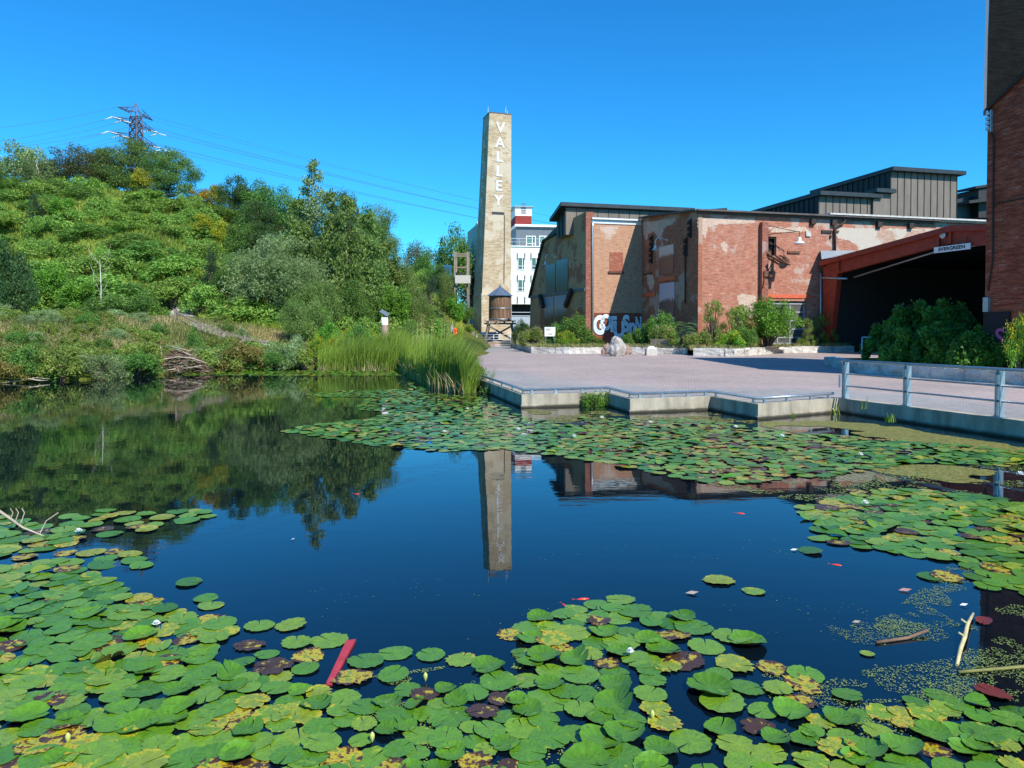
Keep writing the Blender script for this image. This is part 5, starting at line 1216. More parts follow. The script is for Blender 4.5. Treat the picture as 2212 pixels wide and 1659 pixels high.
def place(key, x, y, z, W, H, name, label, cat, group=None, rot=None, rng=random.Random(5)):
    w0, h0, parts = PROTO[key]; rot = rng.random()*6.283 if rot is None else rot
    if len(parts) == 1:
        o = bpy.data.objects.new(name, parts[0][1]); COL.objects.link(o); root = o; setp(o, label, cat, group)
    else:
        root = thing(name, (0, 0, 0), label, cat, group)
        for pn, me in parts: o = bpy.data.objects.new(pn, me); COL.objects.link(o); o.parent = root
    root.location = (x, y, z); root.rotation_euler = (0, 0, rot); root.scale = (W/w0, W/w0, H/h0); return root
def put(key, px, ytop, wpx, D, name, label, cat='tree', group=None, z=None, sink=.15):
    p = atD(px, ytop, D); g = hgt(p.x, D) if z is None else z; W = wpx/S*D
    return place(key, p.x, D, g-sink, W*1.08, (p.z-g+sink)*1.03, name, label, cat, group)
T = 'trees on the hill and behind the pond'
put('cottonwood', 28, 296, 120, 98, 'cottonwood_tree', 'airy pale cottonwood at the far left end of the hill skyline', group=T)
put('cottonwood', 82, 330, 84, 96, 'cottonwood_tree', 'low pale green tree between the airy cottonwood and the dark grey tree', group=T)
put('tree_mid', 10, 372, 90, 93, 'leafy_tree', 'green tree below the airy cottonwood at the photo edge', group=T)
put('tree_grey', 170, 314, 150, 99, 'dark_tree', 'dark grey-brown thin-leaved tree on the hill left of the pylon', group=T)
put('tree_dark', 122, 345, 70, 101, 'dark_tree', 'darker tree crowding behind the grey-brown thin-leaved tree', group=T)
put('locust', 285, 312, 190, 103, 'locust_tree', 'wide dark green layered tree directly under the pylon', group=T)
put('locust', 362, 330, 150, 99, 'locust_tree', 'layered dark tree sloping down right of the pylon', group=T)
put('locust', 225, 328, 110, 104, 'locust_tree', 'layered tree between grey-brown tree and pylon', group=T)
put('tree_yellow', 305, 362, 48, 95, 'yellow_tree', 'small yellow-green tree in front of the layered tree under the pylon', group=T)
put('tree_orange', 432, 400, 46, 96, 'orange_tree', 'small tree turning orange in the dip of the hill skyline', group=T)
put('tree_yellow', 466, 398, 44, 95, 'yellow_tree', 'small yellowing tree beside the orange one on the skyline', group=T)
put('tree_dark', 507, 378, 78, 92, 'dark_tree', 'tall dark green tree rising right of the orange skyline tree', group=T)
put('tree_mid', 556, 392, 90, 92, 'leafy_tree', 'rounded mid green tree on skyline beside the tall dark one', group=T)
put('tree_mid', 605, 408, 80, 88, 'leafy_tree', 'mid green tree just left of the tall silver poplar', group=T)
put('tree_dark', 560, 432, 90, 82, 'dark_tree', 'deep green tree below the skyline above the silver willow', group=T)
put('tree_dark', 650, 430, 70, 84, 'dark_tree', 'deep green tree hidden behind the tall silver poplar', group=T)
put('poplar', 680, 358, 92, 64, 'poplar_tree', 'tall pointed silver poplar with white trunk, highest on the slope', group=T)
put('poplar_small', 646, 440, 80, 63, 'poplar_tree', 'poplar leaning against the left side of the tallest poplar', group=T)
put('poplar_small', 715, 425, 80, 62, 'poplar_tree', 'pointed poplar just right of the tallest poplar', group=T)
put('tree_dark', 740, 414, 90, 88, 'dark_tree', 'very dark tree top showing behind the poplars', group=T)
put('poplar_small', 752, 440, 84, 60, 'poplar_tree', 'second pointed poplar right of the tallest poplar', group=T)
put('poplar_small', 795, 470, 88, 62, 'poplar_tree', 'third pointed poplar right of the tallest poplar, half grey', group=T)
put('tree_mid', 800, 450, 80, 84, 'leafy_tree', 'silvery leafed tree left of the round willow', group=T)
put('willow_round', 826, 446, 84, 90, 'willow_tree', 'rounded olive willow at the right end of the hill trees', group=T)
put('poplar_small', 835, 530, 80, 66, 'poplar_tree', 'low poplar in front of the rounded olive willow', group=T)
put('willow_green', 870, 560, 90, 68, 'willow_tree', 'dull green willow sloping down towards the pine', group=T)
put('tree_grey', 900, 520, 90, 125, 'grey_tree', 'greyish distant tree left of the pole frame', group=T)
put('tree_mid', 925, 545, 70, 120, 'leafy_tree', 'distant green tree in front of the greyish one', group=T)
put('tree_mid', 975, 495, 90, 150, 'leafy_tree', 'distant tall tree behind the pole frame', group=T)
put('tree_grey', 1010, 510, 70, 155, 'grey_tree', 'distant olive tree touching the white building', group=T)
put('tree_dark', 950, 575, 60, 118, 'dark_tree', 'distant dark tree below the small service panel', group=T)
put('pine', 925, 588, 56, 72, 'pine_tree', 'dense blue-green pine beside the pole frame', group=T)
put('willow_round', 965, 590, 50, 82, 'willow_tree', 'silvery small willow between pine and pole frame', group=T)
put('tree_bright', 985, 640, 56, 80, 'leafy_tree', 'bright bush-like tree at the foot of the pole frame', group=T)
put('tree_mid', 1005, 660, 50, 92, 'leafy_tree', 'small tree at the corner of the white building', group=T)
put('willow_silver', 588, 512, 215, 57, 'silver_willow', 'large silver-green willow standing at the bend of the path', group=T)
put('willow_green', 690, 600, 130, 55, 'willow_tree', 'spreading olive willow right of the silver willow', group=T)
put('willow_green', 655, 640, 110, 50, 'willow_tree', 'low feathery willow overhanging the path fence', group=T)
put('tree_bright', 856, 606, 78, 58, 'leafy_tree', 'bright green bushy tree behind the marker pillar', group=T)
put('willow_green', 895, 630, 80, 60, 'willow_tree', 'rounded olive willow left of the pine', group=T)
put('tree_mid', 770, 610, 100, 57, 'leafy_tree', 'mid green thicket tree behind the yellow flowers', group=T)
put('tree_dark', 735, 545, 110, 64, 'dark_tree', 'deep shaded tree filling the slope under the poplars', group=T)
put('tree_mid', 650, 520, 100, 68, 'leafy_tree', 'green tree under the tall poplar left side', group=T)
put('tree_mid', 800, 560, 90, 66, 'leafy_tree', 'green tree filling the slope below the third poplar', group=T)
put('tree_bright', 690, 660, 56, 52, 'leafy_tree', 'dark leafy sapling above the path by the yellow flowers', group=T)
put('tree_yellow', 440, 462, 60, 80, 'yellow_tree', 'yellow-green round tree on the open slope, largest yellow one', group=T)
put('tree_yellow', 478, 476, 40, 78, 'yellow_tree', 'slim yellow-green tree right of the largest yellow one', group=T)
put('tree_mid', 520, 470, 80, 74, 'leafy_tree', 'dull green tree at the right side of the yellow trees', group=T)
put('tree_dark', 560, 480, 90, 74, 'dark_tree', 'dark tree directly above the silver willow', group=T)
put('pine', 456, 535, 52, 62, 'juniper_tree', 'pointed dark green juniper on the slope above the path', group=T)
put('pine', 76, 415, 32, 80, 'juniper_tree', 'narrow dark conical tree on the left slope', group=T)
put('tree_bright', 132, 424, 60, 80, 'leafy_tree', 'vivid green round tree right of the narrow conical tree', group=T)
put('tree_mid', 500, 575, 90, 58, 'leafy_tree', 'rounded green tree left of the silver willow', group=T)
put('tree_bright', 105, 560, 80, 56, 'leafy_tree', 'soft light green tree above the meadow on the left', group=T)
put('tree_bright', 165, 600, 80, 54, 'leafy_tree', 'low spreading green tree above the large dark hedge bush', group=T)
put('shrub_dark', 10, 520, 110, 47, 'large_shrub', 'tall dull green shrub mass at the left photo edge', 'shrub')
put('shrub_dark', 38, 590, 90, 45.5, 'large_shrub', 'large dull green shrub overhanging the meadow at left', 'shrub')
put('shrub_mid', 225, 632, 110, 50, 'large_shrub', 'wide dark green bush at the back of the meadow', 'shrub')
put('shrub_mid', 300, 628, 100, 50.5, 'large_shrub', 'wide dark green bush beside the start of the path', 'shrub')
put('sumac_b', 370, 600, 110, 57, 'sumac_thicket', 'low sumac thicket with red seed heads above the path', 'shrub')
put('sumac_b', 440, 612, 90, 56, 'sumac_thicket', 'smaller sumac thicket right above the path bend', 'shrub')
# dead birch
p = atD(218, 700, 52); t = thing('dead_tree', (p.x, 52, hgt(p.x, 52)), 'bare white dead tree standing among hillside shrubs', 'tree')
b = MB(); z0 = t.location.z; b.tube([(p.x, 52, z0-.1), (p.x+.05, 52, z0+2.2), (p.x-.02, 52, atD(218, 560, 52).z)], [.055, .04, .01], n=6); b.build('trunk', M['bark_white'], t)
b = MB(); rg = random.Random(8)
for k in range(11): z = z0+1.2+k*.32; s_ = (-1)**k; b.tube([(p.x, 52, z), (p.x+s_*rg.uniform(.2, .5), 52+rg.uniform(-.4, .4), z+.5), (p.x+s_*rg.uniform(.3, .9), 52+rg.uniform(-.5, .5), z+rg.uniform(1., 1.6))], [.014, .009, .004], n=4)
b.build('branches', M['bark_white'], t)
# hillside sumac and shrubs
rg = random.Random(11); pts = []; tries = 0
while len(pts) < 235 and tries < 9000:
    tries += 1; px = rg.uniform(-60, 900); D = rg.uniform(55, 97); x = (px-CX)/S*D
    if 370 < px < 590 and 58 < D < 80 and rg.random() < .9: continue
    if math.sin(x*.16+1)*math.cos(D*.21) > .25 and rg.random() < .6: continue
    if px > 560 and rg.random() < .55: continue
    if 330 < px < 470 and D < 58: continue
    if any((x-a)**2+(D-c)**2 < (2.5+.012*(D-50)*3)**2 for a, c, _ in pts): continue
    pts.append((x, D, px))
for i, (x, D, px) in enumerate(pts):
    k = rg.choices(['sumac', 'sumac_b', 'sumac_y', 'sumac_m'], [9, 3.5, 1.0 if px < 300 else 2.6, 3])[0]
    lb = {'sumac': 'low spreading green sumac shrub on the open hillside', 'sumac_b': 'sumac shrub with red seed heads on the open hillside', 'sumac_y': 'yellow-green shrub on the open hillside', 'sumac_m': 'mid green leafy shrub on the open hillside'}[k]
    place(k, x, D, hgt(x, D)-.75, rg.uniform(4.5, 8.0), rg.uniform(1.9, 3.1), {'sumac': 'sumac_shrub', 'sumac_b': 'sumac_shrub', 'sumac_y': 'yellow_shrub', 'sumac_m': 'leafy_shrub'}[k], lb, 'shrub', 'shrubs covering the open hillside')
# bank shrubs
rg = random.Random(4); pts = []; tries = 0
while len(pts) < 165 and tries < 5000:
    tries += 1; px = rg.uniform(-40, 665); D = float(shoreD(px))+rg.uniform(-.05, 1.)**1.0*(rg.random()**.7)*5.0
    x = (px-CX)/S*D
    if 330 < px < 440 and D < float(shoreD(px))+2.4: continue
    if any((x-a)**2+(D-c)**2 < 1.05**2 for a, c in pts): continue
    pts.append((x, D))
    k = rg.choices(['shrub_bank', 'shrub_red', 'shrub_mid', 'shrub_willow'], [8, 1.6, 3.5, .5 if px < 400 else 1.2])[0]
    lb = {'shrub_bank': 'small olive green bush on the pond bank', 'shrub_red': 'small reddish bush on the pond bank', 'shrub_mid': 'small dark green bush on the pond bank', 'shrub_willow': 'small grey-green willow bush on the pond bank'}[k]
    f = 1.0-.10*(D-float(shoreD(px)))
    place(k, x, D, hgt(x, D)-.2, rg.uniform(2.0, 3.1), rg.uniform(1.3, 2.1)*max(.45, f), 'bank_bush', lb, 'bush', 'bushes along the far pond bank')
for px, yt, w_, D, k, lb in ((270, 775, 26, 37, 'shrub_red', 'bush with autumn red leaves at the waterline'), (420, 700, 34, 43.5, 'shrub_mid', 'slender dark sapling bush above the stick lodge'), (775, 690, 60, 44, 'shrub_mid', 'leafy bush left of the marker pillar'),
                            (710, 690, 60, 47, 'shrub_bright', 'bright bush above the yellow flowers'), (880, 690, 50, 52, 'shrub_mid', 'bush right behind the marker pillar'), (935, 672, 60, 62, 'shrub_mid', 'bush below the blue-green pine'), (640, 720, 50, 43.5, 'shrub_willow', 'grey-green willow bush left of the reeds')):
    put(k, px, yt, w_, D, 'bank_bush', lb, 'bush')
for px, yt, w_, D, lb in ((682, 720, 40, 43.2, 'clump of yellow flowers at the left end of the reeds'), (716, 724, 36, 44.5, 'second clump of yellow flowers behind the reed edge'), (755, 708, 50, 50, 'yellow flowering clump by the path fence posts'), (805, 712, 46, 50, 'yellow flowering clump left of the marker pillar'), (1013, 700, 24, 84, 'goldenrod clump between the posts and the chimney')):
    put('bush_yellow_fl', px, yt, w_, D, 'yellow_flowers', lb, 'flowers', 'yellow flower clumps near the reeds')
rg = random.Random(14); n_ = 0
while n_ < 60:
    px = rg.uniform(-30, 560); D = float(shoreD(px))+rg.uniform(5, 14); x = (px-CX)/S*D
    if 320 < px < 470 and D > 46: continue
    n_ += 1; k = rg.choice(['shrub_bank', 'shrub_mid', 'shrub_willow', 'shrub_bank']); place(k, x, D, hgt(x, D)-.3, rg.uniform(1.1, 2.2), rg.uniform(.65, 1.15), 'meadow_bush', {'shrub_bank': 'low olive bush scattered in the meadow grass', 'shrub_mid': 'low dark green bush scattered in the meadow grass', 'shrub_willow': 'low grey-green bush scattered in the meadow grass'}[k], 'bush', 'low bushes scattered in the meadow')
# blades
def blades(rng, P, h, w_, lean=.25, seg=2, az=None):
    n = len(P); a = rng.random(n)*6.283; d = np.stack([np.cos(a), np.sin(a), np.zeros(n)], 1); a2 = rng.random(n)*6.283 if az is None else az+rng.normal(size=n)*.6
    ld = np.stack([np.cos(a2), np.sin(a2), np.zeros(n)], 1)*(lean*rng.random(n)*h)[:, None]; V = []
    for s_ in range(seg+1):
        t = s_/seg; c = P+ld*t*t+np.array([0, 0, 1])*(h*(t-.12*t*t*lean*4))[:, None]; ww = (w_*(1-t)**.7*.5+.002)
        ww = ww[:, None] if isinstance(ww, np.ndarray) else ww
        V += [c-d*ww, c+d*ww]
    V = np.stack(V, 1); k = 2*(seg+1); base = np.arange(n)[:, None]*k
    F = np.concatenate([base+np.array([2*s_, 2*s_+1, 2*s_+3, 2*s_+2]) for s_ in range(seg)], 0)
    return V.reshape(-1, 3), F
def stuff(name, parts, mats, label, cat):
    me = npmesh(name, parts, mats); o = bpy.data.objects.new(name, me); COL.objects.link(o); return setp(o, label, cat, kind='stuff')
rng = np.random.default_rng(5)
n = 60000; px = rng.uniform(-60, 760, n); d = rng.uniform(1.0, 17, n)**1; D = shoreD(px)+d; ok = (D < 57) & ~((px > 330) & (px < 420) & (D > 51)); px, D = px[ok], D[ok]
x = (px-CX)/S*D; z = height(x, D); P_ = np.stack([x, D, z-.03], 1); V, F = blades(rng, P_, rng.uniform(.22, .75, len(P_)), .030, 1.1)
cl_ = (np.sin(x*.6+D*.35)+np.sin(x*.23-D*.8+2))*.22+.5
stuff('meadow_grass', [(V, F, 0, np.tile(np.clip(cl_+rng.normal(size=len(x))*.2, 0, 1), 2))], [LEAF['meadow']], 'tall pinkish green meadow grass above the far bank', 'grass')
n = 110000; px = rng.uniform(-80, 1000, n); D = rng.uniform(53, 99, n); x = (px-CX)/S*D; z = height(x, D); ok = ~((px > 330) & (px < 430) & (D < 58)); x, D, z = x[ok], D[ok], z[ok]
V, F = blades(rng, np.stack([x, D, z-.05], 1), rng.uniform(.3, 1.0, len(x)), .10, .6)
cl_ = (np.sin(x*.3+D*.2)+np.sin(x*.13-D*.3+2))*.22+.5
stuff('hill_grass', [(V, F, 0, np.tile(np.clip(cl_+rng.normal(size=len(x))*.2, 0, 1), 2))], [LEAF['hillgrass']], 'yellow-green rough grass between the hillside shrubs', 'grass')
# reeds
def edgeD(px): return np.interp(px, [680, 700, 860, 890, 930, 1000, 1030, 1042], [42, 41.2, 40.5, 33.5, 28.2, 26.0, 26.6, 27.4])
n = 23000; px = rng.uniform(684, 1041, n); D = edgeD(px)+rng.random(n)**1.3*np.interp(px, [684, 860, 900, 1000, 1041], [4.5, 6, 9, 5., 2.])
x = (px-CX)/S*D; edge_x = np.interp(D, [26, 28.5, 31.8, 38, 52, 66, 84], [-.85, -1.45, -2.25, -2.9, -3.8, -5.0, -5.7]); ok = (x < edge_x-.35) & (rng.random(n) < np.where(px < 860, .75, 1.)); x, D, px = x[ok], D[ok], px[ok]
z = np.maximum(height(x, D), -.05); hh = np.interp(px, [684, 720, 860, 930, 990, 1020, 1041], [1.5, 1.9, 2.25, 2.45, 2.35, 1.7, 1.2])*rng.uniform(.40, 1.12, len(x))*(1+.12*np.sin(x*2.3+D))
V, F = blades(rng, np.stack([x, D, z-.05], 1), hh, .030, .40, 4, az=.6); t = np.clip(rng.normal(size=len(x))*.22+.45+.2*np.sin(x*.9), 0, 1)
m = 4200; k = rng.choice(len(x), m); V2, F2 = blades(rng, np.stack([x[k], D[k]-.05, z[k]-.05], 1), hh[k]*.45*rng.uniform(.6, 1.2, m), .028, .5, 2)
stuff('cattail_reeds', [(V, F, 0, np.tile(t, 4)), (V2, F2, 1, rng.random(2*m))], [LEAF['reed'], LEAF['reed_dry']], 'dense bright green cattail reeds growing at the pond edge', 'reeds')
# reed plumes
b = MB(); n_ = 22
for i in range(n_):
    pxx = rng.uniform(838, 975); DD = float(edgeD(pxx))+rng.uniform(3, 8); p = atD(pxx, rng.uniform(684, 712), DD); g_ = 0.
    b.tube([(p.x-.15, DD, .0), (p.x-.05, DD, p.z*.6), (p.x, DD, p.z)], [.006, .005, .004], n=4)
tv, tf = mbparts(b); C = []
for i in range(n_):
    p = np.array(tuple(b.v[-(n_-i)*12+11])) if False else np.array(tuple(b.v[i*12+8])); C.append(p+rng.normal(size=(26, 3))*np.array([.09, .09, .17])+np.array([.03, 0, -.02]))
V, F = leaves(rng, np.concatenate(C), .12, .3, None, 0, 0, -.4)
stuff('reed_plumes', [(tv, tf, 0, .4), (V, F, 1, rng.random(len(F)))], [LEAF['reed_dry'], LEAF['bank_red']], 'brown feathery reed plumes rising above the cattails', 'reeds')
# plaza-side garden bushes (ground level of the planters = .8)
G_ = 'bushes in the limestone planters'
def gb(key, px, yt, w_, D, label, name='garden_bush', cat='bush'): return put(key, px, yt, w_, D, name, label, cat, G_, z=.78)
gb('shrub_dark', 1128, 690, 44, 76, 'dark bush at the foot of the sloping gable')
gb('bush_pink_fl', 1150, 704, 62, 66.5, 'bush with pale pink flowers left of the white notice board')
gb('bush_garden', 1205, 694, 50, 70, 'green bush just right of the white notice board')
gb('bush_garden', 1240, 672, 74, 66, 'tall green bush between the notice board and the grey downpipe')
gb('bush_garden', 1282, 722, 44, 64.5, 'lower green bush under the grey downpipe')
gb('bush_yellow_fl', 1222, 715, 56, 63.8, 'yellow-green flowering plant in front of the gable bushes')
gb('bush_garden', 1388, 698, 54, 65, 'green bush at the right side of the graffiti')
gb('bush_garden', 1425, 668, 76, 63.8, 'tall green bush behind the slatted bench')
gb('bush_pink_fl', 1432, 700, 60, 61.3, 'bush with small pale flowers behind the long bench')
gb('bush_garden', 1355, 716, 30, 64.5, 'small dark green bush right of the boulders')
gb('bush_pink_fl', 1510, 712, 64, 57, 'flowery bush below the corner of the brick building')
gb('bush_weedy', 1540, 652, 70, 58.5, 'tall weedy bush with purple blossom by the brick corner')
gb('bush_weedy', 1585, 668, 70, 57.3, 'brownish weedy bush between the corner weed and the round bush')
gb('bush_tree', 1655, 642, 150, 58.8, 'large bright green round bush hiding the garage door')
gb('bush_yellow_fl', 1580, 712, 60, 55.8, 'yellow flowering weeds in front of the brownish weedy bush')
gb('bush_garden', 1610, 700, 60, 56.5, 'low green bush between the weeds and the bright bush')
gb('bush_weedy', 1745, 690, 40, 63.2, 'slim weed left of the purple ironweed')
gb('bush_weedy', 1795, 668, 34, 64.6, 'tall leafy ironweed with purple blossom beside the red column')
gb('bush_weedy', 1770, 682, 44, 64.8, 'ironweed with purple blossom in front of the red column')
gb('shrub_dark', 1830, 705, 50, 67, 'dark bush in the canopy shade')
S_ = 'dark bushes in the shaded planter'
for px, yt, w_, D, k, lb in ((1915, 690, 90, 36.2, 'bush_shade', 'small-leaved dark bush behind the short handrail'), (1975, 645, 130, 34.5, 'bush_shade', 'tall dark bush rising in front of the black canopy opening'), (2050, 640, 120, 33, 'bush_shade', 'dark bush with long shoots next to the tower'),
                             (1960, 705, 110, 31.8, 'bush_shade', 'large-leaved dark bush low at the planter front'), (2045, 690, 130, 30.2, 'bush_shade', 'broad dark bush in the middle of the shaded planter'), (2120, 700, 120, 28.2, 'bush_shade', 'dark bush below the painted base of the tower'), (2190, 720, 90, 27.0, 'bush_shade', 'dark bush under the yellow flowers at the photo edge')):
    put(k, px, yt, w_, D, 'planter_bush', lb, 'bush', S_, z=.74)
put('bush_yellow_fl', 2203, 684, 66, 25.9, 'yellow_flowers', 'tall yellow coneflowers in front of the brick tower', 'flowers', z=.74)
put('bush_yellow_fl', 2150, 735, 50, 27.5, 'yellow_flowers', 'lower spray of yellow coneflowers in the dark bushes', 'flowers', z=.74)
put('shrub_bright', 1985, 735, 60, 31.4, 'planter_bush', 'light green sunlit bush low in the shaded planter', 'bush', z=.74)
# grass fringe on planters
pl = []
for a, c in list(zip(LP[:-1], LP[1:]))+list(zip(LP2[1:-1], LP2[2:])):
    nn = 700; f1 = rng.random(nn)[:, None]; A0, C0_ = np.array(tuple(a)), np.array(tuple(c)); pl.append(A0+(C0_-A0)*f1+np.array([0, 1, 0])*(.4+1.3*rng.random(nn)[:, None]))
P_ = np.concatenate(pl); P_[:, 2] = .78; V, F = blades(rng, P_, rng.uniform(.3, .9, len(P_)), .035, .9)
stuff('planter_grass', [(V, F, 0, np.tile(rng.random(len(P_)), 2))], [LEAF['meadow']], 'straw coloured and green grass fringe along the planter walls', 'grass')
# young staghorn sumac in the planter
def frond_plant(px, ytop, D, label, zb=.8, sc_=1.):
    p = atD(px, ytop, D); H = p.z-zb; rg = np.random.default_rng(int(px)); C = []; Tn = []; b = MB()
    b.tube([(0, 0, -.1), (0, 0, H*.8)], .03, .015, n=5, cap=False)
    parts = []; Vs = []; ks = 0
    for k in range(15):
        a = k*2.4; z0 = H*(.35+.6*k/15); Ln = (1.0-.3*k/15)*sc_; dr = Vector((math.cos(a), math.sin(a), 0)); pts = [Vector((0, 0, z0))+dr*Ln*t+Vector((0, 0, (.55*t-.6*t*t)*Ln)) for t in np.linspace(0, 1, 9)]
        b.tube(pts, .01, .004, n=4, cap=False); sd_ = Vector((-dr.y, dr.x, 0))
        for i in range(1, 9):
            for s_ in (-1, 1):
                l = .26*(1-.06*i)*sc_; w_ = .06*sc_; q0 = pts[i]; e = q0+sd_*s_*l+dr*.08-Vector((0, 0, .07)); m_ = q0.lerp(e, .45)
                Vs += [tuple(q0), tuple(m_+dr*w_), tuple(e), tuple(m_-dr*w_)]
    V = np.array(Vs); F = np.arange(len(V)).reshape(-1, 4); tv, tf = mbparts(b)
    me = npmesh('young_sumac', [(V, F, 0, rg.random(len(F))), (tv, tf, 1, .5)], [LEAF['mid'], M['bark']]); o = bpy.data.objects.new('young_sumac', me); COL.objects.link(o); o.location = (p.x, D, zb); setp(o, label, 'plant')
frond_plant(1478, 692, 58.3, 'young sumac with feathery fronds beside the long bench', sc_=1.25)
# small plants by the pond wall
def tuft(px, py, h, r_, n_, leaf, label, name='wall_weed', cat='plant', z=0., w_=.02, kind='blade'):
    c = atZ(px, py, z); rg = np.random.default_rng(int(px)+int(py))
    P_ = np.array(tuple(c))+rg.normal(size=(n_, 3))*np.array([r_, r_*.5, 0])
    if kind == 'blade': V, F = blades(rg, P_, rg.uniform(.5, 1, n_)*h, w_, .6, 3); t = np.tile(rg.random(n_), 3)
    else:
        V, F = blades(rg, P_, rg.uniform(.6, 1, n_)*h, .008, .4, 3); t = np.tile(rg.random(n_), 3); k = rg.choice(n_, n_*26); tt = rg.random(n_*26)
        a = V.reshape(n_, 8, 3)[k, 0]; e = V.reshape(n_, 8, 3)[k, 6]; C = a+(e-a)*tt[:, None]+rg.normal(size=(n_*26, 3))*.035
        V2, F2 = leaves(rg, C, .07, .3, None, 0, .2, .3); F2 = F2+len(V); V = np.concatenate([V, V2]); F = np.concatenate([F, F2]); t = np.concatenate([t, rg.random(len(F2))])
    V = V-np.array(tuple(c)); me = npmesh(name, [(V, F, 0, t)], [LEAF[leaf]]); o = bpy.data.objects.new(name, me); COL.objects.link(o); o.location = c; setp(o, label, cat, 'weeds at the foot of the pond wall')
tuft(1043, 836, .95, .22, 40, 'willow', 'tall loose weed between the reeds and the toe rail', kind='leafy', z=.1)
tuft(1283, 878, .60, .22, 60, 'bright', 'leafy weed clump growing over the wall corner', kind='leafy')
tuft(1063, 851, .4, .15, 30, 'mid', 'low weeds beside the reeds under the toe rail', kind='leafy')
tuft(1809, 897, .5, .07, 7, 'reed', 'few thin reeds below the first railing post'); tuft(1798, 900, .35, .04, 5, 'reed', 'pair of thin reeds in the railing shadow on the wall')
tuft(1922, 912, .35, .08, 18, 'reed', 'short grass tuft below the second railing post', z=.05); tuft(1868, 884, .5, .03, 7, 'reed', 'single grass tuft growing from the wall top', z=.3)
tuft(1513, 884, .25, .05, 9, 'reed', 'small grass tuft at the middle wall corner'); tuft(1438, 887, .18, .04, 8, 'reed', 'tiny grass tuft on the wall waterline'); tuft(1612, 898, .25, .05, 8, 'reed', 'small grass tuft before the last wall corner')
tuft(1352, 880, .22, .05, 9, 'reed', 'small grass tuft on the shaded wall side'); tuft(1712, 900, .22, .05, 8, 'reed', 'thin grass tuft on the sunlit wall end')
# ---------- path + split rail fence ----------
def pth(px, D): x = (px-CX)/S*D; return Vector((x, D, hgt(x, D)))
cl_ = [pth(420, 60), pth(400, 57), pth(382, 54.0), pth(372, 51.5), pth(395, 49.5), pth(450, 49), pth(520, 48.5), pth(600, 48.2), pth(680, 48), pth(760, 48.5), pth(850, 50.5), pth(930, 55), pth(985, 60)]
b = MB(); b.keep = True; fine = []
for i in range(len(cl_)-1):
    for t in np.linspace(0, 1, 7)[:-1]: v = cl_[i].lerp(cl_[i+1], t); v.z = hgt(v.x, v.y); fine.append(v)
Ls_, Rs_ = [], []
for i, v in enumerate(fine):
    t = (fine[min(i+1, len(fine)-1)]-fine[max(i-1, 0)]).normalized(); nn = Vector((-t.y, t.x, 0)).normalized()
    a, c = v+nn*.9, v-nn*.9; a.z = hgt(a.x, a.y)+.03; c.z = hgt(c.x, c.y)+.03; Ls_.append(a); Rs_.append(c)
for i in range(len(fine)-1): b.poly([Rs_[i], Rs_[i+1], Ls_[i+1], Ls_[i]])
setp(b.build('path', M['path']), 'pale gravel path climbing behind the meadow', 'path', kind='structure')
fn = thing('split_rail_fence', tuple(pth(372, 46.5)), 'weathered low post and rail fence along the gravel path', 'fence')
fp_ = [pth(380, 48.3), pth(430, 47.2), pth(475, 46.9), pth(530, 46.6), pth(585, 46.4), pth(640, 46.3), pth(700, 46.2), pth(748, 46.5), pth(800, 47.5), pth(850, 49)]
for p in fp_: b = MB(); b.beam(p+Vector((0, 0, -.2)), p+Vector((0, 0, .85)), .15, .15); b.build('post', M['wood_fence'], fn)
for a, c in zip(fp_[:-1], fp_[1:]): b = MB(); b.beam(a+Vector((0, 0, .66)), c+Vector((0, 0, .66)), .09, .11); b.build('rail', M['wood_fence'], fn)
# ---------- beaver lodge, logs ----------
rg = random.Random(21); c = atD(388, 800, 38.2); lg = thing('stick_lodge', (c.x, c.y, 0), 'heap of bleached sticks forming a beaver lodge at the waterline', 'beaver lodge')
b = MB(); b2 = MB()
for i in range(330):
    a = rg.random()*6.283; r1 = rg.random()**.7; h = max(0, 1.25*(1-r1)**.8); q_ = Vector((c.x+math.cos(a)*1.65*r1, c.y+math.sin(a)*1.0*r1, h+.02)); ln = rg.uniform(.3, 1.0); da = rg.gauss(0, .6)+(math.pi if rg.random() < .5 else 0)
    d = Vector((math.cos(da), math.sin(da)*.6, rg.uniform(-.45, .45))); (b if i % 5 < 2 else b2).tube([q_-d*ln*.5, q_+Vector((0, 0, .04)), q_+d*ln*.5], rg.uniform(.018, .034), .010, n=4)
b.build('bleached_sticks', M['wood_grey'], lg); b2.build('brown_sticks', M['stick_dk'], lg)
b = MB(); A_l = lambda px, py, D=37.6: atD(px, py, D)
b.tube([A_l(330, 784), A_l(350, 777), A_l(385, 771), A_l(415, 774), A_l(446, 784)], [.03, .035, .035, .03, .02], n=7)
b.tube([A_l(361, 746, 38.4), A_l(385, 752, 38.3), A_l(412, 758, 38.2)], .025, n=5); b.tube([A_l(381, 754, 38), A_l(400, 762, 37.9), A_l(413, 768, 37.8)], .03, n=5)
b.tube([A_l(346, 748, 38), A_l(350, 772, 37.8)], .025, n=5); b.tube([A_l(393, 797, 37.2), A_l(435, 790, 37.2)], .03, n=5); b.tube([A_l(355, 801, 37.), A_l(380, 797, 37)], .03, n=5)
b.build('long_white_branches', M['stick'], lg)
b = MB()
for k, wd in ((0, 1.9), (1, 1.3)): pass
b.tube([atD(5, 827, 31), atD(45, 822, 31.2), atD(78, 816, 31.8), atD(108, 819, 32)], [.015, .025, .03, .015], n=7); b.tube([atD(60, 818, 31.2), atD(85, 822, 31.3), atD(103, 822, 31.6)], [.02, .03, .015], n=6)
setp(b.build('driftwood_log', M['stick']), 'bleached forked driftwood log lying at the left waterline', 'log')
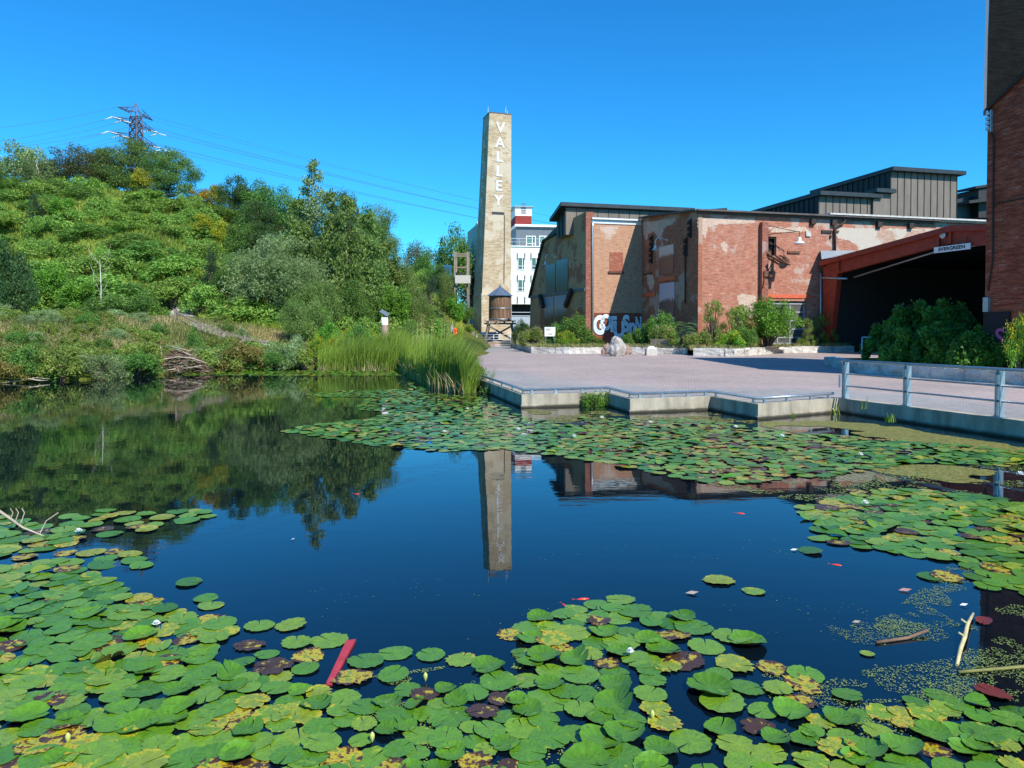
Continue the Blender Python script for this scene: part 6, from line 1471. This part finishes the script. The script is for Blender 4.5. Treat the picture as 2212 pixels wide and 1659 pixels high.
b = MB(); b.tube([atD(218, 805, 35), atD(221, 806, 34.9), atD(224, 808.5, 34.7)], [.03, .04, .05], n=6); setp(b.build('driftwood_log', M['bark_white']), 'short pale branch stub poking from the bank bushes', 'log')
# ---------- pond surface: pads, flowers, weed, fish, debris ----------
def in_poly(x, y, P):
    ins = False; j = len(P)-1
    for i in range(len(P)):
        if ((P[i][1] > y) != (P[j][1] > y)) and x < (P[j][0]-P[i][0])*(y-P[i][1])/(P[j][1]-P[i][1]+1e-12)+P[i][0]: ins = not ins
        j = i
    return ins
def pad_arrays(seed, nseg=30, rings=3, curl=.0, fold=0., rimup=.0, decay=0., tint=.4, ragged=.03, dome=0.):
    rg = np.random.default_rng(seed); notch = .055; V = [(0, 0, .006)]; rim = [0.]; vn = [1.]
    for r in range(1, rings+1):
        for i in range(nseg):
            a = notch+(6.2832-2*notch)*i/(nseg-1); a2 = a if r > 1 else a
            t = r/rings; rr = t*(1+ragged*math.sin(a*13+seed)*(r == rings)+ragged*rg.normal()*(r == rings)*.8)*(1+.04*math.sin(2*a+seed))
            if i in (0, nseg-1) and r == rings: rr *= .90
            x, y = rr*math.cos(a), rr*math.sin(a)*.94
            z = curl*(t**4)*(.5+.5*math.sin(a*2+seed))+rimup*(t**6)+dome*math.sin(a*3+seed*2)*t*t*.5+rg.normal()*.006
            if fold and x > .1: z += fold*(x-.1)**1.3; x = .1+(x-.1)*(.75 if fold < 1 else .45)
            V.append((x, y, z)); rim.append(t**3); vn.append(float(i % 2))
    F = []
    for i in range(nseg-1): F.append((0, 1+i, 2+i, 0))
    for r in range(rings-1):
        for i in range(nseg-1): a = 1+r*nseg+i; F.append((a, a+nseg, a+nseg+1, a+1))
    return np.array(V, 'f4'), F, np.stack([rim, vn], 1).astype('f4')
def pad_mesh(name, V, F, rim, tint, decay, mat):
    me = bpy.data.meshes.new(name); me.from_pydata([tuple(v) for v in V.tolist()], [], [tuple(dict.fromkeys(f)) for f in F]); me.materials.append(mat)
    me.polygons.foreach_set('use_smooth', [True]*len(me.polygons))
    for nm, val in (('tint', tint), ('decay', decay)): a = me.attributes.new(nm, 'FLOAT', 'FACE'); a.data.foreach_set('value', np.full(len(me.polygons), val, 'f4'))
    a = me.attributes.new('rim', 'FLOAT', 'POINT'); a.data.foreach_set('value', rim[:, 0].copy()); a = me.attributes.new('vein', 'FLOAT', 'POINT'); a.data.foreach_set('value', rim[:, 1].copy()); me.update(); return me
KINDS_ = []   # (mesh, label, weight)
def addk(lab, wgt, n, kw, tints, decs):
    for i in range(n):
        s_ = len(KINDS_)*7+3; V, F, rim = pad_arrays(s_, **kw); KINDS_.append((pad_mesh('lily_pad', V, F, rim, tints[i % len(tints)], decs[i % len(decs)], M['pad']), lab, wgt/n))
addk('flat green lily pad floating in the near drift of pads', 10, 7, dict(curl=.03), (.2, .35, .5, .65), (-.12, -.08, -.15))
addk('green lily pad with glossy upturned rim', 6.0, 6, dict(curl=.20, rimup=.09, dome=.05), (.15, .3, .45), (-.25, -.15))
addk('green lily pad speckled yellow at its edge', 4.5, 5, dict(curl=.04, ragged=.045), (.7, .85, .6), (-.10, -.03, .03))
addk('yellowed lily pad with brown rotting patches', 2.8, 6, dict(curl=.06, ragged=.07), (.8, .95), (.06, .14, .24))
addk('dark brown decayed lily pad lying half sunken', 3.0, 4, dict(curl=.02, ragged=.10), (1.,), (.42, .52, .66))
addk('half folded lily pad standing up from the water', .7, 2, dict(curl=.10, fold=.8, rimup=.03), (.15, .3), (-.15,))
REG = {  # photo-space outlines of the drifts, coverage, pad radius, kinds bias
 'L': ([(0, 1232), (100, 1215), (150, 1212), (235, 1262), (300, 1290), (395, 1330), (470, 1340), (500, 1350), (500, 1385), (440, 1400), (455, 1440), (470, 1500), (540, 1515), (640, 1560), (720, 1585), (800, 1659), (800, 1700), (-450, 1700), (-450, 1232)], 1.5, .118),
 'L2': ([(380, 1480), (480, 1440), (560, 1470), (700, 1500), (820, 1515), (960, 1490), (1090, 1480), (1160, 1560), (1180, 1700), (300, 1700)], 1.05, 0.091),
 'M': ([(1095, 1350), (1150, 1335), (1240, 1318), (1300, 1300), (1345, 1283), (1380, 1300), (1400, 1330), (1500, 1335), (1540, 1350), (1530, 1385), (1540, 1420), (1530, 1440), (1440, 1450), (1420, 1480), (1440, 1560), (1410, 1600), (1500, 1700), (1180, 1700), (1160, 1600), (1130, 1500), (1040, 1470), (1090, 1440), (1150, 1400), (1100, 1375)], 1.1, .118),
 'M2': ([(520, 1400), (560, 1385), (690, 1380), (700, 1420), (690, 1470), (560, 1490), (480, 1470)], .95, .108),
 'R1': ([(1480, 1480), (1490, 1440), (1620, 1425), (1680, 1440), (1765, 1470), (1760, 1510), (1780, 1560), (1700, 1580), (1640, 1700), (1440, 1700), (1470, 1560), (1600, 1530)], .85, .12),
 'R2': ([(1620, 1600), (1720, 1560), (1850, 1550), (1980, 1515), (2010, 1490), (2100, 1510), (2212, 1520), (2700, 1560), (2700, 1700), (1600, 1700)], 1.05, 0.096),
 'E': ([(1730, 1100), (1800, 1080), (1850, 1062), (1990, 1058), (2212, 1085), (2600, 1120), (2600, 1330), (2212, 1285), (2130, 1270), (2090, 1240), (2100, 1220), (2000, 1205), (1880, 1185), (1770, 1168), (1760, 1140)], 1.5, .135),
 'W': ([(-400, 1120), (20, 1120), (140, 1145), (190, 1165), (150, 1180), (60, 1200), (-400, 1210)], 1.2, .13),
 'W2': ([(40, 1200), (120, 1195), (250, 1190), (330, 1205), (330, 1225), (230, 1225), (120, 1235), (40, 1232)], .85, .125),
 'W3': ([(130, 1118), (220, 1104), (330, 1110), (440, 1100), (450, 1116), (340, 1150), (200, 1160)], .8, .135),
}
SING = [(270, 1109, .13), (290, 1212, .13), (408, 1260, .125), (712, 1385, .14), (560, 1353, .12), (628, 1352, .12), (445, 1293, .11), (456, 1309, .11), (1750, 1192, .13), (1553, 1254, .15), (1628, 1279, .10), (1340, 1298, .125), (2010, 1247, .13), (2045, 1248, .14), (1830, 1504, .095), (1873, 1414, .05),
        (1400, 1385, .11), (760, 1466, .13), (790, 1430, .125), (853, 1412, .125), (930, 1416, .11), (995, 1426, .11), (1055, 1443, .12), (850, 1460, .11), (880, 1493, .09), (1075, 1475, .13), (1580, 1375, .15), (1615, 1390, .14), (1532, 1491, .15), (1560, 1520, .15), (1740, 1460, .12), (1735, 1480, .12)]
SKIND = {(1553, 1254, .15): 3, (1628, 1279, .10): 3, (2010, 1247, .13): 2, (1873, 1414, .05): 3, (408, 1260, .125): 2, (712, 1385, .14): 2}
rg = random.Random(77); PADS = []; cell = {}
def near_ok(x, y, r, k):
    c = (int(x/.4), int(y/.4))
    for i in range(-1, 2):
        for j in range(-1, 2):
            for (a, b_, r2) in cell.get((c[0]+i, c[1]+j), ()):
                if (x-a)**2+(y-b_)**2 < (k*(r+r2))**2: return False
    return True
def addpad(x, y, r, kind=None):
    PADS.append([x, y, r, kind, rg.random()]); cell.setdefault((int(x/.4), int(y/.4)), []).append((x, y, r))
for s_ in SING: p = atZ(s_[0], s_[1], 0); addpad(p.x, p.y, s_[2], SKIND.get(s_))
def fillreg(P, cov, rad, wob=.25, kk=None):
    W_ = [atZ(a, b_, 0) for a, b_ in P]; x0, x1 = min(p.x for p in W_), max(p.x for p in W_); y0, y1 = min(p.y for p in W_), max(p.y for p in W_)
    area = (x1-x0)*(y1-y0); Pw = [(p.x, p.y) for p in W_]
    k = kk if kk else (.56 if cov > 1.3 else .66 if cov > 1. else .80)
    for _ in range(int(area/(rad*rad)*9)):
        x, y = rg.uniform(x0, x1), rg.uniform(y0, y1)
        if not in_poly(x, y, Pw): continue
        r = rad*rg.uniform(1-wob, 1+wob)
        if near_ok(x, y, r, k*rg.uniform(.92, 1.15)): addpad(x, y, r)
for P, cov, rad in REG.values(): fillreg(P, cov, rad)
FARREG = [([(612, 932), (650, 922), (800, 905), (850, 893), (1000, 893), (1120, 915), (1300, 922), (1480, 922), (1640, 935), (1800, 940), (1900, 950), (2060, 960), (2450, 1000), (2450, 1022), (2100, 1004), (1960, 1003), (1860, 1018), (1800, 1030), (1700, 1030), (1600, 1048), (1490, 1038), (1330, 1005), (1200, 985), (1100, 972), (940, 975), (880, 968), (800, 962), (700, 945)], .70),
          ([(770, 885), (800, 860), (880, 845), (930, 850), (1040, 860), (1090, 880), (1130, 905), (1250, 915), (1120, 915), (1000, 893), (900, 893)], .95),
          ([(660, 853), (730, 845), (860, 842), (900, 846), (820, 858), (700, 858)], .8),
          ([(1300, 922), (1250, 905), (1480, 905), (1560, 915), (1700, 935), (1480, 925)], .9),
          ([(560, 803), (700, 800), (860, 802), (880, 812), (700, 812), (470, 812)], .8), ([(430, 804), (560, 800), (560, 808), (400, 812)], .8),
          ([(890, 815), (930, 855), (1040, 858), (1050, 868), (980, 862), (880, 845)], 1.0)]
for P, k in FARREG: fillreg(P, 1., .135, .22, k)
# decay comes in patches
def kindof(x, y, u):
    n1 = mn.noise(Vector((x*.9, y*.9, 3.3))); w_ = [k[2] for k in KINDS_]
    f = 1+max(-.7, n1*3.0)
    px_, py_p = proj(x, y, 0)
    if 1440 < px_ < 2050 and py_p > 1425: f *= 3.6
    if py_p < 1320 and px_ < 700: f *= .8
    w2 = [w*(f if ('rotting' in KINDS_[i][1] or 'decayed' in KINDS_[i][1] or 'speckled' in KINDS_[i][1]) else 1) for i, w in enumerate(w_)]; s = sum(w2)*u
    for i, w in enumerate(w2):
        s -= w
        if s <= 0: return i
    return 0
gi = {2: [i for i, k in enumerate(KINDS_) if 'speckled' in k[1]], 3: [i for i, k in enumerate(KINDS_) if 'yellowed' in k[1]]}
sized = sorted(PADS, key=lambda p: -(p[2]**2*HZ/(math.hypot(p[0], p[1])**3)) if 0 <= proj(p[0], p[1], 0)[0] <= 2212 and proj(p[0], p[1], 0)[1] <= 1672 else 0)
near_p, rest_p = sized[:300], sized[300:]
LG = 'lily pads floating near the camera'
rv = random.Random(5)
def xf(p):
    x, y, r, kd, u = p; py_p = proj(x, y, 0)[1]; tl = R(1.8) if math.hypot(x, y) < 9 else R(1.5)
    return (x, y, .004+.012*rv.random()), (rv.gauss(0, tl), rv.gauss(0, tl), rv.random()*6.283), r
used_s = {}
for p in near_p:
    i = kindof(p[0], p[1], p[4]) if p[3] is None else rv.choice(gi[p[3]])
    loc, rot, r = xf(p); o = bpy.data.objects.new('lily_pad', KINDS_[i][0]); COL.objects.link(o); o.location = loc; o.rotation_euler = rot; o.scale = (r, r, r)
    lb = KINDS_[i][1]
    ppx, ppy = proj(p[0], p[1], 0)
    if abs(ppx-1553) < 12 and abs(ppy-1254) < 8: lb = 'yellow lily pad floating alone on open water right of the chimney reflection'
    elif abs(ppx-1628) < 8 and abs(ppy-1279) < 6: lb = 'small mottled lily pad floating alone near the lone yellow pad'
    elif abs(ppx-1750) < 8 and abs(ppy-1192) < 6: lb = 'lone flat lily pad off the tip of the right-hand drift'
    elif abs(ppx-408) < 8 and abs(ppy-1260) < 6: lb = 'lone speckled lily pad off the edge of the left-hand drift'
    elif abs(ppx-712) < 8 and abs(ppy-1385) < 6: lb = 'scalloped lily pad covering the top of the red board'
    elif abs(ppx-1830) < 8 and abs(ppy-1504) < 6: lb = 'small round green lily pad alone among the duckweed'
    setp(o, lb, 'lily pad', LG)
# everything further off as one mass
Vs, Fs, Tn, De, Rm = [], [], [], [], []; kk_ = 0
lo_p = [pad_arrays(200+i, nseg=12, rings=1, curl=.06 if i < 6 else .35, ragged=.02) for i in range(8)]
for p in rest_p:
    loc, rot, r = xf(p); i = kindof(p[0], p[1], p[4]); V, F, rim = lo_p[rv.randrange(6) if rv.random() < .93 else 6+rv.randrange(2)]
    Mx = np.array(Matrix.LocRotScale(Vector(loc), __import__('mathutils').Euler(rot), Vector((r, r, r)))); Vw = V @ Mx[:3, :3].T+Mx[:3, 3]
    Vs.append(Vw); f = np.array([g[:3]+(g[3],) for g in F]); Fs.append(f[:, :3]+kk_); kk_ += len(V)
    me_ = KINDS_[i][0]; Tn.append(np.full(len(F), min(1, me_.attributes['tint'].data[0].value+.12*rv.gauss(0, 1)))); De.append(np.full(len(F), me_.attributes['decay'].data[0].value-.03+.05*rv.gauss(0, 1))); Rm.append(rim[:, 0])
V = np.concatenate(Vs).astype('f4'); F = np.concatenate(Fs).astype('i4'); me = bpy.data.meshes.new('lily_pads'); me.vertices.add(len(V)); me.vertices.foreach_set('co', V.ravel()); me.loops.add(F.size); me.loops.foreach_set('vertex_index', F.ravel())
me.polygons.add(len(F)); me.polygons.foreach_set('loop_start', np.arange(0, F.size, 3, dtype='i4')); me.update(calc_edges=True); me.materials.append(M['pad'])
me.polygons.foreach_set('use_smooth', [True]*len(F))
for nm, val, dom in (('tint', np.concatenate(Tn), 'FACE'), ('decay', np.concatenate(De), 'FACE'), ('rim', np.concatenate(Rm), 'POINT')): a = me.attributes.new(nm, 'FLOAT', dom); a.data.foreach_set('value', val.astype('f4'))
o = bpy.data.objects.new('lily_pads', me); COL.objects.link(o); setp(o, 'wide carpet of distant small lily pads across the pond', 'lily pads', kind='stuff')
print('PADS', len(PADS))
# flowers
def lily(px, py, s_, label, closed=False):
    c = atZ(px, py, .03); b = MB(); n_ = 9
    for ring, (el_, l, z0) in enumerate(((25, .045, .008), (50, .04, .014), (72, .03, .02))):
        if closed and ring < 1: continue
        e = R(el_ if not closed else 82)
        for k in range(n_):
            a = 2*math.pi*k/n_+ring*.35; d = Vector((math.cos(a)*math.cos(e), math.sin(a)*math.cos(e), math.sin(e))); sd_ = Vector((-math.sin(a), math.cos(a), 0)); o_ = Vector((0, 0, z0)); l2 = l*s_
            b.poly([o_, o_+d*l2*.55-sd_*.009*s_, o_+d*l2, o_+d*l2*.55+sd_*.009*s_])
    for v in b.v: v += c
    fl = b.build('water_lily', M['petal']); setp(fl, label, 'water lily', 'white water lily blossoms')
for px, py, s_, lb in ((338, 1352, .9, 'white water lily among the pads left of the red board'), (1362, 1412, .8, 'white water lily on the middle drift of pads'), (2205//1, 1028, 1.8, 'white lily at the right edge near the railing reflection'), (1870, 1090, 1.4, 'white lily at the back of the right-hand drift'),
    (170, 1151, 1.2, 'round white blossom near the left group of pads'), (1300, 905, 2.0, 'white lily close to the second wall corner'), (1120, 930, 1.7, 'white lily in the far pads below the first wall corner'), (1405, 915, 1.8, 'white lily in the far pads below the wall weed'),
    (1590, 925, 1.9, 'white lily in the far pads below the last wall corner'), (1010, 885, 1.6, 'white lily near the reeds'), (1690, 945, 1.9, 'white lily on the far pads near the algae'), (1860, 985, 1.6, 'white lily on the far pads under the railing'), (960, 935, 1.5, 'white lily on the far pads left of the chimney reflection'), (1240, 945, 1.5, 'white lily above the brick wall reflection')): lily(px, py, s_, lb)
def bud(px, py, label, mat='bud', r_=.013):
    c = atZ(px, py, .02); b = MB(); b.lathe([(.0, -.02), (r_, .01), (r_*1.1, .03), (r_*.6, .04), (0, .048)], c, 10); setp(b.build('lily_bud', M[mat]), label, 'lily bud', 'closed lily buds')
for px, py, lb in ((919, 1467, 'closed yellow-green bud between pads right of the red board'), (147, 1600, 'closed pale bud in the lower left pads'), (804, 1598, 'closed bud low in the left-middle pads'), (1409, 1550, 'closed bud in the middle drift near the bottom')): bud(px, py, lb)
# red board, branches, debris
c0, c1, c2_, c3 = [atZ(a, b_, .02) for a, b_ in ((705, 1474), (718, 1473), (769, 1380), (748, 1383))]
b = MB(); b.prism([c0, c1, c2_, c3], (0, 0, -.03)); setp(b.build('floating_board', M['board']), 'faded red tapering board floating among the lily pads', 'board')
b = MB(); pp = [atZ(2067, 1437, .01), atZ(2075, 1400, .02), atZ(2084, 1375, .05), atZ(2090, 1348, .05), atZ(2102, 1325, .03)]
b.tube(pp, [.011, .015, .016, .014, .010], n=7); b.tube([pp[2], pp[2]+Vector((-.05, .0, .03))], .009, n=5); b.tube([pp[3], pp[3]+Vector((-.04, .02, .03))], .008, n=5)
setp(b.build('floating_branch', plain('peeled_branch', (.50, .42, .22), .7, 0, .35, 9)), 'pale peeled branch floating near the right side of the pond', 'branch')
b = MB(); b.tube([atZ(2070, 1452, .012), atZ(2130, 1447, .015), atZ(2212, 1440, .015), atZ(2260, 1434, .015)], .012, n=6); setp(b.build('floating_branch', plain('greenish_branch', (.20, .19, .05), .7, 0, .3, 9)), 'thin greenish branch reaching in from the right edge below the pale one', 'branch')
b = MB(); b.tube([atZ(1892, 1388, .01), atZ(1960, 1378, .012), atZ(2003, 1362, .03)], .012, n=6); setp(b.build('floating_branch', M['stick_dk']), 'thin dark twig in the duckweed patch', 'branch')
b = MB(); p_ = atZ(45, 1160, 0); b.tube([atZ(100, 1160, .0), atZ(50, 1140, .06), atZ(0, 1105, .22), atZ(-40, 1090, .3)], [.006, .012, .018, .02], n=6)
b.tube([atZ(85, 1155, .01), atZ(100, 1125, .12), atZ(125, 1108, .25)], .006, n=5)
for dx in (0, 12, 25): b.tube([atZ(20+dx, 1130, .1), atZ(28+dx, 1108, .15), atZ(22+dx, 1098, .2)], .006, n=4)
setp(b.build('floating_branch', M['stick']), 'dead twiggy branch sticking from the water at the left edge', 'branch')
for px, py, lb, m, s_ in ((1715, 1188, 'pale curled leaf floating beside the lone flat pad', 'petal', .04), (1955, 1275, 'pale pinkish leaf floating left of the duckweed', 'pink_fl', .06), (2082, 1307, 'pale curled leaf above the peeled branch', 'petal', .035), (1850, 1344, 'small tan leaf floating in open water', 'stick', .035), (1495, 1281, 'tan feather-like leaf left of the small mottled pad', 'stick', .06), (633, 1165, 'tiny white petal floating on the blue water', 'petal', .02)):
    c = atZ(px, py, .01); b = MB(); b.poly([c+Vector((-s_, 0, 0)), c+Vector((0, -s_*.6, .004)), c+Vector((0, s_*.6, .008))]); b.poly([c+Vector((s_, 0, .012)), c+Vector((0, s_*.6, .008)), c+Vector((0, -s_*.6, .004))]); setp(b.build('fallen_leaf', M[m]), lb, 'leaf')
V, F, rim = pad_arrays(91, curl=.1, ragged=.05); o = bpy.data.objects.new('red_lily_pad', pad_mesh('red_lily_pad', V, F, rim, 1, 0, M['pad_red'])); COL.objects.link(o); o.location = atZ(2146, 1496, .02); o.scale = (.11, .085, .125); o.rotation_euler = (.05, .03, 2.); setp(o, 'dark red lily pad floating near the right edge', 'lily pad')
V, F, rim = pad_arrays(92, curl=.1, ragged=.05); o = bpy.data.objects.new('red_lily_pad', pad_mesh('red_lily_pad', V, F, rim, 1, 0, M['pad_red'])); COL.objects.link(o); o.location = atZ(2125, 1340, .012); o.scale = (.09, .06, .1); o.rotation_euler = (.0, .03, 4.); setp(o, 'dark maroon lily pad right of the peeled branch', 'lily pad')
# goldfish at the surface
for px, py, an_d, ln, lb in ((1258, 1294, 8, .13, 'red goldfish swimming left of the middle lily pads'), (1218, 1306, -60, .085, 'small red goldfish pointing down beside the larger one'), (1806, 1220, -28, .11, 'slim red goldfish in open water right of centre'), (1599, 1109, -25, .12, 'red goldfish under the brick building reflection'), (770, 1067, -30, .11, 'red goldfish near the poplar reflection'), (783, 1050, 5, .1, 'red goldfish'), (410, 1102, 5, .10, 'x')):
    if lb in ('x', 'red goldfish'): continue
    c = atZ(px, py, .0); a = R(an_d); d = Vector((math.cos(a), math.sin(a), 0)); sd_ = Vector((-d.y, d.x, 0)); b = MB()
    b.tube([c+d*ln*t+Vector((0, 0, -.004)) for t in (-.5, -.35, -.1, .2, .42, .5)], [.002, ln*.05, ln*.11, ln*.12, ln*.07, .003], n=8)
    b.poly([c-d*ln*.45+Vector((0, 0, .003)), c-d*ln*.72+sd_*ln*.14+Vector((0, 0, .002)), c-d*ln*.62+Vector((0, 0, .002)), c-d*ln*.72-sd_*ln*.14+Vector((0, 0, .002))])
    setp(b.build('goldfish', M['fish']), lb, 'goldfish', 'goldfish at the surface')
# duckweed + algae film
rng = np.random.default_rng(9)
def specks(P, n, size, thr=.0, sc=1.3):
    W_ = [atZ(a, b_, 0) for a, b_ in P]; Pw = [(p.x, p.y) for p in W_]; x0, x1 = min(p[0] for p in Pw), max(p[0] for p in Pw); y0, y1 = min(p[1] for p in Pw), max(p[1] for p in Pw); out = []
    k = 0
    while len(out) < n and k < n*14:
        k += 1; x, y = rg.uniform(x0, x1), rg.uniform(y0, y1)
        if in_poly(x, y, Pw) and mn.noise(Vector((x*sc, y*sc, 0)))+.5*mn.noise(Vector((x*sc*3, y*sc*3, 5))) > thr: out.append((x, y, .004+.002*rg.random()))
    C = np.array(out); V, F = leaves(rng, C, size, .8, None, 0, 60.); return V, F, rng.random(len(F))
dw = [specks([(1880, 1360), (2100, 1180), (2212, 1260), (2212, 1500), (1900, 1520), (1640, 1460), (1700, 1440), (1820, 1460), (1900, 1430), (2050, 1430), (2080, 1390), (1960, 1400), (1860, 1385)], 3600, .011, .05, 2.2), specks([(1780, 1355), (1880, 1340), (1990, 1300), (2060, 1340), (2060, 1380), (1960, 1400), (1840, 1390)], 1200, .010, .08, 2.5),
      specks([(740, 1470), (960, 1440), (1000, 1500), (820, 1560), (700, 1520)], 1300, .010, .0, 3), specks([(500, 1300), (1500, 1150), (2100, 1150), (2000, 1500), (1500, 1450), (900, 1380)], 260, .010, .2, 1), specks([(1650, 1480), (2212, 1400), (2212, 1600), (1700, 1600)], 3000, .011, -.1, 2.), specks([(1040, 1440), (1150, 1400), (1180, 1460), (1080, 1480)], 500, .014, 0, 3),
      specks([(1500, 1040), (2212, 1000), (2212, 1080), (1850, 1062), (1730, 1085)], 2600, .03, .0, 1.2), specks([(860, 1490), (1300, 1440), (1320, 1659), (900, 1659)], 900, .012, 0, 3)]
stuff('duckweed', [(V, F, 0, t) for V, F, t in dw], [LEAF['duckweed']], 'tiny pale duckweed specks drifting on the dark water', 'duckweed')
al = [specks([(1660, 905), (1810, 900), (1900, 912), (2000, 935), (2212, 965), (2212, 985), (1900, 945), (1720, 935), (1640, 920)], 15000, .10, -.12, .5), specks([(1850, 1002), (2050, 1005), (2212, 1025), (2212, 1050), (2000, 1040), (1850, 1020)], 3000, .07, .05, .8), specks([(1130, 885), (1300, 885), (1360, 900), (1520, 890), (1640, 908), (1600, 925), (1200, 920)], 3500, .07, .0, .9)]
stuff('algae_film', [(V, F, 0, t) for V, F, t in al], [LEAF['algae']], 'yellow-green algae film on shallow water by the wall', 'algae')
